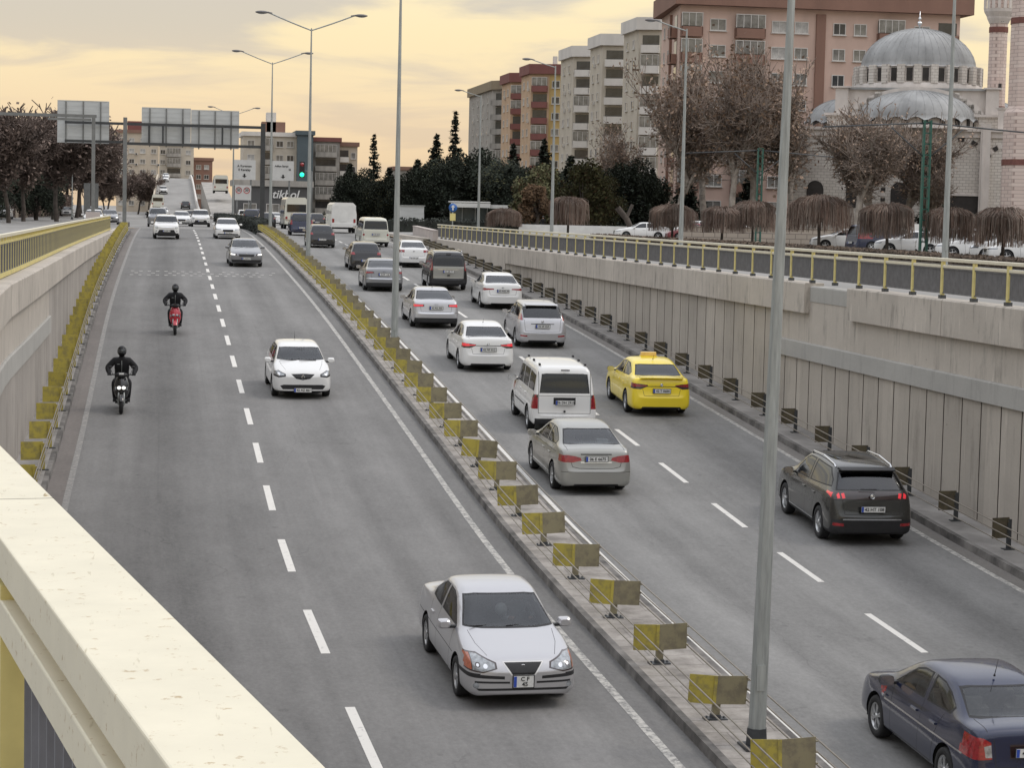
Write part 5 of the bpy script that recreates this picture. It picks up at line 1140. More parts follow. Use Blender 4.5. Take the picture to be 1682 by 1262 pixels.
# left wood: brown leafless street trees in rows
GL = 'leafless brown trees along the left street'
k = 0
for row, (x0, x1, y0, y1, n) in enumerate(((-13, -8.3, 146, 250, 9), (-20, -12.5, 140, 250, 8), (-28, -17, 150, 240, 8))):
    for i in range(n):
        t = i / (n - 1); x = x0 + (x1 - x0) * t + rt.uniform(-.6, .6); y = y0 + (y1 - y0) * t + rt.uniform(-2, 2)
        put_tree('street_tree', dark_bare[k % 3], (x, y, 0), rt.uniform(0, 6), rt.uniform(0.86, 1.10) * (1 + 0.16 * t), 'leafless dark brown street tree in the dense rows beyond the left street', 'tree', GL); k += 1
for i, (x, y) in enumerate(((-7.5, 300), (-4.5, 318), (-2.0, 330), (-9, 330), (0.2, 360))): put_tree('street_tree', dark_bare[i % 3], (x, y, 0), i, 0.8, 'small far leafless tree left of the flyover foot, %s from the left' % ORD[(0, 2, 3, 1, 4)[i]])
put_tree('street_tree', dark_bare[0], (-9.4, 165, 0), 1.0, 1.08, 'tallest leafless tree showing above the left sign panel')
# weeping pollards
def pollard(seed):
    rnd = random.Random(seed); T = MB(); Cc = MB(); T.tube((0, 0, 0), (0.02, 0, 1.55), 0.10, 0.085, 7, 0); 
    for i in range(7): a = i * 0.9; T.tube((0, 0, 1.5), (0.5 * math.cos(a), 0.5 * math.sin(a), 2.15), 0.06, 0.035, 5, 0, caps=False)
    for i in range(1900):
        a = rnd.uniform(0, 2 * PI); r = (1.6 + 0.25 * math.sin(a * 2 + seed) + 0.12 * math.sin(a * 5 + seed * 2)) * math.sqrt(rnd.uniform(0.02, 1)) * rnd.uniform(0.85, 1.08); h0 = 2.1; ztop = 2.25 + 0.62 * math.sqrt(max(0, 1 - (r / 2.0) ** 2)) + rnd.gauss(0, .06)
        c, s = math.cos(a), math.sin(a); L_ = rnd.uniform(0.5, 1.45) * (0.5 + r / 2.2)
        pts = [(0.35 * r * c, 0.35 * r * s, ztop - 0.12), (0.8 * r * c, 0.8 * r * s, ztop), (r * c, r * s, ztop - 0.18), (r * 1.03 * c + rnd.gauss(0, .05), r * 1.03 * s + rnd.gauss(0, .05), max(0.95, ztop - 0.2 - L_))]
        Cc.path(pts, 0.011, 3, 0 if rnd.random() < 0.55 else 1)
    return T.mesh('trunk', MT['bark_dark']), Cc.mesh('crown', [MT['willow'], MT['twig_brown']])
pol = [pollard(1), pollard(2), pollard(3), pollard(4)]
for i, (x, y, s, lab) in enumerate(((36.9, 106, 0.95, 'weeping pollard in front of the grey lamp post by the plane trees'), (39.9, 104, 1.0, 'weeping pollard left of its near twin, in front of the tan block wall'), (42.2, 104, 0.97, 'weeping pollard right of its near twin, in front of the tan block wall'), (43.2, 95, 1.12, 'weeping pollard just right of the foremost lamp post'), (43.0, 85, 1.02, 'round weeping pollard before the mosque arched window'),
        (41.5, 75, 0.85, 'small weeping pollard behind the lamp post by the mosque porch'), (40.6, 68, 0.92, 'weeping pollard at the right edge under the minarets'), (33.6, 122, 1.05, 'weeping pollard beside the leaning dark trunk'), (30.6, 132, 0.8, 'small weeping pollard behind the bus shelter poles'))):
    put_tree('pollard_tree', pol[i % 4], (x, y, 0), rt.uniform(0, 6), s, lab, sz=rt.uniform(0.9, 1.12))
# conifers and dense evergreens
def conifer(seed, h, r, base=0.12, spire=0.3, dens=1.0, leaf=0.22):
    rnd = random.Random(seed); T = MB(); Cc = MB(); T.tube((0, 0, 0), (0, 0, h * 0.97), 0.02 * h, 0.03, 7, 0, caps=False); z = h * base
    while z < h * 0.99:
        t = (z / h - base) / (1 - base); rr = r * ((1 - t) ** 1.15 * (1 - spire) + spire * (1 - t) ** 2.6) * rnd.uniform(0.7, 1.15) + 0.12
        nb = max(4, int((9 - 5 * t) * dens))
        for i in range(nb):
            a = rnd.uniform(0, 2 * PI); q = Vector((rr * math.cos(a), rr * math.sin(a), -0.12 * rr + rnd.gauss(0.05, .12))) * rnd.uniform(0.6, 1.1); p = Vector((0, 0, z)); Cc.tube(p, p + q, 0.03, 0.012, 3, 2, caps=False)
            n = int(6 + 15 * rr / r * dens)
            for k in range(n):
                u = rnd.uniform(0.15, 1.0); c = p + q * u + Vector((rnd.gauss(0, .22), rnd.gauss(0, .22), rnd.gauss(-0.05, .13))) * (0.5 + 0.25 * rr); e = Vector((rnd.gauss(0, 1), rnd.gauss(0, 1), rnd.gauss(0, .45))).normalized(); f = e.cross(Vector((rnd.gauss(0, .3), rnd.gauss(0, .3), 1))).normalized(); s = leaf * rnd.uniform(0.6, 1.3)
                Cc.face([c - e * s, c + f * s * .5, c + e * s, c - f * s * .5], 0 if rnd.random() < .6 else 1)
        z += h * 0.028 * rnd.uniform(0.8, 1.3)
    return T.mesh('trunk', MT['bark_dark']), Cc.mesh('crown', [MT['leaf_dark'], MT['leaf_dark2'], MT['bark_dark']])
def leafy(seed, h, r, k0, k1=None, n=9000, clumps=26, leaf=0.16):
    rnd = random.Random(seed); T = MB(); Cc = MB(); T.tube((0, 0, 0), (0.3, 0, h * 0.4), 0.22, 0.14, 7, 0, caps=False); cl = []
    for i in range(clumps):
        a = rnd.uniform(0, 2 * PI); u = rnd.uniform(-0.75, 1.0); rr = r * math.sqrt(max(0.05, 1 - u * u)) * rnd.uniform(0.35, 0.85); c = Vector((rr * math.cos(a), rr * math.sin(a), h * 0.56 + u * h * 0.38)); cl.append((c, r * rnd.uniform(0.22, 0.42), rnd.random())); T.tube((0.3, 0, h * 0.38), tuple(c), 0.06, 0.02, 4, 0, caps=False)
    for i in range(n):
        c, s0, tone = rnd.choice(cl); v = Vector((rnd.gauss(0, 1), rnd.gauss(0, 1), rnd.gauss(0, .85))); v = v.normalized() * s0 * rnd.uniform(0.55, 1.15); p = c + v; e = Vector((rnd.gauss(0, 1), rnd.gauss(0, 1), rnd.gauss(0, 1))).normalized(); f = e.orthogonal().normalized(); s = leaf * rnd.uniform(0.6, 1.3)
        Cc.face([p - e * s, p + f * s * .6, p + e * s, p - f * s * .6], (0 if rnd.random() < 0.5 + 0.3 * tone else 1) if rnd.random() < 0.85 else 2)
    return T.mesh('trunk', MT['bark_dark']), Cc.mesh('crown', [MT[k0], MT[k0 + '2'], MT[k1 or k0]])
con = [conifer(1, 15, 4.6, 0.05, 0.35, 1.6, 0.30), conifer(2, 12, 5.2, 0.04, 0.15, 1.8, 0.30), conifer(3, 9, 5.0, 0.04, 0.05, 2.0, 0.30)]
ced = [leafy(71, 8.6, 4.8, 'leaf_dark', None, 20000, 40, 0.17), leafy(72, 7.6, 4.4, 'leaf_dark', 'leaf_olive', 18000, 36, 0.17)]
for i, (x, y, s, lab) in enumerate(((26.8, 198, 0.78, 'broad dark cedar left of the second lamp post'), (30.4, 196, 0.75, 'broad dark cedar right of the second lamp post'), (33.8, 190, 0.82, 'broad dark cedar behind the slim grey pole'), (36.6, 191, 1.0, 'broad dark cedar under the tall spires, left one'), (39.6, 188, 1.05, 'broad dark cedar under the tallest spire'), (42.6, 184, 1.0, 'broad dark cedar above the bus shelter roof'), (45.6, 180, 0.85, 'broad dark cedar below the grey block'), (48.8, 180, 0.85, 'broad dark cedar below the orange block'), (52.0, 178, 0.8, 'broad dark cedar below the cream block'), (46.6, 160, 0.8, 'dark cedar right behind the olive bush trees'), (50.4, 158, 0.85, 'dark cedar beside the tan wall'))):
    put_tree('cedar', ced[i % 2], (x, y, 0), rt.uniform(0, 6), s, lab)
for x, y, m, s, lab in ((28.9, 200, 0, 0.80, 'thin spired dark conifer right beside the second lamp post'), (39.6, 200, 0, 1.02, 'tallest spired conifer, against the sky left of the grey block'), (36.8, 198, 1, 1.0, 'dark conifer with a leaning tip just left of the tallest one'), (31.6, 204, 2, 0.85, 'low dark conifer behind the second lamp post'),
        (34.0, 196, 2, 0.95, 'broad dark conifer under the leaning-tipped one'), (42.0, 195, 1, 0.86, 'dark conifer below the tallest spire, toward the grey block'), (45.5, 192, 1, 0.90, 'dark conifer in front of the grey block'), (49.0, 190, 1, 0.95, 'dark conifer standing before the orange block'), (52.5, 205, 0, 0.75, 'dark conifer tip showing beside the cream block'),
        (26.6, 206, 2, 0.9, 'low dark conifer at the left end of the evergreen row'), (38.0, 185, 2, 0.85, 'broad low conifer behind the grey cabin'), (42.8, 182, 2, 0.82, 'broad low conifer left of the olive bush tree'), (47.0, 170, 2, 0.95, 'dark conifer just left of the pale-limbed plane trees'), (49.6, 155, 2, 0.78, 'dark round conifer beside the tan wall end'),
        (55.0, 165, 2, 0.8, 'dark conifer behind the plane tree limbs'), (60.0, 168, 2, 0.85, 'dark conifer between plane trunks and the salmon block'), (66.0, 164, 2, 0.8, 'dark conifer behind the pollards left of the mosque'), (79.5, 146.5, 2, 0.72, 'dark conifer by the mosque porch behind the green mast')):
    put_tree('conifer', con[m], (x, y, 0), rt.uniform(0, 6), s, lab)
olive = [leafy(7, 6.6, 3.2, 'leaf_olive', 'leaf_rust', 13000, 30, 0.13), leafy(8, 6.0, 3.0, 'leaf_olive', 'leaf_rust')]
for x, y, s, lab in ((37.6, 146, 1.0, 'olive green bush tree at the left of the leafy pair'), (41.2, 144, 1.08, 'olive green bush tree over the leaning dark trunk'), (44.5, 152, 0.9, 'olive green bush tree at the right of the leafy group')):
    put_tree('bush_tree', olive[int(x) % 2], (x, y, 0), rt.uniform(0, 6), s, lab)
rust = leafy(9, 4.6, 1.9, 'leaf_rust', None, 3500, 14); put_tree('bush_tree', rust, (35.4, 140, 0), 0, 1.0, 'small rust brown tree left of the olive bush trees')
LT = MB(); LT.path([(0, 0, 0), (-0.5, 0, 0.9), (-0.9, 0, 1.7), (-1.7, 0, 2.6)], 0.26, 7); LT.path([(-0.9, 0, 1.7), (-0.4, 0, 2.9)], 0.14, 6); o = LT.build('leaning_trunk', MT['bark_dark'], loc=(40.9, 128 * KY, 0)); tag(o, 'leaning thick dark tree trunk right of the grey lamp post', 'tree')
ev = leafy(12, 6.0, 3.4, 'leaf_dark', None, 7000, 22)
for x, y, s, lab in ((-15.5, 150, 0.9, 'dark green shrub at the foot of the left trees, nearer one'), (-12.0, 172, 0.9, 'dark green shrub at the foot of the left trees, farther one'), (-19.5, 148, 0.9, 'dark green shrub at the left picture edge under the trees')):
    put_tree('evergreen_shrub', ev, (x, y, 0), 0, s, lab, 'shrub')
# ---------------------------------------------------------------- cars
def car_cage(P):
    L, W, H = P['L'], P['W'], P['H']; hw = W / 2; yf, yr = L / 2, -L / 2
    hz = P['hood']; cy, cz = P['cowl']; wy, wz = P['wst']; ry, rz = P['roof_end']; by, bz = P['rwb']; dz = P['deck']
    zs = P['sill']; bf, br = P['belt']; rw = P.get('roofw', 0.70) * hw; peak = H
    kind = P['kind']
    def belt(y): 
        t = min(1, max(0, (cy - y) / max(0.1, cy - by))); return bf + (br - bf) * t
    S = []   # y, ztop, wtop, zbelt, wbelt, wside, zsill, crown
    nt = P.get('nose_taper', 1.0)
    S.append((yf, hz - 0.20, 0.60 * hw * nt, None, 0.70 * hw * nt, 0.74 * hw * nt, zs + 0.05, 0.01))
    S.append((yf - 0.07, hz - 0.07, 0.70 * hw, None, 0.83 * hw, 0.88 * hw, zs + 0.01, 0.015))
    S.append((yf - P.get('nose_len', 0.20), hz, 0.74 * hw, None, 0.90 * hw, 0.955 * hw, zs, 0.02))
    fy = yf - 0.45; S.append((fy, hz + (cz - hz) * 0.28, 0.78 * hw, None, 0.945 * hw, 0.99 * hw, zs, 0.03))
    my = (fy + cy) / 2; S.append((my, hz + (cz - hz) * 0.68, 0.80 * hw, None, 0.955 * hw, hw, zs, 0.03))
    S.append((cy + 0.10, cz - 0.015, 0.80 * hw, None, 0.955 * hw, hw, zs, 0.03))
    S.append((cy - 0.03, cz + 0.03, 0.79 * hw, belt(cy), 0.945 * hw, hw, zs, 0.03))
    t = 0.5; my = (cy + wy) / 2; S.append((my, (cz + wz) / 2 + 0.03, 0.795 * hw - 0.5 * (0.795 * hw - rw), belt(my), 0.94 * hw, hw, zs, 0.035))
    S.append((wy + 0.03, wz, rw + 0.015, belt(wy), 0.94 * hw, hw, zs, 0.03))
    S.append((wy - 0.22, wz + (peak - wz) * 0.75, rw, belt(wy), 0.94 * hw, hw, zs, 0.025))
    my = (wy + ry) / 2 - 0.05; S.append((my, peak - 0.02, rw, belt(my), 0.94 * hw, hw, zs, 0.025))
    S.append((ry + 0.20, rz + (peak - rz) * 0.55, rw, belt(ry), 0.94 * hw, hw, zs, 0.025))
    S.append((ry, rz, rw - 0.01, belt(ry), 0.935 * hw, 0.995 * hw, zs, 0.025))
    my = (ry + by) / 2
    rwm = P.get('rear_w', 0.80) * hw
    S.append((my, (rz + bz) / 2 + P.get('rbulge', 0.02), (rw + rwm) / 2, belt(my), 0.93 * hw, 0.99 * hw, zs, 0.03))
    if kind == 'sedan':
        S.append((by + 0.02, bz + 0.01, rwm, None, 0.93 * hw, 0.985 * hw, zs, 0.03))
        S.append((by - 0.12, bz - 0.01, rwm, None, 0.93 * hw, 0.985 * hw, zs, 0.03))
        my = (by + yr) / 2; S.append((my, (bz + dz) / 2 + 0.005, rwm, None, 0.925 * hw, 0.975 * hw, zs, 0.03))
        S.append((yr + 0.17, dz, rwm * 0.98, None, 0.90 * hw, 0.955 * hw, zs + 0.01, 0.02))
        S.append((yr + 0.11, dz - 0.05, rwm * 0.97, None, 0.87 * hw, 0.935 * hw, zs + 0.02, 0.01))
    else:
        S.append((by, bz, rwm, None, 0.90 * hw, 0.965 * hw, zs + 0.01, 0.02))
        S.append((min(by - 0.03, yr + 0.13), bz - 0.10, rwm, None, 0.88 * hw, 0.945 * hw, zs + 0.01, 0.015))
    S.append((yr + 0.05, P.get('bumper_z', 0.62) + 0.03, 0.80 * hw, None, 0.84 * hw, 0.90 * hw, zs + 0.03, 0.005))
    S.append((yr, P.get('bumper_z', 0.62) - 0.06, 0.70 * hw, None, 0.76 * hw, 0.82 * hw, zs + 0.06, 0.0))
    rings = []
    for (y, zt, wt, zb, wb, ws, z0, cr) in S:
        bl = belt(y)
        z3 = (zb if zb is not None else zt - 0.035); z3 = min(z3, zt - 0.03)
        z4 = min(bl - 0.08, z3 - 0.05); z5 = z0 + (z4 - z0) * 0.52; z6 = z0 + 0.07
        x3 = wb - 0.035
        rings.append([(0, zt + cr), (wt * 0.62, zt + cr * 0.72), (wt, zt), (x3, z3), (wb, z4), (ws, z5), (ws * 0.985, z6), (ws * 0.88, z0), (0, z0)])
    return S, rings
def subdivided(verts, faces, creases, levels):
    me = bpy.data.meshes.new('cage'); me.from_pydata(verts, [], faces); me.update()
    if creases:
        at = me.attributes.new('crease_edge', 'FLOAT', 'EDGE')
        idx = {tuple(sorted(e.vertices)): e.index for e in me.edges}
        for (a, b), w in creases.items():
            k = idx.get(tuple(sorted((a, b))))
            if k is not None: at.data[k].value = w
    o = bpy.data.objects.new('cage', me); COL.objects.link(o)
    md = o.modifiers.new('s', 'SUBSURF'); md.levels = levels; md.render_levels = levels
    dg = bpy.context.evaluated_depsgraph_get(); dg.update()
    out = bpy.data.meshes.new_from_object(o.evaluated_get(dg))
    bpy.data.objects.remove(o); bpy.data.meshes.remove(me)
    return out
TAGS = ['body', 'trim', 'glass', 'dark_glass', 'lens', 'lens_on', 'red', 'red_on', 'amber', 'smoke', 'seam', 'grille', 'chrome', 'plastic', 'hole', 'accent', 'sub', 'panel']
class Carver:
    """cuts outlines into a curved shell so that lamps, panes and gaps follow its surface"""
    AX = {'side': (1, 2, 0), 'front': (0, 2, 1), 'rear': (0, 2, 1), 'top': (0, 1, 2)}
    def __init__(s, me):
        s.bm = bmesh.new(); s.bm.from_mesh(me)
        s.t = s.bm.faces.layers.int.new('tag'); s.c = s.bm.faces.layers.int.new('cand')
    def cut(s, view, poly, tagname, yr=None, zr=None, sgn=1, nmin=None, only=None):
        a, b, k = s.AX[view]; bm = s.bm; bm.faces.ensure_lookup_table()
        # orient counter-clockwise
        ar = sum(poly[i][0] * poly[(i + 1) % len(poly)][1] - poly[(i + 1) % len(poly)][0] * poly[i][1] for i in range(len(poly)))
        if ar < 0: poly = poly[::-1]
        lo = (min(p[0] for p in poly), min(p[1] for p in poly)); hi = (max(p[0] for p in poly), max(p[1] for p in poly))
        dirn = {'side': sgn, 'front': 1, 'rear': -1, 'top': 1}[view]
        nm = nmin if nmin is not None else {'side': 0.30, 'front': 0.12, 'rear': 0.12, 'top': 0.25}[view]
        for f in bm.faces:
            f[s.c] = 0
            if f.normal[k] * dirn < nm: continue
            if only is not None and TAGS[f[s.t]] not in only: continue
            ct = None
            us = [v.co[a] for v in f.verts]; vs = [v.co[b] for v in f.verts]
            if max(us) < lo[0] or min(us) > hi[0] or max(vs) < lo[1] or min(vs) > hi[1]: continue
            if yr is not None:
                ys = [v.co[1] for v in f.verts]
                if max(ys) < yr[0] or min(ys) > yr[1]: continue
            f[s.c] = 1
        for i in range(len(poly)):
            p, q = poly[i], poly[(i + 1) % len(poly)]
            du, dv = q[0] - p[0], q[1] - p[1]; l = math.hypot(du, dv)
            if l < 1e-6: continue
            co = [0, 0, 0]; no = [0, 0, 0]; co[a], co[b] = p; no[a], no[b] = dv / l, -du / l
            fs = [f for f in bm.faces if f[s.c] == 1]
            sel = []
            for f in fs:
                ds = [(v.co[a] - p[0]) * no[a] + (v.co[b] - p[1]) * no[b] for v in f.verts]
                if min(ds) < -1e-5 and max(ds) > 1e-5: sel.append(f)
            if not sel: continue
            g = set(sel)
            for f in sel: g.update(f.edges); g.update(f.verts)
            bmesh.ops.bisect_plane(bm, geom=list(g), dist=1e-5, plane_co=co, plane_no=no)
        ti = TAGS.index(tagname)
        for f in bm.faces:
            if f[s.c] != 1: continue
            c = f.calc_center_median(); ok = True
            for i in range(len(poly)):
                p, q = poly[i], poly[(i + 1) % len(poly)]
                if (q[0] - p[0]) * (c[b] - p[1]) - (q[1] - p[1]) * (c[a] - p[0]) < 0: ok = False; break
            if ok: f[s.t] = ti
    def both(s, view, poly, tagname, **kw):
        if view == 'side':
            s.cut('side', poly, tagname, sgn=1, **kw); s.cut('side', poly, tagname, sgn=-1, **kw)
        else:
            s.cut(view, poly, tagname, **kw); s.cut(view, [(-x, z) for x, z in poly], tagname, **kw)
    def line(s, view, pts, w=0.010, tagname='seam', both=True, **kw):
        for (x0, y0), (x1, y1) in zip(pts[:-1], pts[1:]):
            l = math.hypot(x1 - x0, y1 - y0); nx, ny = -(y1 - y0) / l * w / 2, (x1 - x0) / l * w / 2
            q = [(x0 + nx, y0 + ny), (x1 + nx, y1 + ny), (x1 - nx, y1 - ny), (x0 - nx, y0 - ny)]
            (s.both if both else s.cut)(view, q, tagname, only=('body', 'panel', 'accent'), **kw)
def circle(cx, cy, r, n=22, a0=0.0, sy=1.0): return [(cx + r * math.cos(a0 + 2 * PI * i / n), cy + r * sy * math.sin(a0 + 2 * PI * i / n)) for i in range(n)]
def rrect(cx, cy, w, h, r=0.02):
    o = []
    for sx, sy, a in ((1, -1, -PI / 2), (1, 1, 0), (-1, 1, PI / 2), (-1, -1, PI)):
        for k in range(3): t = a + k * PI / 4; o.append((cx + sx * (w / 2 - r) + r * math.cos(t), cy + sy * (h / 2 - r) + r * math.sin(t)))
    return o
_WHEELS = {}
def wheel_meshes(r, w, spokes, style):
    key = (round(r, 3), w, spokes, style)
    if key in _WHEELS: return _WHEELS[key]
    rr = r * 0.66
    t = MB()
    prof = [(rr * 0.98, -w / 2 + 0.02), (rr * 1.03, -w / 2), (r * 0.93, -w / 2), (r * 0.985, -w / 2 + 0.02), (r, -w / 2 + 0.05), (r, w / 2 - 0.05), (r * 0.985, w / 2 - 0.02), (r * 0.93, w / 2), (rr * 1.03, w / 2), (rr * 0.98, w / 2 - 0.02)]
    t.lathe(prof, 28, axis='x'); tm = t.mesh('tyre', MT['rubber'])
    d = MB(); x1 = w / 2 - 0.012
    d.lathe([(rr, x1 - 0.06), (rr, x1), (rr * 0.93, x1), (rr * 0.90, x1 - 0.05)], 28, axis='x')
    d.lathe([(rr * 0.93, x1 - 0.07), (0.001, x1 - 0.07)], 20, axis='x', m=1)
    d.lathe([(rr * 0.24, x1 - 0.05), (rr * 0.22, x1 - 0.002), (0.001, x1 + 0.004)], 14, axis='x')
    for i in range(spokes):
        a = 2 * PI * i / spokes
        for da in ((0,) if style == 'single' else (-0.13, 0.13)):
            u0 = Vector((0, math.cos(a + da * 0.6), math.sin(a + da * 0.6))); u1 = Vector((0, math.cos(a + da), math.sin(a + da)))
            tn = Vector((0, -math.sin(a), math.cos(a)))
            w0, w1 = (rr * 0.15, rr * 0.11) if style == 'single' else (rr * 0.07, rr * 0.06)
            p = []
            for x in (x1 - 0.045, x1 - 0.006):
                p += [u0 * rr * 0.15 - tn * w0 + Vector((x, 0, 0)), u1 * rr * 0.92 - tn * w1 + Vector((x, 0, 0)), u1 * rr * 0.92 + tn * w1 + Vector((x, 0, 0)), u0 * rr * 0.15 + tn * w0 + Vector((x, 0, 0))]
            d.hexa([p[0], p[1], p[2], p[3], p[4], p[5], p[6], p[7]], 0)
    dm = d.mesh('rim', [MT['alloy'], MT['black']])
    _WHEELS[key] = (tm, dm); return tm, dm
def plate_mesh(txt, w=0.50, h=0.115, two=False):
    mb = MB(); mb.box((0, 0, 0), (w, 0.012, h), 0); mb.box((-w / 2 + 0.024, -0.004, 0), (0.044, 0.010, h * 0.94), 1)
    mt = Matrix.Translation((0.022, -0.0115, 0)) @ Matrix.Rotation(PI / 2, 4, 'X')
    if two:
        a, b = txt.split('|')
        text_into(mb, a, h * 0.52, Matrix.Translation((0.02, -0.0115, h * 0.23)) @ Matrix.Rotation(PI / 2, 4, 'X'), 2, bold=0.002)
        text_into(mb, b, h * 0.52, Matrix.Translation((0.02, -0.0115, -h * 0.23)) @ Matrix.Rotation(PI / 2, 4, 'X'), 2, bold=0.002)
    else: text_into(mb, txt, h * 0.82, mt, 2, bold=0.002)
    # dark surround behind the plate
    mb.box((0, 0.006, 0), (w + 0.03, 0.010, h + 0.025), 3)
    return mb.mesh('number_plate', [MT['plate'], MT['plate_blue'], MT['ink'], MT['black']])
TAGMAT = {'trim': 'black', 'glass': 'glass', 'dark_glass': 'dark_glass', 'lens': 'lens', 'lens_on': 'lens_on', 'red': 'red', 'red_on': 'red_on', 'amber': 'amber',
          'smoke': 'smoke', 'seam': 'seam', 'grille': 'black', 'chrome': 'chrome', 'plastic': 'black'}
def make_car(P, body_mat, label, cat='car', group=None, accent=None, panel=None):
    root = empty(P.get('name', 'parked_car'), label=label, cat=cat, group=group)
    L, W, H = P['L'], P['W'], P['H']; hw = W / 2
    S, rings = car_cage(P)
    verts = []; faces = []; n = 9
    for (st, rg) in zip(S, rings):
        y = st[0]
        for (x, z) in rg: verts.append((x, y, z))
        for (x, z) in rg[1:8]: verts.append((-x, y, z))
    K = 16
    def vi(i, j, sd):
        if sd > 0 or j in (0, 8): return i * K + j
        return i * K + 8 + j
    for i in range(len(S) - 1):
        for j in range(8):
            faces.append((vi(i, j, 1), vi(i, j + 1, 1), vi(i + 1, j + 1, 1), vi(i + 1, j, 1)))
            faces.append((vi(i, j + 1, -1), vi(i, j, -1), vi(i + 1, j, -1), vi(i + 1, j + 1, -1)))
    for i, fl in ((0, False), (len(S) - 1, True)):
        for j in range(8):
            q = [vi(i, j, 1), vi(i, j, -1), vi(i, j + 1, -1), vi(i, j + 1, 1)]
            q = [x for k, x in enumerate(q) if x not in q[:k]]
            faces.append(tuple(reversed(q)) if fl else tuple(q))
    cr = {}
    ncw = 6; nst = len(S)
    for sd in (1, -1):
        for i in range(nst - 1):
            cr[(vi(i, 2, sd), vi(i + 1, 2, sd))] = 0.25
            if 5 <= i <= nst - 5: cr[(vi(i, 3, sd), vi(i + 1, 3, sd))] = 0.45
            cr[(vi(i, 6, sd), vi(i + 1, 6, sd))] = 0.3
            cr[(vi(i, 7, sd), vi(i + 1, 7, sd))] = 0.6
        for j in range(0, 7):
            for i in (P.get('crease_st', ())): cr[(vi(i % nst, j, sd), vi(i % nst, j + 1, sd))] = 0.5
            cr[(vi(nst - 1, j, sd), vi(nst - 1, j + 1, sd))] = 0.35
            cr[(vi(0, j, sd), vi(0, j + 1, sd))] = 0.2
    me = subdivided(verts, faces, cr, 2)
    C = Carver(me); bpy.data.meshes.remove(me)
    bmesh.ops.recalc_face_normals(C.bm, faces=C.bm.faces)
    for p in P['features'](P): 
        fn = p[0]; getattr(C, fn)(*p[1], **p[2])
    # wheel openings
    wr = P['wr']; fa, ra = P['axles']
    for ya in (fa, ra):
        C.both('side', circle(ya, wr + 0.01, wr + P.get('arch', 0.05), 26), 'hole', nmin=0.02)
    bm = C.bm; hi = TAGS.index('hole')
    dele = []
    for f in bm.faces:
        c = f.calc_center_median()
        if f[C.t] == hi: dele.append(f); continue
        if f.normal.z < -0.3 and abs(c.x) > hw * 0.60:
            for ya in (fa, ra):
                if abs(c.y - ya) < wr + 0.03 and c.z < wr: dele.append(f); break
    bmesh.ops.delete(bm, geom=dele, context='FACES')
    # split into parts
    groups = {}
    for f in bm.faces: groups.setdefault(TAGS[f[C.t]], []).append(f)
    partname = {'glass': 'window', 'dark_glass': 'window', 'lens': 'headlight', 'lens_on': 'headlight', 'red': 'tail_light', 'red_on': 'tail_light', 'amber': 'indicator', 'smoke': 'tail_light', 'grille': 'grille', 'panel': 'tailgate', 'accent': 'lower_trim', 'chrome': 'chrome_trim'}
    def mesh_of(fs, name, mats, midx=lambda f: 0, off=0.0):
        vm = {}; vs = []; fc = []; mi = []
        for f in fs:
            ids = []
            for v in f.verts:
                if v.index not in vm: vm[v.index] = len(vs); vs.append(tuple(v.co + v.normal * off))
                ids.append(vm[v.index])
            fc.append(ids); mi.append(midx(f))
        m2 = bpy.data.meshes.new(name); m2.from_pydata(vs, [], fc)
        for q in mats: m2.materials.append(q)
        m2.polygons.foreach_set('material_index', mi); m2.polygons.foreach_set('use_smooth', [True] * len(fc)); m2.update()
        return m2
    bm.verts.index_update()
    bfs = groups.get('body', []) + groups.get('trim', []) + groups.get('seam', []) + groups.get('plastic', [])
    bt = {TAGS.index('body'): 0, TAGS.index('trim'): 1, TAGS.index('seam'): 2, TAGS.index('plastic'): 1}
    body = inst('body', mesh_of(bfs, 'body', [body_mat, MT['black'], MT['seam']], lambda f: bt[f[C.t]]), root)
    for tname, fs in groups.items():
        if tname in ('body', 'trim', 'seam', 'plastic', 'hole'): continue
        # islands -> separate parts
        left = set(fs)
        while left:
            st = [left.pop()]; isl = []
            while st:
                f = st.pop(); isl.append(f)
                for e in f.edges:
                    for g in e.link_faces:
                        if g in left: left.remove(g); st.append(g)
            if sum(f.calc_area() for f in isl) < 0.0006: continue
            mm = {'accent': accent, 'panel': panel}.get(tname) or MT[TAGMAT.get(tname, 'black')]
            c = sum((f.calc_center_median() for f in isl), Vector()) / len(isl)
            nm = partname[tname]
            if nm == 'window':
                nn = sum((f.normal * f.calc_area() for f in isl), Vector()).normalized()
                nm = 'windshield' if nn.y > 0.35 and abs(nn.x) < 0.4 else ('rear_window' if nn.y < -0.3 and abs(nn.x) < 0.4 else 'side_window')
            inst(nm, mesh_of(isl, nm, [mm], off=-0.002 if nm.endswith('window') or nm == 'windshield' else 0.001), root)
    C.bm.free()
    # underbody: wheel arches and floor
    ub = MB(); zs = P['sill']
    for ya in (fa, ra):
        for s in (1, -1):
            x0, x1 = s * (hw * 0.985 - 0.02), s * hw * 0.60
            pr = [(wr + P.get('arch', 0.05) + 0.004, x0), (wr + P.get('arch', 0.05) + 0.004, x1), (0.02, x1)]
            ub.lathe(pr, 16, (0, ya, wr + 0.01), 'x', smooth=False, arc=PI * 1.16, a0=-PI * 0.08)
    ub.box((0, 0, zs + 0.02), (W * 0.62, L * 0.86, 0.10))
    ub.box((0, (fa + ra) / 2, zs + 0.03), (W * 0.84, (fa - ra) - 2 * wr - 0.14, 0.08))
    ub.build('underbody', MT['well'], root)
    # interior
    it = MB(); bf = min(P['belt']); cy = P['cowl'][0]; by = P['rwb'][0]; sc = 1 if P.get('seats', 'grey') == 'grey' else 2
    it.box((0, (cy + by) / 2, (zs + 0.08 + bf - 0.12) / 2), (W * 0.80, abs(cy - by) - 0.05, bf - 0.20 - zs), 0)
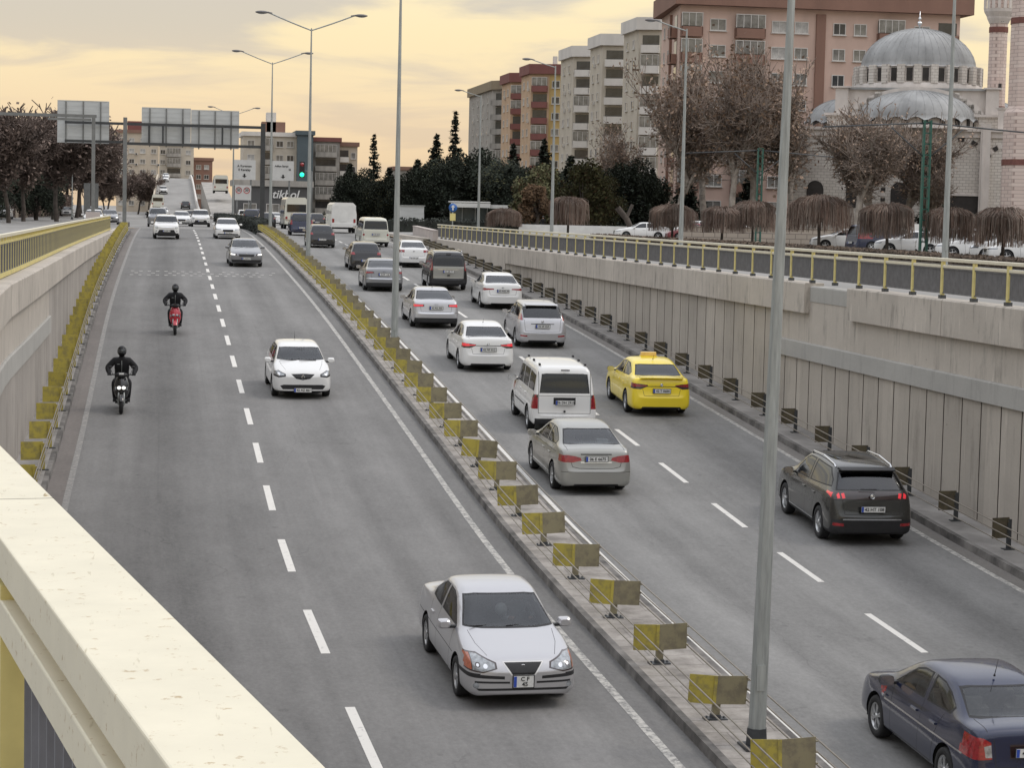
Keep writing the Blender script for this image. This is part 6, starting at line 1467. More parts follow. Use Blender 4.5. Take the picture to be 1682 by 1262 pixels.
    it.hexa([(-W * .40, cy - 0.32, bf - 0.12), (W * .40, cy - 0.32, bf - 0.12), (W * .38, cy + 0.02, bf - 0.12), (-W * .38, cy + 0.02, bf - 0.12), (-W * .38, cy - 0.30, bf + 0.02), (W * .38, cy - 0.30, bf + 0.02), (W * .36, cy - 0.02, bf - 0.06), (-W * .36, cy - 0.02, bf - 0.06)], 0)
    rows = P.get('rows', ((P['cowl'][0] - 1.15), (P['cowl'][0] - 1.95)))
    for y in rows:
        for x in (-0.36, 0.36):
            it.box((x, y, bf - 0.02), (0.46, 0.13, 0.36), sc, mat=Matrix.Rotation(R(12), 3, 'X')); it.box((x, y - 0.05, bf + 0.22), (0.24, 0.09, 0.15), sc)
    it.lathe([(0.17, -0.012), (0.19, 0.0), (0.17, 0.012)], 16, (-0.36, cy - 0.52, bf + 0.0), 'y', m=0)
    it.build('interior', [MT['interior'], MT['seat'], MT['beige_seat']], root)
    # wheels
    tm, dm = wheel_meshes(wr, P.get('tw', 0.20), *P.get('rim', (5, 'single')))
    tr = hw * 0.985 - P.get('tw', 0.20) / 2 - 0.005
    for ya in (fa, ra):
        for s in (1, -1):
            w = inst('wheel', tm, root, (s * tr, ya, wr), (0.3 * ya, 0, 0 if s > 0 else PI))
            inst('rim', dm, w)
    # mirrors
    mz = P['belt'][0] + 0.07; myy = cy - 0.30
    mm = P.get('mirror', 'body'); ms = P.get('mirror_size', 1.0)
    for s in (1, -1):
        mb = MB(); pts = []
        cx = s * (hw * 0.93 + 0.13 * ms)
        for yy, q in ((0.06, 0.62), (0.03, 0.92), (-0.05, 1.0), (-0.06, 0.98)):
            pts.append([(cx + a * q * ms, myy + yy * ms, mz + b * q * ms) for a, b in rrect(0, 0, 0.21, 0.145, 0.05)] )
        for a, b in zip(pts[:-1], pts[1:]):
            for i in range(len(a)): j = (i + 1) % len(a); mb.face([a[i], a[j], b[j], b[i]], 0, smooth=True)
        mb.face(pts[0], 0); mb.face(pts[-1], 1)
        mb.hexa([(s * (hw * 0.86), myy - 0.03, mz - 0.06), (cx, myy - 0.03, mz - 0.06), (cx, myy + 0.03, mz - 0.06), (s * (hw * 0.86), myy + 0.05, mz - 0.06), (s * (hw * 0.86), myy - 0.03, mz - 0.02), (cx, myy - 0.03, mz - 0.02), (cx, myy + 0.03, mz - 0.02), (s * (hw * 0.86), myy + 0.05, mz - 0.02)], 2)
        mb.build('mirror', [body_mat if mm == 'body' else MT['black'], MT['chrome'], MT['black']], root)
    # door handles
    for yh in P.get('handles', ()):
        for s in (1, -1):
            hb = MB(); hb.box((s * (hw * 0.955), yh, P['belt'][0] - 0.11), (0.035, 0.19, 0.028), 0); hb.build('door_handle', P.get('handle_mat') or body_mat, root)
    for (kind, args) in P.get('extras', ()): EXTRA[kind](root, P, body_mat, *args)
    return root
def ex_plate(root, P, bm_, txt, y, z, w=0.50, h=0.115, two=False, tilt=0.0):
    front = y > 0
    me = plate_mesh(txt, w, h, two)
    inst('number_plate', me, root, (0, y, z), (tilt, 0, PI if front else 0))
def ex_box(root, P, bm_, name, c, d, mk, rot=None):
    b = MB(); b.box((0, 0, 0), d, 0); o = b.build(name, bm_ if mk == 'body' else MT[mk], root, loc=c)
    if rot: o.rotation_euler = rot
def ex_rails(root, P, bm_, mk, y0, y1, x, z0, z1=None, zm=None):
    z1 = z0 if z1 is None else z1; zm = zm if zm is not None else max(z0, z1) + 0.03
    for s in (1, -1):
        b = MB(); pts = [(s * x, y0, z0 - 0.02), (s * x, y0 - 0.10, z0 + 0.03), (s * x, (y0 + y1) / 2, zm), (s * x, y1 + 0.10, z1 + 0.03), (s * x, y1, z1 - 0.02)]
        b.path(pts, 0.018, 8); b.build('roof_rail', MT[mk] if mk != 'body' else bm_, root)
def ex_antenna(root, P, bm_, y, z, l=0.22, a=-0.7):
    b = MB(); b.tube((0, y, z), (0, y + l * math.sin(a), z + l * math.cos(a)), 0.006, 0.003, 6); b.tube((0, y, z - 0.01), (0, y, z + 0.02), 0.018, 0.01, 8); b.build('antenna', MT['black'], root)
def ex_logo(root, P, bm_, kind, y, z, s=0.06, mk='chrome'):
    b = MB(); d = -1 if y < 0 else 1
    if kind == 'diamond':
        o = [(0, 1.25), (0.8, 0), (0, -1.25), (-0.8, 0)]; i_ = [(0, 0.7), (0.38, 0), (0, -0.7), (-0.38, 0)]
        for k in range(4):
            j = (k + 1) % 4
            b.hexa([(o[k][0] * s, 0, o[k][1] * s), (o[j][0] * s, 0, o[j][1] * s), (i_[j][0] * s, 0, i_[j][1] * s), (i_[k][0] * s, 0, i_[k][1] * s),
                    (o[k][0] * s, d * .015, o[k][1] * s), (o[j][0] * s, d * .015, o[j][1] * s), (i_[j][0] * s, d * .02, i_[j][1] * s), (i_[k][0] * s, d * .02, i_[k][1] * s)])
    elif kind == 'rings':
        for k in range(4): b.lathe([(s * 0.45, -0.006), (s * 0.52, 0.0), (s * 0.45, 0.006), (s * 0.38, 0), (s * 0.45, -0.006)], 16, ((k - 1.5) * s * 0.72, 0, 0), 'y')
    else:
        b.lathe([(s * 0.9, -0.008), (s, 0.0), (s * 0.9, 0.008), (s * 0.7, 0.004), (0.001, 0.004 * d)], 20, (0, 0, 0), 'y')
        if kind == 'h':
            for q in b.v[:]: pass
            b.box((-s * .3, d * .008, 0), (s * .16, 0.01, s * 1.1)); b.box((s * .3, d * .008, 0), (s * .16, 0.01, s * 1.1)); b.box((0, d * .008, 0), (s * .6, 0.01, s * .16))
    b.build('emblem', MT[mk], root, loc=(0, y, z))
def ex_spoiler(root, P, bm_, y, z, w, mk='body', d=0.16):
    b = MB(); b.hexa([(-w / 2 * .94, y - d, z - 0.03), (w / 2 * .94, y - d, z - 0.03), (w / 2, y, z - 0.03), (-w / 2, y, z - 0.03), (-w / 2 * .94, y - d, z - 0.01), (w / 2 * .94, y - d, z - 0.01), (w / 2, y, z + 0.02), (-w / 2, y, z + 0.02)])
    b.build('spoiler', bm_ if mk == 'body' else MT[mk], root)
def ex_exhaust(root, P, bm_, x, y, z, r=0.03):
    b = MB(); b.tube((x, y + 0.15, z), (x, y - 0.02, z), r, r, 10); b.build('exhaust', MT['chrome'], root)
def ex_wipers(root, P, bm_, y, z, rear=False):
    for x in ((0.1,) if rear else (-0.45, 0.12)):
        b = MB(); b.tube((x, y, z), (x + (0.5 if not rear else -0.35), y + (0.10 if not rear else 0.01), z - 0.0), 0.008, 0.008, 5); b.build('wiper', MT['black'], root)
EXTRA = {'plate': ex_plate, 'box': ex_box, 'rails': ex_rails, 'antenna': ex_antenna, 'logo': ex_logo, 'spoiler': ex_spoiler, 'exhaust': ex_exhaust, 'wipers': ex_wipers}
def F(fn, *a, **k): return (fn, a, k)
def common(P, doors=2, glass='glass', rear_glass=None, wsw=(0.70, 0.575), rww=(0.62, 0.52), rwz=None, no_rear=False, quarter=False):
    """windscreen, rear window, side windows and shut lines from the car's own proportions"""
    W, H = P['W'], P['H']; hw = W / 2; cy, cz = P['cowl']; wy, wz = P['wst']; ry, rz = P['roof_end']; by, bz = P['rwb']
    bf, br = P['belt']; rg = rear_glass or glass; out = []
    k = hw / 0.87
    a, b = wsw[0] * k, wsw[1] * k
    ws = [(-a, cz + 0.035), (-a * 0.6, cz + 0.022), (a * 0.6, cz + 0.022), (a, cz + 0.035), (b, wz - 0.02), (b * 0.7, wz - 0.004), (-b * 0.7, wz - 0.004), (-b, wz - 0.02)]
    wi = [(x * 0.965, z + (0.02 if z < (cz + wz) / 2 else -0.012)) for x, z in ws]
    out.append(F('cut', 'front', ws, 'trim', yr=(wy - 0.1, cy + 0.12))); out.append(F('cut', 'front', wi, glass, yr=(wy - 0.1, cy + 0.12)))
    if not no_rear:
        z0, z1 = rwz or (bz + 0.03, rz - 0.03)
        a, b = rww[0] * k, rww[1] * k
        rw = [(-a, z0), (a, z0), (b, z1 - 0.015), (b * 0.8, z1), (-b * 0.8, z1), (-b, z1 - 0.015)]
        wi = [(x * 0.96, z + (0.018 if z < (z0 + z1) / 2 else -0.015)) for x, z in rw]
        out.append(F('cut', 'rear', rw, 'trim', yr=(by - 0.15, ry + 0.15))); out.append(F('cut', 'rear', wi, rg, yr=(by - 0.15, ry + 0.15)))
    # side windows: list of (y,z) outlines
    for poly in P['side_windows']:
        c0 = sum(p[0] for p in poly) / len(poly); c1 = sum(p[1] for p in poly) / len(poly)
        out.append(F('both', 'side', poly, 'trim', nmin=0.3))
        pi = [(p[0] + (c0 - p[0]) * 0.05 / max(0.3, abs(c0 - p[0])), p[1] + (c1 - p[1]) * 0.022 / max(0.1, abs(c1 - p[1]))) for p in poly]
        out.append(F('both', 'side', pi, P.get('side_glass', rg) if P.get('side_glass') else rg, nmin=0.3))
    for ln in P.get('door_lines', ()): out.append(F('line', 'side', ln))
    return out
def std_sides(P, yB, c=None, top=0.10, low=0.045, third=None):
    cy, cz = P['cowl']; wy, wz = P['wst']; ry, rz = P['roof_end']; by, bz = P['rwb']; H = P['H']; bf, br = P['belt']
    def bl(y): return bf + (br - bf) * min(1, max(0, (cy - y) / max(0.1, cy - by))) + low
    P['side_windows'] = [[(cy - 0.24, bl(cy)), (wy + 0.0, wz - 0.085), (wy - 0.22, H - top - 0.015), (yB + 0.04, H - top), (yB + 0.04, bl(yB))]]
    c = c or [(ry + 0.22, H - top - 0.015), (ry - 0.05, rz - 0.12), (by + 0.30, bl(by) + 0.10), (by + 0.38, bl(by))]
    if third is None: P['side_windows'].append([(yB - 0.04, bl(yB)), (yB - 0.04, H - top)] + c)
    else:
        P['side_windows'].append([(yB - 0.04, bl(yB)), (yB - 0.04, H - top), (third + 0.04, H - top), (third + 0.04, bl(third))])
        P['side_windows'].append([(third - 0.04, bl(third)), (third - 0.04, H - top)] + c)
    fa, ra = P['axles']; wr = P['wr']; zs = P['sill'] + 0.09
    rd = ra + wr + 0.06
    P['door_lines'] = [[(cy - 0.28, bf + 0.02), (cy - 0.34, zs)], [(yB, H - top), (yB, zs)], [(rd - 0.12, br + 0.0), (rd + 0.02, br - 0.28), (rd + 0.08, zs)] , [(cy - 0.34, zs), (rd + 0.08, zs)]]
    P.setdefault('handles', (yB + 0.22, rd + 0.12))
    return P
def hood_lines(P, xs=0.66):
    cy, cz = P['cowl']; yf = P['L'] / 2
    return [F('line', 'top', [(xs * 1.02, cy + 0.05), (xs * 0.96, yf - 0.65), (xs * 0.80, yf - 0.24)], both=True, w=0.007)]
# ---- silver saloon seen from the front
E1 = dict(name='silver_saloon', kind='sedan', L=4.50, W=1.74, H=1.42, hood=0.755, cowl=(1.13, 0.955), wst=(0.26, 1.335), roof_end=(-0.86, 1.33), rwb=(-1.50, 1.01), deck=0.97,
          belt=(0.90, 0.94), sill=0.20, axles=(1.37, -1.24), wr=0.305, rim=(6, 'single'), nose_len=0.17, rear_w=0.68)
std_sides(E1, -0.30)
def ft_e1(P):
    o = common(P, wsw=(0.70, 0.57), rear_glass='dark_glass') + hood_lines(P, 0.64)
    o += [F('both', 'front', [(0.39, 0.62), (0.60, 0.565), (0.87, 0.59), (0.88, 0.785), (0.66, 0.80), (0.40, 0.705)], 'smoke'),
          F('both', 'front', [(0.42, 0.63), (0.60, 0.583), (0.745, 0.60), (0.745, 0.785), (0.66, 0.785), (0.43, 0.695)], 'lens'),
          F('both', 'front', [(0.755, 0.602), (0.87, 0.605), (0.88, 0.77), (0.755, 0.78)], 'amber'),
          F('both', 'front', circle(0.565, 0.658, 0.032, 12), 'chrome'), F('both', 'front', circle(0.675, 0.672, 0.036, 12), 'smoke'), F('both', 'front', circle(0.675, 0.672, 0.022, 10), 'chrome'),
          F('cut', 'front', [(-0.31, 0.715), (-0.18, 0.525), (0.18, 0.525), (0.31, 0.715)], 'accent'),
          F('cut', 'front', [(-0.285, 0.705), (-0.16, 0.535), (0.16, 0.535), (0.285, 0.705)], 'grille'),
          F('both', 'front', [(0.28, 0.47), (0.88, 0.50), (0.88, 0.555), (0.28, 0.515)], 'plastic', nmin=0.05), F('both', 'side', [(1.62, 0.50), (2.3, 0.50), (2.3, 0.555), (1.62, 0.555)], 'plastic'),
          F('both', 'front', [(0.20, 0.405), (0.72, 0.415), (0.72, 0.445), (0.20, 0.435)], 'grille'),
          F('cut', 'front', [(-0.66, 0.300), (0.66, 0.300), (0.70, 0.335), (-0.70, 0.335)], 'grille'),
          F('both', 'front', circle(0.70, 0.375, 0.045, 12), 'lens'), F('line', 'side', [(1.05, 0.60), (-1.9, 0.62)], w=0.012)]
    return o
E1['features'] = ft_e1
E1['extras'] = [('plate', ('C F|45', 2.262, 0.435, 0.30, 0.17, True)), ('logo', ('h', 2.185, 0.635, 0.045)), ('wipers', (1.05, 1.005))]
# ---- white hatch seen from the front
E2 = dict(name='white_hatchback', kind='hatch', L=4.06, W=1.73, H=1.45, hood=0.84, cowl=(1.02, 1.02), wst=(0.30, 1.36), roof_end=(-1.35, 1.36), rwb=(-1.85, 1.02), deck=1.0,
          belt=(0.93, 1.02), sill=0.20, axles=(1.18, -1.41), wr=0.31, rim=(5, 'single'), nose_len=0.24)
std_sides(E2, -0.25)
def ft_e2(P):
    o = common(P, wsw=(0.70, 0.585), rear_glass='dark_glass') + hood_lines(P, 0.62)
    o += [F('both', 'front', [(0.50, 0.665), (0.70, 0.64), (0.86, 0.665), (0.88, 0.77), (0.70, 0.83), (0.50, 0.74)], 'plastic'),
          F('both', 'front', [(0.54, 0.70), (0.70, 0.69), (0.85, 0.71), (0.87, 0.765), (0.71, 0.815), (0.54, 0.74)], 'lens'),
          F('both', 'front', circle(0.70, 0.73, 0.045, 12), 'chrome'),
          F('both', 'front', [(0.0, 0.50), (0.10, 0.52), (0.20, 0.61), (0.46, 0.66), (0.46, 0.735), (0.0, 0.755)], 'grille'),
          F('cut', 'front', [(-0.66, 0.40), (-0.58, 0.30), (0.58, 0.30), (0.66, 0.40), (0.56, 0.435), (-0.56, 0.435)], 'grille'),
          F('cut', 'front', [(-0.8, 0.2), (0.8, 0.2), (0.8, 0.255), (-0.8, 0.255)], 'plastic')]
    return o
E2['features'] = ft_e2
E2['extras'] = [('plate', ('42 AZ 861', 2.035, 0.275)), ('logo', ('diamond', 2.01, 0.635, 0.095)), ('wipers', (1.10, 1.04)), ('antenna', (-1.15, 1.45, 0.26)), ('box', ('mirror_base', (0, 0.35, 1.30), (0.22, 0.03, 0.06), 'black'))]
# ---- dark grey saloon with lit lamps
E3 = dict(name='grey_saloon', kind='sedan', L=4.60, W=1.80, H=1.45, hood=0.80, cowl=(1.02, 1.0), wst=(0.25, 1.36), roof_end=(-0.95, 1.37), rwb=(-1.55, 1.08), deck=1.06,
          belt=(0.92, 0.98), sill=0.20, axles=(1.38, -1.25), wr=0.32, nose_len=0.2)
std_sides(E3, -0.3)
def ft_e3(P):
    o = common(P, wsw=(0.72, 0.59), rear_glass='dark_glass')
    o += [F('both', 'front', [(0.50, 0.62), (0.86, 0.64), (0.88, 0.745), (0.50, 0.71)], 'smoke'), F('both', 'front', [(0.60, 0.64), (0.83, 0.65), (0.83, 0.725), (0.60, 0.70)], 'lens_on'),
          F('cut', 'front', [(-0.44, 0.70), (-0.38, 0.57), (0.38, 0.57), (0.44, 0.70)], 'grille'), F('cut', 'front', [(-0.75, 0.26), (0.75, 0.26), (0.8, 0.40), (-0.8, 0.40)], 'grille')]
    return o
E3['features'] = ft_e3
E3['extras'] = [('plate', ('42 ADN 07', 2.31, 0.46)), ('logo', ('round', 2.25, 0.70, 0.05)), ('wipers', (1.10, 1.03))]
# ---- small white crossover, front
E4 = dict(name='white_crossover', kind='hatch', L=4.2, W=1.80, H=1.66, hood=1.0, cowl=(1.05, 1.13), wst=(0.50, 1.55), roof_end=(-1.60, 1.57), rwb=(-1.92, 1.10), deck=1.1,
          belt=(1.02, 1.06), sill=0.24, axles=(1.22, -1.36), wr=0.34, roofw=0.76, nose_len=0.22)
std_sides(E4, -0.2)
def ft_e4(P):
    o = common(P, wsw=(0.74, 0.64), rear_glass='dark_glass')
    o += [F('both', 'front', circle(0.66, 0.80, 0.085, 14), 'lens'), F('both', 'front', circle(0.66, 0.80, 0.04, 10), 'chrome'),
          F('cut', 'front', [(-0.40, 0.80), (0.40, 0.80), (0.40, 0.845), (-0.40, 0.845)], 'chrome'),
          F('cut', 'front', [(-0.62, 0.42), (0.62, 0.42), (0.50, 0.64), (-0.50, 0.64)], 'grille'), F('cut', 'front', [(-0.86, 0.24), (0.86, 0.24), (0.80, 0.42), (-0.80, 0.42)], 'plastic'),
          F('both', 'front', circle(0.70, 0.55, 0.045, 10), 'lens')]
    return o
E4['features'] = ft_e4
E4['extras'] = [('plate', ('42 AFR 15', 2.11, 0.56)), ('wipers', (1.12, 1.16))]
# ---- white saloon, front, chrome grille
E5 = dict(E3, name='white_saloon'); E5 = dict(E5)
def ft_e5(P):
    o = common(P, wsw=(0.72, 0.59), rear_glass='dark_glass')
    o += [F('both', 'front', [(0.48, 0.63), (0.86, 0.66), (0.88, 0.735), (0.48, 0.71)], 'lens'),
          F('cut', 'front', [(-0.42, 0.70), (-0.36, 0.50), (0.36, 0.50), (0.42, 0.70)], 'chrome'), F('cut', 'front', [(-0.38, 0.68), (-0.33, 0.52), (0.33, 0.52), (0.38, 0.68)], 'grille'),
          F('cut', 'front', [(-0.75, 0.28), (0.75, 0.28), (0.7, 0.38), (-0.7, 0.38)], 'grille')]
    return o
E5['features'] = ft_e5; E5['extras'] = [('plate', ('42 ST 901', 2.31, 0.44))]
# ---- taxi / white saloon seen from the rear
T1 = dict(name='saloon', kind='sedan', L=4.53, W=1.79, H=1.49, hood=0.80, cowl=(1.02, 1.02), wst=(0.25, 1.40), roof_end=(-0.95, 1.40), rwb=(-1.62, 1.10), deck=1.10,
          belt=(0.94, 1.02), sill=0.19, axles=(1.37, -1.27), wr=0.32, rim=(5, 'double'), mirror='black', bumper_z=0.60, rbulge=0.025)
std_sides(T1, -0.32)
def ft_t1(P, lit=False, lower='grille'):
    red = 'red_on' if lit else 'red'
    o = common(P, rear_glass=P.get('rg', 'dark_glass'), glass='dark_glass', rww=(0.66, 0.555), rwz=(1.115, 1.375))
    o += [F('both', 'rear', [(0.40, 0.865), (0.60, 0.785), (0.90, 0.80), (0.90, 0.955), (0.62, 0.935), (0.40, 0.905)], 'smoke', nmin=0.05),
          F('both', 'rear', [(0.62, 0.855), (0.90, 0.845), (0.90, 0.945), (0.62, 0.925)], red, nmin=0.05), F('both', 'rear', [(0.42, 0.875), (0.62, 0.865), (0.62, 0.90), (0.42, 0.897)], red),
          F('both', 'side', [(-2.05, 0.86), (-2.30, 0.86), (-2.30, 0.95), (-2.12, 0.95)], red),
          F('line', 'rear', [(-0.62, 0.865), (0.62, 0.865)], w=0.022, both=False), F('line', 'rear', [(0.55, 0.79), (0.50, 0.60), (0.0, 0.60)], both=True),
          F('line', 'top', [(0.60, -1.62), (0.62, -2.1)], both=True), F('cut', 'rear', [(-0.60, 0.20), (0.60, 0.20), (0.55, 0.29), (-0.55, 0.29)], 'plastic')]
    return o
T1['features'] = ft_t1
T1['extras'] = [('plate', ('42 T 0684', -2.262, 0.745)), ('exhaust', (0.52, -2.2, 0.24)), ('logo', ('round', -2.19, 0.915, 0.045)), ('antenna', (-0.80, 1.49, 0.18)),
                ('box', ('taxi_sign', (0, -0.1, 1.555), (0.44, 0.17, 0.11), 'taxi_sign')), ('box', ('taxi_sign_base', (0, -0.1, 1.492), (0.50, 0.22, 0.03), 'yellow_taxi')), ('box', ('spoiler', (0, -2.16, 1.105), (1.24, 0.09, 0.022), 'yellow_taxi')),
                ('box', ('dash_ornament', (0.18, -1.50, 1.13), (0.55, 0.04, 0.03), 'plate'))]
T2 = dict(T1); T2['features'] = lambda P: ft_t1(P, True); T2['rg'] = 'glass'
T2['extras'] = [('plate', ('42 NF 812', -2.262, 0.745)), ('exhaust', (0.52, -2.2, 0.24)), ('logo', ('round', -2.19, 0.915, 0.045)), ('antenna', (-0.80, 1.49, 0.18))]
# ---- silver saloon from the rear
C1 = dict(name='silver_saloon', kind='sedan', L=4.54, W=1.75, H=1.45, hood=0.76, cowl=(1.20, 0.98), wst=(0.30, 1.37), roof_end=(-0.90, 1.37), rwb=(-1.60, 1.08), deck=1.04,
          belt=(0.90, 0.98), sill=0.19, axles=(1.40, -1.30), wr=0.315, rim=(7, 'single'), bumper_z=0.60, handle_mat=None)
std_sides(C1, -0.28)
def ft_c1(P):
    o = common(P, rww=(0.67, 0.555), rwz=(1.09, 1.36), wsw=(0.68, 0.57))
    o += [F('both', 'rear', [(0.34, 0.80), (0.56, 0.755), (0.89, 0.77), (0.89, 0.905), (0.70, 0.925), (0.50, 0.90), (0.36, 0.86)], 'red', nmin=0.05),
          F('both', 'side', [(-2.0, 0.78), (-2.3, 0.78), (-2.3, 0.90), (-2.05, 0.91)], 'red'),
          F('cut', 'rear', [(-0.36, 0.745), (0.36, 0.745), (0.36, 0.775), (-0.36, 0.775)], 'chrome'), F('cut', 'rear', [(-0.36, 0.925), (0.36, 0.925), (0.36, 0.95), (-0.36, 0.95)], 'seam'),
          F('line', 'rear', [(0.58, 0.755), (0.55, 0.66), (0.40, 0.625), (0.0, 0.62)], both=True, w=0.012), F('line', 'rear', [(-0.8, 0.545), (0.8, 0.545)], both=False, w=0.010),
          F('cut', 'rear', [(-0.55, 0.19), (0.55, 0.19), (0.5, 0.27), (-0.5, 0.27)], 'plastic'), F('line', 'top', [(0.66, -1.6), (0.66, -2.1)], both=True),
          F('line', 'side', [(1.05, 0.33), (-0.85, 0.33)], w=0.012), F('line', 'side', [(1.05, 0.86), (-1.5, 0.90)], w=0.008)]
    return o
C1['features'] = ft_c1
C1['extras'] = [('plate', ('06 E 6675', -2.255, 0.842)), ('box', ('rear_shelf', (0, -1.25, 1.03), (1.2, 0.55, 0.03), 'seat')), ('box', ('paper_box', (0.32, -1.25, 1.10), (0.26, 0.14, 0.10), 'plate'))]
C1['seats'] = 'beige'
# ---- grey crossover with claw lamps, rear
P1 = dict(name='dark_crossover', kind='hatch', L=4.45, W=1.84, H=1.62, hood=0.93, cowl=(1.12, 1.10), wst=(0.42, 1.52), roof_end=(-1.62, 1.50), rwb=(-2.02, 1.13), deck=1.1,
          belt=(1.0, 1.10), sill=0.22, axles=(1.33, -1.35), wr=0.345, rim=(5, 'single'), mirror='black', bumper_z=0.66, roofw=0.70, arch=0.055, rear_w=0.76)
std_sides(P1, -0.30, low=0.03, c=[(-1.35, 1.50), (-1.72, 1.30), (-1.80, 1.17), (-1.2, 1.125)])
def ft_p1(P):
    o = common(P, glass='glass', rear_glass='dark_glass', rww=(0.70, 0.585), rwz=(1.13, 1.46))
    o += [F('cut', 'rear', [(-0.82, 0.955), (0.82, 0.955), (0.80, 1.12), (-0.80, 1.12)], 'smoke', nmin=0.05),
          F('line', 'rear', [(-0.84, 0.95), (0.84, 0.95)], both=False)]
    for k in range(3):
        x0 = 0.56 + k * 0.105
        o.append(F('both', 'rear', [(x0, 0.985), (x0 + 0.06, 0.975), (x0 + 0.085, 1.075), (x0 + 0.02, 1.085)], 'red_on', nmin=0.02))
    o += [F('both', 'side', [(-1.98, 0.97), (-2.3, 0.97), (-2.3, 1.10), (-1.98, 1.09)], 'smoke', nmin=0.2),
          F('cut', 'rear', [(-0.88, 0.20), (0.88, 0.20), (0.84, 0.56), (-0.84, 0.56)], 'plastic', nmin=0.05), F('cut', 'rear', [(-0.62, 0.545), (0.62, 0.545), (0.62, 0.575), (-0.62, 0.575)], 'chrome'),
          F('both', 'rear', [(0.60, 0.42), (0.83, 0.43), (0.82, 0.49), (0.60, 0.48)], 'red', nmin=0.03),
          F('both', 'side', [(-2.3, 0.2), (2.3, 0.2), (2.3, 0.33), (-2.3, 0.33)], 'plastic'), F('both', 'side', [(0.95, 0.34), (-0.9, 0.34), (-0.9, 0.365), (0.95, 0.365)], 'chrome'),
          F('line', 'rear', [(0.62, 0.95), (0.58, 0.66), (0.0, 0.64)], both=True)]
    o += [F('cut', 'top', [(-0.50, 0.25), (0.50, 0.25), (0.50, -0.95), (-0.50, -0.95)], 'dark_glass')]
    return o
P1['features'] = ft_p1
P1['extras'] = [('plate', ('42 HT 108', -2.252, 0.775)), ('rails', ('chrome', 0.30, -1.45, 0.60, 1.565, 1.54, 1.63)), ('spoiler', (-1.60, 1.53, 1.22, 'black', 0.20)), ('logo', ('round', -2.16, 1.03, 0.055)), ('wipers', (-2.10, 1.17, True))]
# ---- white delivery van, rear
V1 = dict(name='white_van', kind='hatch', L=4.40, W=1.80, H=1.82, hood=0.98, cowl=(1.20, 1.14), wst=(0.75, 1.66), roof_end=(-2.00, 1.76), rwb=(-2.12, 1.12), deck=1.1,
          belt=(1.06, 1.08), sill=0.24, axles=(1.34, -1.32), wr=0.33, rim=(5, 'single'), mirror='black', mirror_size=1.15, bumper_z=0.55, roofw=0.80, rear_w=0.86, handles=(0.15, -0.75), tw=0.19)
std_sides(V1, 0.0, top=0.22, low=0.04, third=-0.95, c=[(-1.88, 1.55), (-1.93, 1.13)])
def ft_v1(P):
    o = common(P, rear_glass='dark_glass', glass='glass', rww=(0.66, 0.60), rwz=(1.10, 1.62))
    o += [F('both', 'rear', [(0.72, 0.68), (0.90, 0.68), (0.90, 1.06), (0.72, 1.06)], 'red', nmin=0.02), F('both', 'rear', [(0.72, 0.98), (0.90, 0.98), (0.90, 1.06), (0.72, 1.06)], 'smoke', nmin=0.02),
          F('both', 'side', [(-2.06, 0.68), (-2.3, 0.68), (-2.3, 1.06), (-2.10, 1.06)], 'red', nmin=0.2),
          F('cut', 'rear', [(-0.30, 0.80), (0.30, 0.80), (0.30, 0.985), (-0.30, 0.985)], 'grille'),
          F('cut', 'rear', [(-0.80, 0.24), (0.80, 0.24), (0.80, 0.42), (-0.80, 0.42)], 'plastic', nmin=0.02),
          F('line', 'rear', [(0.70, 1.72), (0.705, 0.56), (0.0, 0.56)], both=True, w=0.014), F('line', 'rear', [(-0.70, 1.03), (0.70, 1.03)], both=False), F('both', 'side', [(-0.85, 0.60), (0.95, 0.60), (0.95, 0.64), (-0.85, 0.64)], 'plastic')]
    return o
V1['features'] = ft_v1
V1['extras'] = [('plate', ('06 DH 2915', -2.235, 0.86)), ('box', ('brake_light', (0, -2.11, 1.72), (0.24, 0.03, 0.035), 'smoke'))] + \
    [('box', ('roof_mount', (s * 0.62, y, 1.815), (0.05, 0.12, 0.05), 'black')) for s in (-1, 1) for y in (0.3, -0.6, -1.6)] + [('box', ('tailgate_lock', (0, -2.205, 0.62), (0.05, 0.03, 0.05), 'black'))]
# ---- silver hatch, rear
M1 = dict(name='silver_hatchback', kind='hatch', L=4.37, W=1.82, H=1.58, hood=0.88, cowl=(1.25, 1.05), wst=(0.45, 1.47), roof_end=(-1.60, 1.49), rwb=(-1.98, 1.06), deck=1.05,
          belt=(0.97, 1.04), sill=0.20, axles=(1.30, -1.34), wr=0.32, rim=(5, 'single'), mirror='black', bumper_z=0.60, roofw=0.72)
std_sides(M1, -0.28, c=[(-1.40, 1.47), (-1.66, 1.36), (-1.62, 1.09)])
def ft_m1(P):
    o = common(P, rear_glass='dark_glass', rww=(0.70, 0.62), rwz=(1.08, 1.47))
    o += [F('both', 'rear', [(0.68, 1.0), (0.90, 1.0), (0.84, 1.45), (0.69, 1.47)], 'lens', nmin=0.0, yr=(-2.2, -1.5)),
          F('both', 'rear', [(0.72, 1.0), (0.90, 1.0), (0.86, 1.2), (0.72, 1.22)], 'red', nmin=0.0, yr=(-2.2, -1.5)), F('cut', 'rear', [(-0.42, 0.86), (0.42, 0.86), (0.42, 0.885), (-0.42, 0.885)], 'seam'),
          F('both', 'rear', [(0.55, 0.42), (0.80, 0.44), (0.80, 0.49), (0.55, 0.47)], 'red'), F('cut', 'rear', [(-0.55, 0.20), (0.55, 0.20), (0.5, 0.3), (-0.5, 0.3)], 'plastic'), F('line', 'rear', [(0.66, 1.03), (0.62, 0.62), (0, 0.60)], both=True), F('line', 'rear', [(-0.84, 0.56), (0.84, 0.56)], both=False)]
    return o
M1['features'] = ft_m1
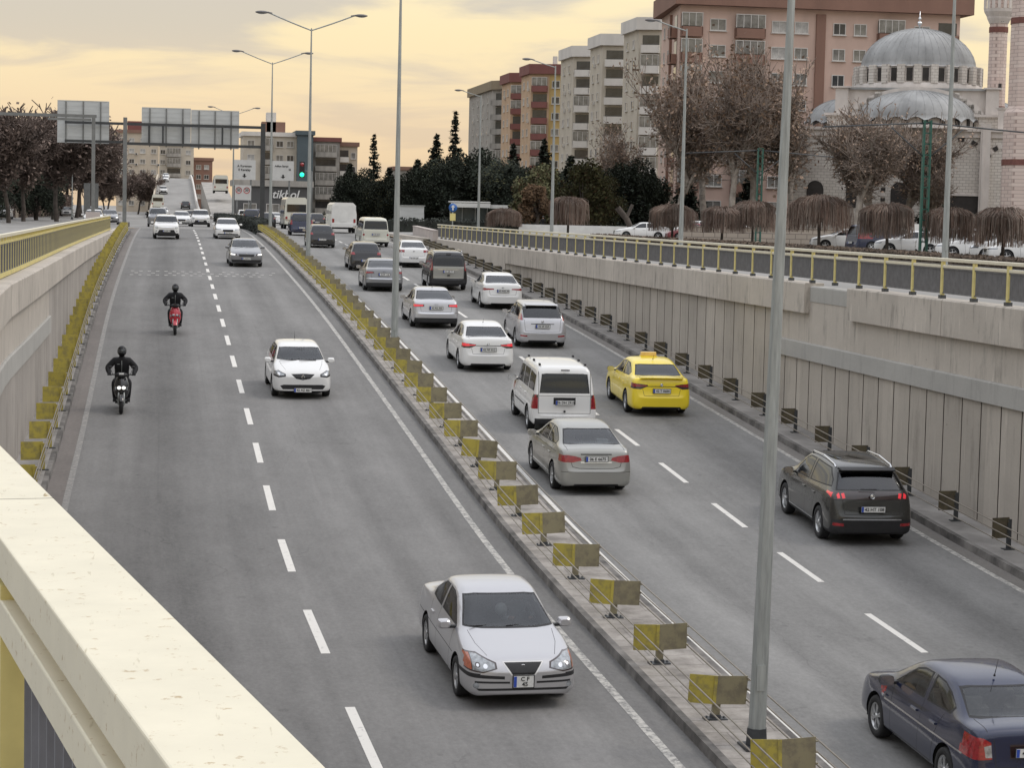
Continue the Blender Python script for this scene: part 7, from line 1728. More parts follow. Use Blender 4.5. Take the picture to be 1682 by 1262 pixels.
M1['extras'] = [('plate', ('42 VF 553', -2.19, 0.80)), ('logo', ('round', -2.08, 0.96, 0.05)), ('spoiler', (-1.55, 1.53, 1.2, 'body', 0.16)), ('exhaust', (0.5, -2.12, 0.22))]
# ---- silver saloon with wide lit lamps, rear
A1 = dict(C1, name='silver_estate_saloon', L=4.65, W=1.84, H=1.46, seats='grey', bumper_z=0.62); A1['cowl'] = (1.05, 1.0); A1['wst'] = (0.25, 1.37); A1['axles'] = (1.44, -1.36); A1['wr'] = 0.325; A1['rwb'] = (-1.68, 1.08); A1.pop('handles', None)
std_sides(A1, -0.3)
def ft_a1(P, lit=True):
    red = 'red_on' if lit else 'red'
    o = common(P, rear_glass='dark_glass', rww=(0.69, 0.575), rwz=(1.09, 1.37))
    o += [F('both', 'rear', [(0.46, 0.84), (0.92, 0.825), (0.92, 0.945), (0.46, 0.93)], 'smoke', nmin=0.05), F('both', 'rear', [(0.50, 0.86), (0.92, 0.845), (0.92, 0.93), (0.50, 0.915)], red, nmin=0.05),
          F('both', 'side', [(-2.10, 0.84), (-2.4, 0.84), (-2.4, 0.935), (-2.16, 0.935)], red),
          F('cut', 'rear', [(-0.85, 0.60), (0.85, 0.60), (0.85, 0.625), (-0.85, 0.625)], 'chrome', nmin=0.03), F('cut', 'rear', [(-0.86, 0.20), (0.86, 0.20), (0.82, 0.42), (-0.82, 0.42)], 'plastic', nmin=0.03),
          F('line', 'rear', [(0.60, 0.84), (0.58, 0.66), (0, 0.64)], both=True)]
    return o
A1['features'] = ft_a1
A1['extras'] = [('plate', ('42 KE 300', -2.315, 0.80)), ('antenna', (-0.75, 1.47, 0.12)), ('logo', ('rings', -2.25, 0.94, 0.05))]
A2 = dict(A1, name='grey_saloon'); A2['features'] = lambda P: ft_a1(P, False); A2['extras'] = [('plate', ('42 EP 118', -2.315, 0.80)), ('logo', ('rings', -2.25, 0.94, 0.05))]
# ---- pearl white saloon, rear
K1 = dict(T1, name='white_saloon', L=4.62, W=1.78, H=1.46, mirror='body'); K1['wst'] = (0.25, 1.38); K1['roof_end'] = (-0.95, 1.38); K1['rwb'] = (-1.62, 1.08); K1['deck'] = 1.07; K1.pop('handles', None)
std_sides(K1, -0.32)
def ft_k1(P):
    o = common(P, rww=(0.67, 0.56), rwz=(1.09, 1.36))
    o += [F('both', 'rear', [(0.38, 0.84), (0.90, 0.80), (0.90, 0.905), (0.38, 0.885)], 'red', nmin=0.05), F('both', 'side', [(-2.02, 0.83), (-2.4, 0.83), (-2.4, 0.91), (-2.1, 0.91)], 'red'),
          F('cut', 'rear', [(-0.38, 0.865), (0.38, 0.865), (0.38, 0.885), (-0.38, 0.885)], 'chrome'), F('line', 'rear', [(0.58, 0.80), (0.55, 0.62), (0, 0.60)], both=True), F('cut', 'rear', [(-0.55, 0.19), (0.55, 0.19), (0.5, 0.27), (-0.5, 0.27)], 'plastic')]
    return o
K1['features'] = ft_k1; K1['extras'] = [('plate', ('42 AGE 38', -2.305, 0.79)), ('exhaust', (0.52, -2.25, 0.24)), ('logo', ('round', -2.23, 0.935, 0.045))]
# ---- black family van with silver tailgate
D1 = dict(V1, name='black_van', L=4.39, W=1.83, H=1.85); D1['handles'] = (0.15,)
def ft_d1(P):
    o = common(P, rear_glass='dark_glass', rww=(0.76, 0.66), rwz=(1.16, 1.66))
    o += [F('both', 'rear', [(0.76, 0.95), (0.92, 0.95), (0.86, 1.55), (0.77, 1.55)], 'red', nmin=0.0), F('cut', 'rear', [(-0.72, 0.58), (0.72, 0.58), (0.72, 1.14), (-0.72, 1.14)], 'panel', nmin=0.02),
          F('cut', 'rear', [(-0.50, 0.985), (0.50, 0.985), (0.50, 1.005), (-0.50, 1.005)], 'chrome'), F('cut', 'rear', [(-0.9, 0.2), (0.9, 0.2), (0.88, 0.56), (-0.88, 0.56)], 'plastic', nmin=0.02)]
    return o
D1['features'] = ft_d1; D1['extras'] = [('plate', ('42 AB 771', -2.235, 0.90)), ('box', ('tailgate_lock', (0, -2.205, 0.72), (0.12, 0.03, 0.06), 'black')), ('exhaust', (0.55, -2.15, 0.24, 0.045)), ('rails', ('chrome', 0.5, -1.7, 0.66, 1.80, 1.82)), ('box', ('brake_light', (0, -2.08, 1.74), (0.24, 0.03, 0.035), 'smoke'))]
# ---- black hatch, rear
B1 = dict(M1, name='black_hatchback', L=4.2, W=1.77, H=1.50); B1['wst'] = (0.40, 1.40); B1['roof_end'] = (-1.50, 1.41); B1['rwb'] = (-1.92, 1.02); B1['axles'] = (1.25, -1.30); B1['extras'] = [('plate', ('42 R 4410', -2.11, 0.55))]; B1.pop('handles', None)
std_sides(B1, -0.28, c=[(-1.30, 1.40), (-1.55, 1.25), (-1.50, 1.08)])
def ft_b1(P):
    return common(P, rear_glass='dark_glass', rww=(0.68, 0.60), rwz=(1.05, 1.39)) + [F('both', 'rear', [(0.58, 0.86), (0.88, 0.86), (0.88, 0.99), (0.62, 0.99)], 'red', nmin=0.05), F('line', 'rear', [(0.62, 0.86), (0.60, 0.58), (0, 0.56)], both=True)]
B1['features'] = ft_b1
# ---- old white saloon, rear
O1 = dict(C1, name='white_saloon', L=4.65, W=1.75, H=1.46, seats='grey'); O1['cowl'] = (1.0, 0.99); O1['wst'] = (0.25, 1.37); O1['rwb'] = (-1.62, 1.08); O1.pop('handles', None)
std_sides(O1, -0.3)
def ft_o1(P):
    return common(P, rww=(0.66, 0.56), rwz=(1.09, 1.36)) + [F('both', 'rear', [(0.52, 0.85), (0.88, 0.85), (0.88, 0.985), (0.52, 0.985)], 'red', nmin=0.05), F('both', 'rear', circle(0.70, 0.91, 0.035, 10), 'lens'),
            F('line', 'rear', [(0.60, 0.85), (0.60, 0.66), (0, 0.66)], both=True), F('cut', 'rear', [(-0.85, 0.20), (0.85, 0.20), (0.85, 0.30), (-0.85, 0.30)], 'plastic', nmin=0.03)]
O1['features'] = ft_o1; O1['extras'] = [('plate', ('42 DR 229', -2.315, 0.52)), ('logo', ('round', -2.24, 0.93, 0.05))]
# ---- blue saloon, side and rear
L1 = dict(name='blue_saloon', kind='sedan', L=4.30, W=1.70, H=1.47, hood=0.80, cowl=(1.05, 1.01), wst=(0.30, 1.385), roof_end=(-0.85, 1.40), rwb=(-1.50, 1.10), deck=1.08,
          belt=(0.93, 1.0), sill=0.20, axles=(1.30, -1.20), wr=0.305, rim=(6, 'double'), mirror='black', bumper_z=0.60, seats='beige')
std_sides(L1, -0.28)
def ft_l1(P):
    o = common(P, glass='dark_glass', rear_glass='glass', rww=(0.66, 0.56), rwz=(1.11, 1.38))
    P_ = [F('both', 'rear', [(0.55, 0.72), (0.88, 0.70), (0.88, 0.99), (0.66, 0.985), (0.56, 0.93)], 'red', nmin=0.02), F('both', 'rear', [(0.55, 0.74), (0.64, 0.74), (0.66, 0.88), (0.56, 0.90)], 'lens', nmin=0.02),
          F('both', 'side', [(-1.93, 0.74), (-2.2, 0.72), (-2.2, 0.99), (-2.0, 0.99)], 'red', nmin=0.2),
          F('both', 'side', [(1.0, 0.655), (-1.72, 0.685), (-1.72, 0.71), (1.0, 0.68)], 'chrome'), F('line', 'rear', [(0.52, 0.97), (0.50, 0.62), (0, 0.60)], both=True), F('line', 'top', [(0.60, -1.55), (0.60, -2.0)], both=True),
          F('cut', 'rear', [(-0.3, 0.72), (0.3, 0.72), (0.3, 0.9), (-0.3, 0.9)], 'smoke')]
    return o + P_
L1['features'] = ft_l1
L1['extras'] = [('plate', ('42 BS 307', -2.15, 0.81)), ('antenna', (-0.80, 1.47, 0.26, -0.35)), ('box', ('boot_badge', (0.0, -2.06, 1.0), (0.12, 0.02, 0.04), 'chrome')), ('box', ('side_repeater', (0.855, 0.98, 0.72), (0.02, 0.07, 0.03), 'lens')), ('box', ('side_repeater', (-0.855, 0.98, 0.72), (0.02, 0.07, 0.03), 'lens'))]
# ---- white passenger van, rear
W1 = dict(V1, name='white_passenger_van', L=4.9, W=1.90, H=1.95, hood=1.0); W1['cowl'] = (1.7, 1.2); W1['wst'] = (1.2, 1.80); W1['roof_end'] = (-2.30, 1.88); W1['rwb'] = (-2.40, 1.20); W1['axles'] = (1.55, -1.35); W1['handles'] = (); W1['belt'] = (1.12, 1.14)
std_sides(W1, 0.55, top=0.25, low=0.05, third=-0.8, c=[(-2.1, 1.66), (-2.15, 1.22)])
def ft_w1(P):
    return common(P, rear_glass='dark_glass', rww=(0.72, 0.66), rwz=(1.18, 1.74)) + [F('both', 'rear', circle(0.80, 0.82, 0.07, 12), 'red', nmin=0.0), F('line', 'rear', [(0.82, 1.78), (0.82, 0.5), (0, 0.5)], both=True), F('cut', 'rear', [(-0.9, 0.24), (0.9, 0.24), (0.9, 0.36), (-0.9, 0.36)], 'plastic', nmin=0.0)]
W1['features'] = ft_w1; W1['extras'] = [('plate', ('42 M 2207', -2.50, 0.84))]
# ---- dark people carrier, rear
N1 = dict(V1, name='dark_people_carrier', L=4.6, W=1.85, H=1.75); N1['wst'] = (0.6, 1.62); N1['roof_end'] = (-1.95, 1.68); N1['rwb'] = (-2.15, 1.12); N1['handles'] = ()
std_sides(N1, 0.0, top=0.20, third=-0.95, c=[(-1.75, 1.5), (-1.85, 1.13)])
def ft_n1(P):
    return common(P, rear_glass='dark_glass', rww=(0.70, 0.62), rwz=(1.10, 1.60)) + [F('both', 'rear', [(0.72, 0.85), (0.90, 0.85), (0.88, 1.2), (0.74, 1.2)], 'red', nmin=0.0)]
N1['features'] = ft_n1; N1['extras'] = [('plate', ('42 C 118', -2.33, 0.60))]
# ---------------------------------------------------------------- people
def skin_body(name, joints, edges, radii, m, parent=None, sub=2, root_i=0):
    me = bpy.data.meshes.new(name); me.from_pydata(joints, edges, []); o = bpy.data.objects.new(name, me); COL.objects.link(o)
    md = o.modifiers.new('skin', 'SKIN'); 
    for i, r in enumerate(radii): v = me.skin_vertices[0].data[i]; v.radius = (r if isinstance(r, tuple) else (r, r))
    me.skin_vertices[0].data[root_i].use_root = True
    md.use_smooth_shade = True; s = o.modifiers.new('s', 'SUBSURF'); s.levels = sub; s.render_levels = sub
    dg = bpy.context.evaluated_depsgraph_get(); dg.update(); out = bpy.data.meshes.new_from_object(o.evaluated_get(dg)); bpy.data.objects.remove(o); out.materials.clear()
    for q in (m if isinstance(m, list) else [m]): out.materials.append(q)
    for p in out.polygons: p.use_smooth = True
    return out
MT['skin'] = mat('skin', (0.42, 0.24, 0.17), 0.6, 0, 0.1, 6); MT['cloth_black'] = mat('black_cloth', (0.006, 0.006, 0.008), 0.8, 0, 0.3, 6); MT['cloth_grey'] = mat('charcoal_cloth', (0.03, 0.032, 0.036), 0.9, 0, 0.3, 6)
MT['cloth_white'] = mat('white_shirt', (0.6, 0.6, 0.6), 0.9, 0, 0.1, 6); MT['helmet'] = mat('helmet_black', (0.006, 0.006, 0.007), 0.35, 0, 0.1, 5, spec=0.3); MT['visor'] = mat('smoked_visor', (0.03, 0.035, 0.04), 0.05, 0, 0.05, 3, coat=1.0); MT['jeans'] = mat('dark_jeans', (0.02, 0.022, 0.03), 0.9, 0, 0.3, 6)
def rider(loc, rz, label, s=1.0, hand_w=0.34, hood=False):
    # seated, facing +Y; seat at z .78, feet on the board at z .30
    J = [(0, -0.12, 0.86), (0, -0.10, 1.02), (0, -0.05, 1.20), (0, 0.0, 1.36), (0, 0.03, 1.46), (0, 0.05, 1.54)]; Rr = [(0.21, 0.17), (0.20, 0.165), (0.225, 0.17), (0.225, 0.15), (0.10, 0.10), (0.085, 0.085)]; E_ = [(0, 1), (1, 2), (2, 3), (3, 4), (4, 5)]
    def add(pts, rad, a):
        for p, r in zip(pts, rad): J.append(p); Rr.append(r); E_.append((a, len(J) - 1)); a = len(J) - 1
        return a
    wr = []
    for sd in (-1, 1):
        w = add([(sd * 0.20, 0.0, 1.38), (sd * 0.395, 0.04, 1.19), (sd * (hand_w - 0.01), 0.28, 1.07), (sd * hand_w, 0.36, 1.06)], [(0.105, 0.105), (0.085, 0.085), (0.062, 0.062), (0.042, 0.042)], 3); wr.append((sd * hand_w, 0.36, 1.06))
        add([(sd * 0.11, -0.10, 0.84), (sd * 0.19, 0.24, 0.80), (sd * 0.18, 0.20, 0.46), (sd * 0.18, 0.17, 0.36), (sd * 0.19, 0.30, 0.335)], [(0.12, 0.12), (0.10, 0.10), (0.078, 0.078), (0.06, 0.06), (0.045, 0.055)], 0)
    me = skin_body('person', [tuple(c * s for c in p) for p in J], E_, [(a * s, b * s) for a, b in Rr], MT['cloth_black'])
    root = inst('person', me, None, loc, (0, 0, rz)); tag(root, label, 'person')
    # gloved hands: palm, four fingers round the grip, thumb
    for sd in (-1, 1):
        cx, cy_, cz = sd * hand_w, 0.40, 1.065
        JJ = [(cx, cy_ - 0.05, cz)]; RR = [0.026]; EE = []
        def chain(pts, rad, a=0):
            for p, r in zip(pts, rad): JJ.append(p); RR.append(r); EE.append((a, len(JJ) - 1)); a = len(JJ) - 1
        for k, ln in enumerate((0.9, 1.0, 0.95, 0.8)):
            x = cx + sd * (-0.033 + 0.022 * k); chain([(x, cy_, cz + 0.012), (x, cy_ + 0.035 * ln, cz + 0.004), (x, cy_ + 0.04 * ln, cz - 0.028), (x, cy_ + 0.012, cz - 0.036)], [0.012, 0.0105, 0.0095, 0.008])
        chain([(cx - sd * 0.045, cy_ - 0.03, cz - 0.012), (cx - sd * 0.055, cy_ + 0.0, cz - 0.03), (cx - sd * 0.04, cy_ + 0.02, cz - 0.036)], [0.013, 0.011, 0.009])
        hm = skin_body('hand', JJ, EE, RR, MT['cloth_black'], sub=1); inst('glove', hm, root)
    # head with a full-face helmet
    hd = MB(); hd.ball((0, 0.06, 1.645), 0.098, 16, 12, 0, (0.86, 1.0, 1.16)); hd.ball((0, 0.155, 1.635), 0.02, 8, 6, 0, (0.8, 1, 1.3))
    for sd in (-1, 1): hd.ball((sd * 0.032, 0.148, 1.66), 0.012, 8, 6, 1)
    hd.box((0, 0.150, 1.595), (0.045, 0.01, 0.008), 2); hd.build('head', [MT['skin'], MT['plate'], MT['red']], root)
    hl = MB(); rows = []
    for i in range(25):
        t = 2 * PI * i / 24; row = []
        for k in range(15):
            p = PI * k / 14; r = 0.138; x = r * math.sin(p) * math.cos(t) * 0.90; y = r * math.sin(p) * math.sin(t) * 1.08; z = r * math.cos(p) * 1.12
            if p > 2.1: f = 1 - (p - 2.1) * 0.35; x *= 0.95; z = max(z, -0.135)
            row.append((x, 0.055 + y, 1.655 + z))
        rows.append(row)
    hl.grid(rows, 0, smooth=True, mats=lambda i, k: 1 if (5 <= k <= 7 and 2 <= i <= 9) else 0); hl.build('helmet', [MT['helmet'], MT['visor']], root)
    ft = MB()
    for sd in (-1, 1): ft.box((sd * 0.19 * s, 0.27, 0.33), (0.085, 0.26, 0.08)); ft.box((sd * 0.19 * s, 0.36, 0.315), (0.08, 0.10, 0.05))
    ft.build('shoe', MT['black'], root)
    jk = MB(); jk.tube((0, 0.115, 0.98), (0, 0.135, 1.40), 0.006, 0.006, 4); jk.box((0.09, 0.12, 1.30), (0.07, 0.006, 0.012)); jk.build('jacket_zip', MT['galv'], root)
    return root
def scooter(loc, rz, label, body_mk, lit=False, group=None):
    root = empty('scooter', loc, rz, label, 'scooter', group)
    def part(nm, mk, fn, par=None):
        mb = MB(); fn(mb); return mb.build(nm, MT[mk], par or root)
    for y in (0.66, -0.56):
        w = MB(); w.lathe([(0.15, -0.05), (0.22, -0.055), (0.245, -0.03), (0.25, 0), (0.245, 0.03), (0.22, 0.055), (0.15, 0.05)], 22, (0, y, 0.25), 'x'); o = w.build('wheel', MT['rubber'], root)
        part('rim', 'alloy', lambda b: (b.lathe([(0.16, -0.04), (0.16, 0.04)], 18, (0, y, 0.25), 'x'), [b.box((0, y + 0.08 * math.sin(a), 0.25 + 0.08 * math.cos(a)), (0.03, 0.03, 0.15), mat=Matrix.Rotation(-a, 3, 'X')) for a in (0, 1.26, 2.5, 3.77, 5.0)]), o)
    # front apron: tapering shield with a beak
    def apron(b):
        rows = []
        for z, w, y in ((0.34, 0.11, 0.40), (0.42, 0.16, 0.44), (0.60, 0.215, 0.47), (0.78, 0.20, 0.44), (0.92, 0.15, 0.38), (0.98, 0.11, 0.34)):
            rows.append([(-w, y - 0.10, z), (-w * 0.85, y - 0.01, z), (-w * 0.4, y + 0.07, z), (0, y + 0.10, z), (w * 0.4, y + 0.07, z), (w * 0.85, y - 0.01, z), (w, y - 0.10, z)])
        b.grid(rows, 0, smooth=True); b.grid([[(x, y - 0.05, z) for x, y, z in r[::-1]] for r in rows], 0, smooth=True)
    part('front_shield', body_mk, apron)
    part('front_mudguard', body_mk, lambda b: b.lathe([(0.27, -0.07), (0.29, -0.04), (0.295, 0.0), (0.29, 0.04), (0.27, 0.07)], 12, (0, 0.66, 0.25), 'x', arc=PI * 0.75, a0=PI * 0.15))
    part('fork', 'galv', lambda b: (b.tube((-0.08, 0.66, 0.25), (-0.07, 0.50, 0.62), 0.022, 0.022, 8), b.tube((0.08, 0.66, 0.25), (0.07, 0.50, 0.62), 0.022, 0.022, 8)))
    part('handlebar', 'black', lambda b: (b.tube((-0.36, 0.38, 1.04), (-0.10, 0.42, 1.06), 0.017, 0.017, 8), b.tube((0.36, 0.38, 1.04), (0.10, 0.42, 1.06), 0.017, 0.017, 8), b.ball((0, 0.42, 1.04), 0.14, 12, 8, 0, (1.25, 0.7, 0.55)), b.tube((0, 0.33, 0.92), (0, 0.40, 1.04), 0.05, 0.05, 8)))
    part('screen', 'plate' if lit else 'smoke', lambda b: b.box((0, 0.50, 1.085), (0.13, 0.03, 0.05)))
    part('headlight', 'lens_on' if lit else 'lens', lambda b: [b.ball((sx * 0.062, 0.545, 0.70), 0.055, 10, 8, 0, (1.0, 0.6, 0.85)) for sx in (-1, 1)])
    part('indicator', 'lens', lambda b: [b.box((sx * 0.155, 0.475, 0.68), (0.04, 0.05, 0.09)) for sx in (-1, 1)])
    part('floorboard', 'black', lambda b: b.box((0, 0.16, 0.28), (0.34, 0.46, 0.06)))
    def rear(b):
        rows = []
        for y, w, z0, z1 in ((0.0, 0.10, 0.34, 0.66), (-0.12, 0.15, 0.36, 0.74), (-0.45, 0.16, 0.42, 0.76), (-0.80, 0.10, 0.56, 0.78), (-0.92, 0.03, 0.66, 0.76)): rows.append([(-w * .6, y, z0), (-w, y, (z0 + z1) / 2), (-w * .8, y, z1), (w * .8, y, z1), (w, y, (z0 + z1) / 2), (w * .6, y, z0), (-w * .6, y, z0)])
        b.grid(rows, 0, smooth=True); b.face(rows[0][:-1]); b.face(rows[-1][:-1])
    part('rear_body', body_mk, rear)
    part('seat', 'black', lambda b: (b.box((0, -0.18, 0.79), (0.27, 0.42, 0.09)), b.box((0, -0.55, 0.82), (0.22, 0.36, 0.09))))
    part('exhaust', 'galv', lambda b: b.tube((0.17, -0.30, 0.27), (0.19, -0.78, 0.36), 0.05, 0.055, 10)); part('engine', 'dark_steel', lambda b: b.box((-0.05, -0.40, 0.32), (0.2, 0.45, 0.18)))
    for sd in (-1, 1): part('mirror', 'black', lambda b: (b.tube((sd * 0.24, 0.40, 1.06), (sd * 0.30, 0.36, 1.22), 0.007, 0.007, 5), b.ball((sd * 0.31, 0.36, 1.25), 0.05, 10, 6, 0, (1.2, 0.3, 0.8))))
    part('tail_light', 'red', lambda b: b.box((0, -0.93, 0.70), (0.1, 0.03, 0.06)))
    return root
MT['scoot_black'] = paint('black_gloss', (0.010, 0.010, 0.011), 0.2, 0.2, 0.1); MT['scoot_red'] = paint('red_gloss', (0.42, 0.012, 0.03), 0.1, 0.25, 0.1)
def car_pose(y, off, toward):
    p = Vector(rp(y, off)); a = Vector(rp(y + 1.3 / KY, off)); b = Vector(rp(y - 1.3 / KY, off)); f = (a - b).normalized()
    if toward: f = -f
    r = f.cross(Vector((0, 0, 1))).normalized(); u = r.cross(f)
    M_ = Matrix(((r.x, f.x, u.x, 0), (r.y, f.y, u.y, 0), (r.z, f.z, u.z, 0), (0, 0, 0, 1)))
    mid = (a + b) / 2; return Matrix.Translation(mid + Vector((0, 0, 0.003))) @ M_
for y, off, mk, lit, l1, l2 in ((43.05, -3.45, 'scoot_black', True, 'black motor scooter with twin lit headlamps, nearer to us', 'rider in black jacket and black helmet on the nearer black scooter'), (56.65, -1.84, 'scoot_red', False, 'red-fronted motor scooter farther up the carriageway', 'rider in black with a black helmet on the red scooter')):
    m4 = car_pose(y, off, True); s = scooter((0, 0, 0), 0, l1, mk, lit); s.matrix_world = m4; r_ = rider((0, 0, 0), 0, l2); r_.matrix_world = m4
def pedestrian(loc, rz, label, top, leg, lean=0.0, h=1.72):
    k = h / 1.72; J = [(0, 0, 0.95), (0, 0, 1.12), (0, 0.01, 1.30), (0, 0.0, 1.42), (0, 0.01, 1.50), (0, 0.015, 1.60)]; Rr = [(0.155, 0.11), (0.14, 0.10), (0.165, 0.115), (0.13, 0.09), (0.055, 0.055), (0.085, 0.10)]; E_ = [(0, 1), (1, 2), (2, 3), (3, 4), (4, 5)]
    def add(pts, rad, a):
        for p, r in zip(pts, rad): J.append(p); Rr.append((r, r)); E_.append((a, len(J) - 1)); a = len(J) - 1
    for sd, st in ((-1, 0.16), (1, -0.16)):
        add([(sd * 0.19, 0, 1.38), (sd * 0.24, -st * 0.4, 1.12), (sd * 0.23, -st * 0.9 + 0.05, 0.88), (sd * 0.22, -st + 0.08, 0.80)], [0.06, 0.048, 0.038, 0.028], 3); add([(sd * 0.09, 0, 0.88), (sd * 0.10, st * 0.5 + 0.03, 0.50), (sd * 0.10, st, 0.10), (sd * 0.10, st + 0.12, 0.05)], [0.09, 0.065, 0.045, 0.04], 0)
    me = skin_body('person', [(a * k, b * k, c * k) for a, b, c in J], E_, [(a * k, b * k) for a, b in Rr], [MT[top], MT[leg], MT['skin']], sub=1)
    for p in me.polygons:
        z = p.center.z / k; p.material_index = 2 if z > 1.50 else (1 if z < 0.92 and abs(p.center.x) < 0.2 else 0)
    o = inst('person', me, None, loc, (0, 0, rz)); tag(o, label, 'person')
    hb = MB(); hb.ball((0, -0.01, 1.66 * k), 0.105, 12, 8, 0, (0.95, 1.05, 0.85)); hb.build('hair', MT['ink'], o)
pedestrian((34.9, 136 * KY, 0.02), 2.6, 'pedestrian in black standing by the rust brown small tree', 'cloth_black', 'cloth_black')
pedestrian((-17.6, 168 * KY, 0.02), 0.5, 'pedestrian in a light top on the left pavement by the pale posts', 'cloth_white', 'jeans')
# ---------------------------------------------------------------- traffic
MT['taxi_sign'] = mat('taxi_sign_cream', (0.80, 0.55, 0.20), 0.5, 0, 0.1, 5); MT['yellow_taxi'] = paint('taxi_yellow', (0.86, 0.66, 0.015), 0, 0.35, 0.06)
SILVER = paint('silver_paint', (0.50, 0.50, 0.52), 0.55, 0.32, 0.3); WHITE = paint('white_paint_car', (0.74, 0.74, 0.73), 0.0, 0.3, 0.22); SILVER2 = paint('warm_silver_paint', (0.33, 0.33, 0.31), 0.5, 0.35, 0.3); GREY = paint('mid_grey_paint', (0.22, 0.225, 0.24), 0.5, 0.32, 0.2)
DGREY = paint('dark_grey_paint', (0.030, 0.031, 0.029), 0.45, 0.25, 0.25); BLACK = paint('black_paint', (0.010, 0.010, 0.012), 0.1, 0.22, 0.15); NAVY = paint('navy_paint', (0.007, 0.014, 0.050), 0.2, 0.25, 0.2); CREAM = paint('cream_white_paint', (0.66, 0.66, 0.58), 0.0, 0.4, 0.15); MAROON = paint('maroon_paint', (0.16, 0.015, 0.02), 0.2, 0.3, 0.1)
CARS = {}
def place(P, m, y_mid, off, toward, label, src=None, cat='car', dyaw=0.0, **kw):
    """y_mid: metres along the road to the middle of the car"""
    key = src; c = None
    if src is None: c = make_car(P, m, label, cat, **kw)
    else: c = copy_tree(src); tag(c, label, cat)
    m4 = car_pose(y_mid / KY, off, toward)
    if dyaw: m4 = m4 @ Matrix.Rotation(dyaw, 4, 'Z')
    c.matrix_world = m4; return c
# left carriageway, coming toward us
elantra = place(E1, SILVER, 33.48, 2.48, True, 'silver saloon coming toward us, nearest car on the left carriageway', accent=WHITE, dyaw=R(0.8))
clio = place(E2, WHITE, 65.68, 1.66, True, 'white hatchback with a diamond badge coming toward us', dyaw=R(1.2))
g3 = place(E3, GREY, 120.67, 2.07, True, 'grey saloon with bright headlamps coming toward us', dyaw=R(1.2))
w4 = place(E4, WHITE, 154.92, -2.20, True, 'white crossover with black lower bumper in the left lane, coming toward us', dyaw=R(1.2))
w5 = place(E5, WHITE, 157.62, 2.05, True, 'white saloon with a chrome framed grille beside the white crossover', dyaw=R(1.2))
# right carriageway, driving away
P1['name'] = 'dark_crossover'
suv = place(P1, DGREY, 45.08, 12.10, False, 'dark grey crossover with three-claw red tail lamps beside the right wall', dyaw=R(-1.4))
taxi = place(T1, MT['yellow_taxi'], 63.03, 11.77, False, 'bright yellow taxi with a roof sign, seen from behind', cat='taxi', dyaw=R(-1.4))
civic = place(C1, SILVER2, 50.80, 7.37, False, 'silver saloon with wide red tail lamps just behind the white van', dyaw=R(0.8))
van = place(V1, WHITE, 59.69, 8.32, False, 'white delivery van with black roof mounts and tall red lamps', cat='van', dyaw=R(-0.8))
egea = place(T2, WHITE, 72.49, 8.15, False, 'white saloon with angular red tail lamps right of the second lamp post', dyaw=R(-0.4))
cmax = place(M1, SILVER, 79.25, 11.18, False, 'silver hatchback in the outer lane behind the yellow taxi\'s lane', dyaw=R(-1.4))
audi = place(A1, SILVER, 85.63, 8.08, False, 'silver saloon with wide lit red lamps just ahead of the angular-lamped white saloon', dyaw=R(-0.2))
corolla = place(K1, WHITE, 94.38, 12.05, False, 'pearl white saloon with thin red lamps by the dark baffles', dyaw=R(-0.8))
doblo = place(D1, BLACK, 104.75, 11.06, False, 'black family van with a silver tailgate panel', cat='van', panel=SILVER2, dyaw=R(-1.1))
gaudi = place(A2, GREY, 103.38, 7.87, False, 'grey saloon half hidden by the second lamp post', src=None, dyaw=R(-1.0))
bh = place(B1, BLACK, 119.05, 8.42, False, 'black hatchback ahead of the grey saloon', dyaw=R(-0.1))
ps = place(O1, WHITE, 123.07, 11.46, False, 'older white saloon with square red lamps left of the black family van', dyaw=R(-1.4))
vw = place(W1, CREAM, 148.49, 11.58, False, 'cream white passenger van with a wide rear window', cat='van', dyaw=R(1.0))
ds = place(B1, BLACK, 144.97, 7.81, False, 'black hatchback in the inner lane next to the passenger van', src=bh, dyaw=R(1.2))
nv = place(N1, NAVY, 170.52, 8.05, False, 'dark blue people carrier ahead of the black hatchback', cat='van', dyaw=R(-0.9))
bl = place(L1, NAVY, 28.2, 8.15, False, 'dark blue saloon at the lower right corner with a faded roof', dyaw=R(0.0))
# far traffic on the level
def flat(src, P, x, y, rz, label, cat='car', z=0.0, group=None, s=1.0):
    c = copy_tree(src); tag(c, label, cat, group); c.matrix_world = Matrix.Translation((XC(x, y), y * KY, z + 0.003)) @ Matrix.Rotation(rz, 4, 'Z') @ Matrix.Scale(s, 4); return c
flat(w4, E4, 4.9, 147, PI, 'white crossover behind the chrome-grilled white saloon')
flat(g3, E3, -3.6, 151, PI, 'grey saloon with lit lamps at the left merge lane')
flat(w5, E5, -4.6, 136.5, PI, 'white saloon standing just left of the gantry post base')
flat(w5, E5, 3.2, 150, PI, 'white saloon tucked behind the white crossover')
pk = make_car(dict(N1, name='pickup_truck', extras=[]), GREY, 'blue grey pickup right behind the white crossover', 'pickup'); pk.matrix_world = Matrix.Translation((0.9, 141 * KY, 0.003)) @ Matrix.Rotation(PI, 4, 'Z')
flat(bh, B1, 4.6, 170, 0, 'black hatchback seen beside the hedge on the far level')
def zt_on(x, y): return FLZ(y)
flat(w5, E5, 2.6, 262, PI, 'white saloon at the foot of the flyover', z=FLZ(262) )
flat(w4, E4, 3.2, 330, PI, 'white crossover halfway down the flyover', z=FLZ(330))
flat(w5, E5, 4.0, 372, PI, 'white saloon near the crest of the flyover', z=FLZ(372))
flat(w5, E5, 4.4, 392, PI, 'white saloon topmost on the flyover crest', z=FLZ(392))
flat(bh, B1, 6.9, 290, 0, 'black hatchback climbing the flyover', z=FLZ(290))
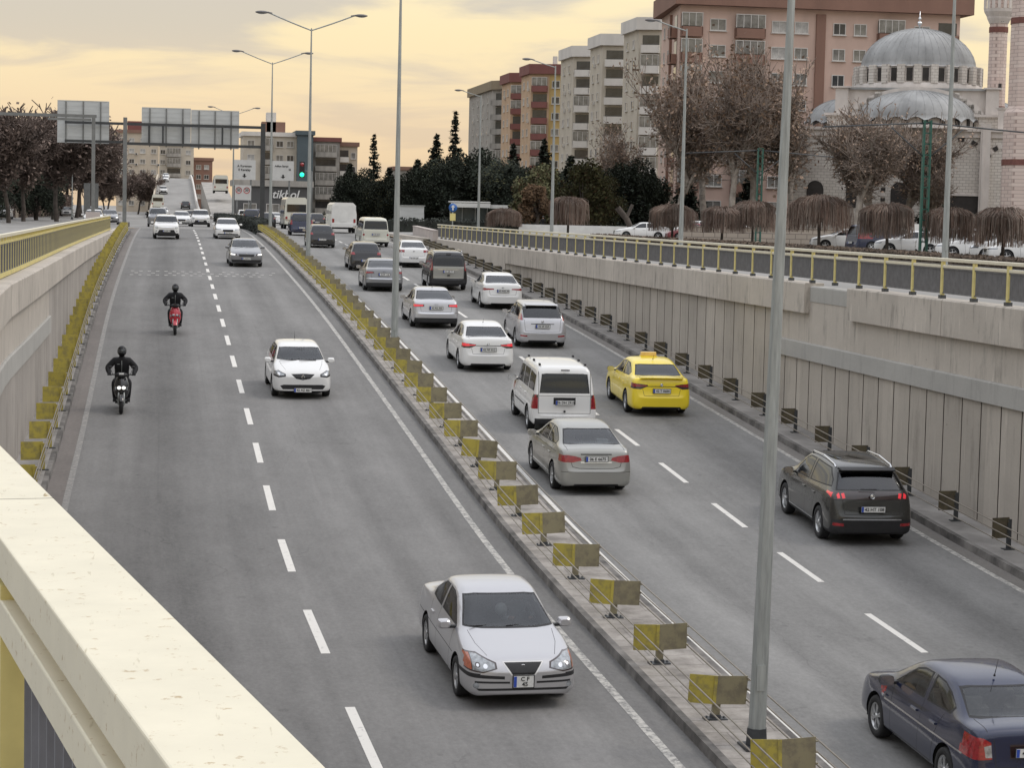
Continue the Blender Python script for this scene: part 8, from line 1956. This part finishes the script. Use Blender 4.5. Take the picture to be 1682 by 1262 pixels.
for i, (x, y, s, P, lab) in enumerate(((11.3, 150, bh, B1, 'black hatchback right of the hedge end'), (11.0, 168, nv, N1, 'dark people carrier beyond the hedge'), (14.2, 176, ps, O1, 'white saloon in the far right-hand queue'), (11.6, 190, w4, E4, 'white crossover in the far queue beside the shop'), (17.5, 163, ds, B1, 'small black car right of the bus'),
        (21.0, 175, vw, W1, 'far cream van in the right-hand queue'), (18.5, 200, vw, W1, 'second far cream van in the queue'), (14.5, 215, nv, N1, 'farthest dark people carrier in the queue'))):
    flat(s, P, x, y, 0, lab, 'van' if P in (N1, W1) else 'car')
# left side street
flat(w4, E4, -15.9, 178, PI, 'white car cut by the left picture edge on the side street'); flat(bh, B1, -14.9, 243, PI, 'dark parked car beside the white-boxed van on the left street'); 
flat(w5, E5, -12.0, 238, PI, 'white saloon next to the dark car on the left street'); flat(g3, E3, -8.3, 232, PI, 'grey saloon at the end of the left railing'); flat(w4, E4, -6.2, 190, PI, 'white crossover behind the railing end')
# bus and box lorry
def bus(loc, rz, label, L=7.2, W=2.2, H=2.95, mk=None, cat='bus', name='minibus', rear_box=False):
    root = empty(name, (loc[0], loc[1] * KY, loc[2]), rz, label, cat); M1_ = [CREAM, MT['black']]
    b = MB(); pr = [(-W / 2, 0.45), (W / 2, 0.45), (W / 2, H * 0.62), (W / 2 - 0.12, H - 0.18), (W / 2 - 0.32, H), (-W / 2 + 0.32, H), (-W / 2 + 0.12, H - 0.18), (-W / 2, H * 0.62)]
    b.prism(pr, -L / 2, L / 2, 'y'); b.box((0, -L / 2 - 0.04, 0.62), (W * 0.98, 0.1, 0.3)); b.build('body', WHITE if rear_box else CREAM, root)
    if not rear_box:
        g = MB(); g.box((0, -L / 2 - 0.015, H * 0.66), (W * 0.80, 0.04, H * 0.24)); g.build('rear_window', MT['dark_glass'], root)
        for s in (-1, 1):
            for k in range(4): g = MB(); g.box((s * (W / 2 + 0.0), -L / 2 + 1.0 + k * 1.5, H * 0.62), (0.05, 1.3, 0.75)); g.build('side_window', MT['dark_glass'], root)
    else:
        g = MB(); g.box((0, -L / 2 - 0.015, H * 0.55), (W * 0.94, 0.03, H * 0.72)); g.build('rear_door', MT['white_paint'], root)
    for s in (-1, 1):
        g = MB(); g.box((s * W * 0.42, -L / 2 - 0.03, 1.0), (0.18, 0.05, 0.3)); g.build('tail_light', MT['red'], root)
        for y in (-L * 0.28, L * 0.30):
            tm, dm = wheel_meshes(0.40, 0.24, 5, 'single'); w = inst('wheel', tm, root, (s * (W / 2 - 0.14), y, 0.40), (0, 0, 0 if s > 0 else PI)); inst('rim', dm, w)
    g = MB(); g.box((0, -L / 2 - 0.03, 1.0), (0.52, 0.03, 0.13)); g.build('number_plate', MT['plate'], root)
    g = MB(); g.box((0, 0, 0.40), (W * 0.8, L * 0.9, 0.15)); g.build('underbody', MT['well'], root)
    return root
bus((13.6, 146, 0), 0, 'white minibus with a dark rear window above the queue of cars')
bus((16.0, 129.5, 0.0), 0, 'white box lorry left of the cream passenger van', 5.5, 2.1, 2.5, cat='lorry', name='box_lorry', rear_box=True)
bus((1.8, 287, FLZ(287)), 0, 'white van with a dark window band coming down the flyover', 6, 2.2, 2.7, cat='van', name='white_minibus')
bus((12.0, 262, 4.2), 0, 'white bus up on the side ramp right of the flyover', 8, 2.4, 3.0)
mb = MB(); mb.hexa([(9.6, 235 * KY, 0), (14, 235 * KY, 0), (14.5, 300 * KY, 0), (10.1, 300 * KY, 0), (9.6, 235 * KY, 0.3), (14, 235 * KY, 0.3), (14.5, 300 * KY, 6.6), (10.1, 300 * KY, 6.6)]); tag(mb.build('side_ramp', MT['b_grey']), 'grey side ramp rising to the right of the flyover', 'ramp')
# car park behind the brown hedge
GP = 'cars parked behind the brown hedge'
for x, y, rz, s, P, lab in ((45.8, 96.5, R(78), w5, E5, 'white saloon parked sideways just right of the foremost lamp post'), (46.3, 92.0, R(-80), nv, N1, 'dark people carrier parked between white cars before the mosque'), (45.8, 87.0, R(70), w5, E5, 'white saloon parked under the round weeping pollard'), (46.6, 83.6, R(65), w4, E4, 'white crossover parked beside the green mast'),
        (46.2, 80.2, R(75), w5, E5, 'white saloon parked behind the lamp post by the porch'), (46.2, 76.8, R(70), clio, E2, 'white hatchback parked with its windscreen toward the street'), (45.6, 73.6, R(80), w5, E5, 'white saloon parked under the right-edge pollard'), (46.0, 70.2, R(80), clio, E2, 'white hatchback parked at the right picture edge'),
        (57.0, 112, R(85), clio, E2, 'white hatchback parked in the second row'), (53.5, 84, R(85), vw, W1, 'cream van parked in the second row'), (40.5, 124, R(85), w5, E5, 'white saloon parked behind the leaning trunk'), (47.4, 130, R(85), w4, E4, 'white crossover parked beside the maroon car'), (49.0, 125, R(85), ps, O1, 'white saloon parked near the tan wall')):
    flat(s, P, x, y, rz, lab, 'van' if P in (N1, W1) else 'car')
mr = make_car(dict(O1, name='maroon_saloon', extras=[]), MAROON, 'maroon saloon parked behind the weeping pollard by the leaning trunk'); mr.matrix_world = Matrix.Translation((43.8, 122 * KY, 0.003)) @ Matrix.Rotation(R(85), 4, 'Z')
# low walls and posts
MT['tan_block'] = block_mat('tan_block_wall', (0.36, 0.31, 0.26), (0.42, 0.36, 0.30), (0.20, 0.17, 0.15), 0.9, 0.4, 0.03)
mb = MB(); mb.box((0, 0, 0.6), (18, 0.3, 1.2)); mb.box((0, 0, 1.23), (18.2, 0.4, 0.08)); o = mb.build('low_wall', MT['tan_block'], loc=(50, 117 * KY, 0)); o.rotation_euler = (0, 0, R(-12)); tag(o, 'low tan block wall behind the two neighbouring pollards', 'wall')
mb = MB(); mb.box((0, 0, 0.9), (26, 0.3, 1.8)); o = mb.build('low_wall', MT['white_paint'], loc=(76, 128 * KY, 0)); tag(o, 'white rendered wall behind the parked cars below the mosque', 'wall')
mb = MB(); mb.box((0, 0, 0.5), (12, 0.2, 1.0)); o = mb.build('low_wall', MT['white_paint'], loc=(38, 133 * KY, 0)); tag(o, 'short white wall behind the weeping pollards by the bus shelter', 'wall')
GPp = 'short pale posts on the left pavement'
for i in range(9):
    b = MB(); b.box((0, 0, 0.55), (0.32, 0.32, 1.1)); b.box((0, 0, 1.13), (0.38, 0.38, 0.06)); o = b.build('bollard', MT['b_sand'], loc=(-19.2 + i * 0.62, (165 + i * 6.5) * KY, 0)); tag(o, 'short pale stone post under the left trees, %s from the left' % ORD[i], 'post', GPp)
b = empty('notice_board', (-17.2, 178 * KY, 0), 0, 'small grey board on two legs under the left trees', 'sign'); q = MB(); q.box((0, 0, 2.1), (0.9, 0.06, 0.9)); q.build('board', MT['sign_back'], b); q = MB(); q.box((0, 0, 0.85), (0.07, 0.07, 1.7)); q.build('leg', MT['galv'], b)
b = empty('signal_cabinet', (-6.4, 180 * KY, 0), 0, 'tall grey twin panel standing left of the gantry post', 'sign'); q = MB(); q.box((-0.45, 0, 2.6), (0.75, 0.1, 3.4)); q.box((0.45, 0, 2.6), (0.75, 0.1, 3.4)); q.build('board', MT['gantry'], b); q = MB(); q.box((0, 0, 0.5), (0.15, 0.12, 1.0)); q.build('leg', MT['galv'], b)
# occupants of the nearest car
def occupant(car, x, y, z, label, shirt):
    J = [(0, 0, 0), (0, 0.02, 0.18), (0, 0.03, 0.34), (0, 0.05, 0.43), (0, 0.07, 0.50)]; Rr = [(0.17, 0.12), (0.17, 0.12), (0.16, 0.10), (0.055, 0.055), (0.085, 0.10)]; E_ = [(0, 1), (1, 2), (2, 3), (3, 4)]
    for sd in (-1, 1):
        a = 2
        for p, r in (((sd * 0.19, 0.04, 0.32), 0.06), ((sd * 0.24, 0.20, 0.16), 0.05), ((sd * 0.14, 0.42, 0.20), 0.04), ((sd * 0.12, 0.47, 0.22), 0.035)): J.append(p); Rr.append((r, r)); E_.append((a, len(J) - 1)); a = len(J) - 1
    me = skin_body('person', J, E_, Rr, [MT[shirt], MT['skin']], sub=1)
    for p in me.polygons: p.material_index = 1 if (p.center.z > 0.42 or p.center.y > 0.36) else 0
    o = inst('person', me); tag(o, label, 'person'); o.matrix_world = car.matrix_world @ Matrix.Translation((x, y, z))
    hb = MB(); hb.ball((0, 0.05, 0.56), 0.10, 12, 8, 0, (0.95, 1.05, 0.8)); hb.build('hair', MT['ink'], o)
occupant(elantra, -0.36, -0.02, 0.72, 'driver in a white top behind the windscreen of the nearest silver saloon', 'cloth_white')
occupant(clio, -0.36, 0.05, 0.72, 'driver in dark clothes inside the white hatchback', 'cloth_grey')
b = MB(); b.ball((0, 0, 0), 0.10, 12, 8, 0, (1, 0.5, 1)); o = b.build('dashboard_ornament', MT['plate']); o.matrix_world = elantra.matrix_world @ Matrix.Translation((-0.05, 0.30, 1.06)); tag(o, 'round white thing hanging behind the windscreen of the nearest silver saloon', 'ornament')
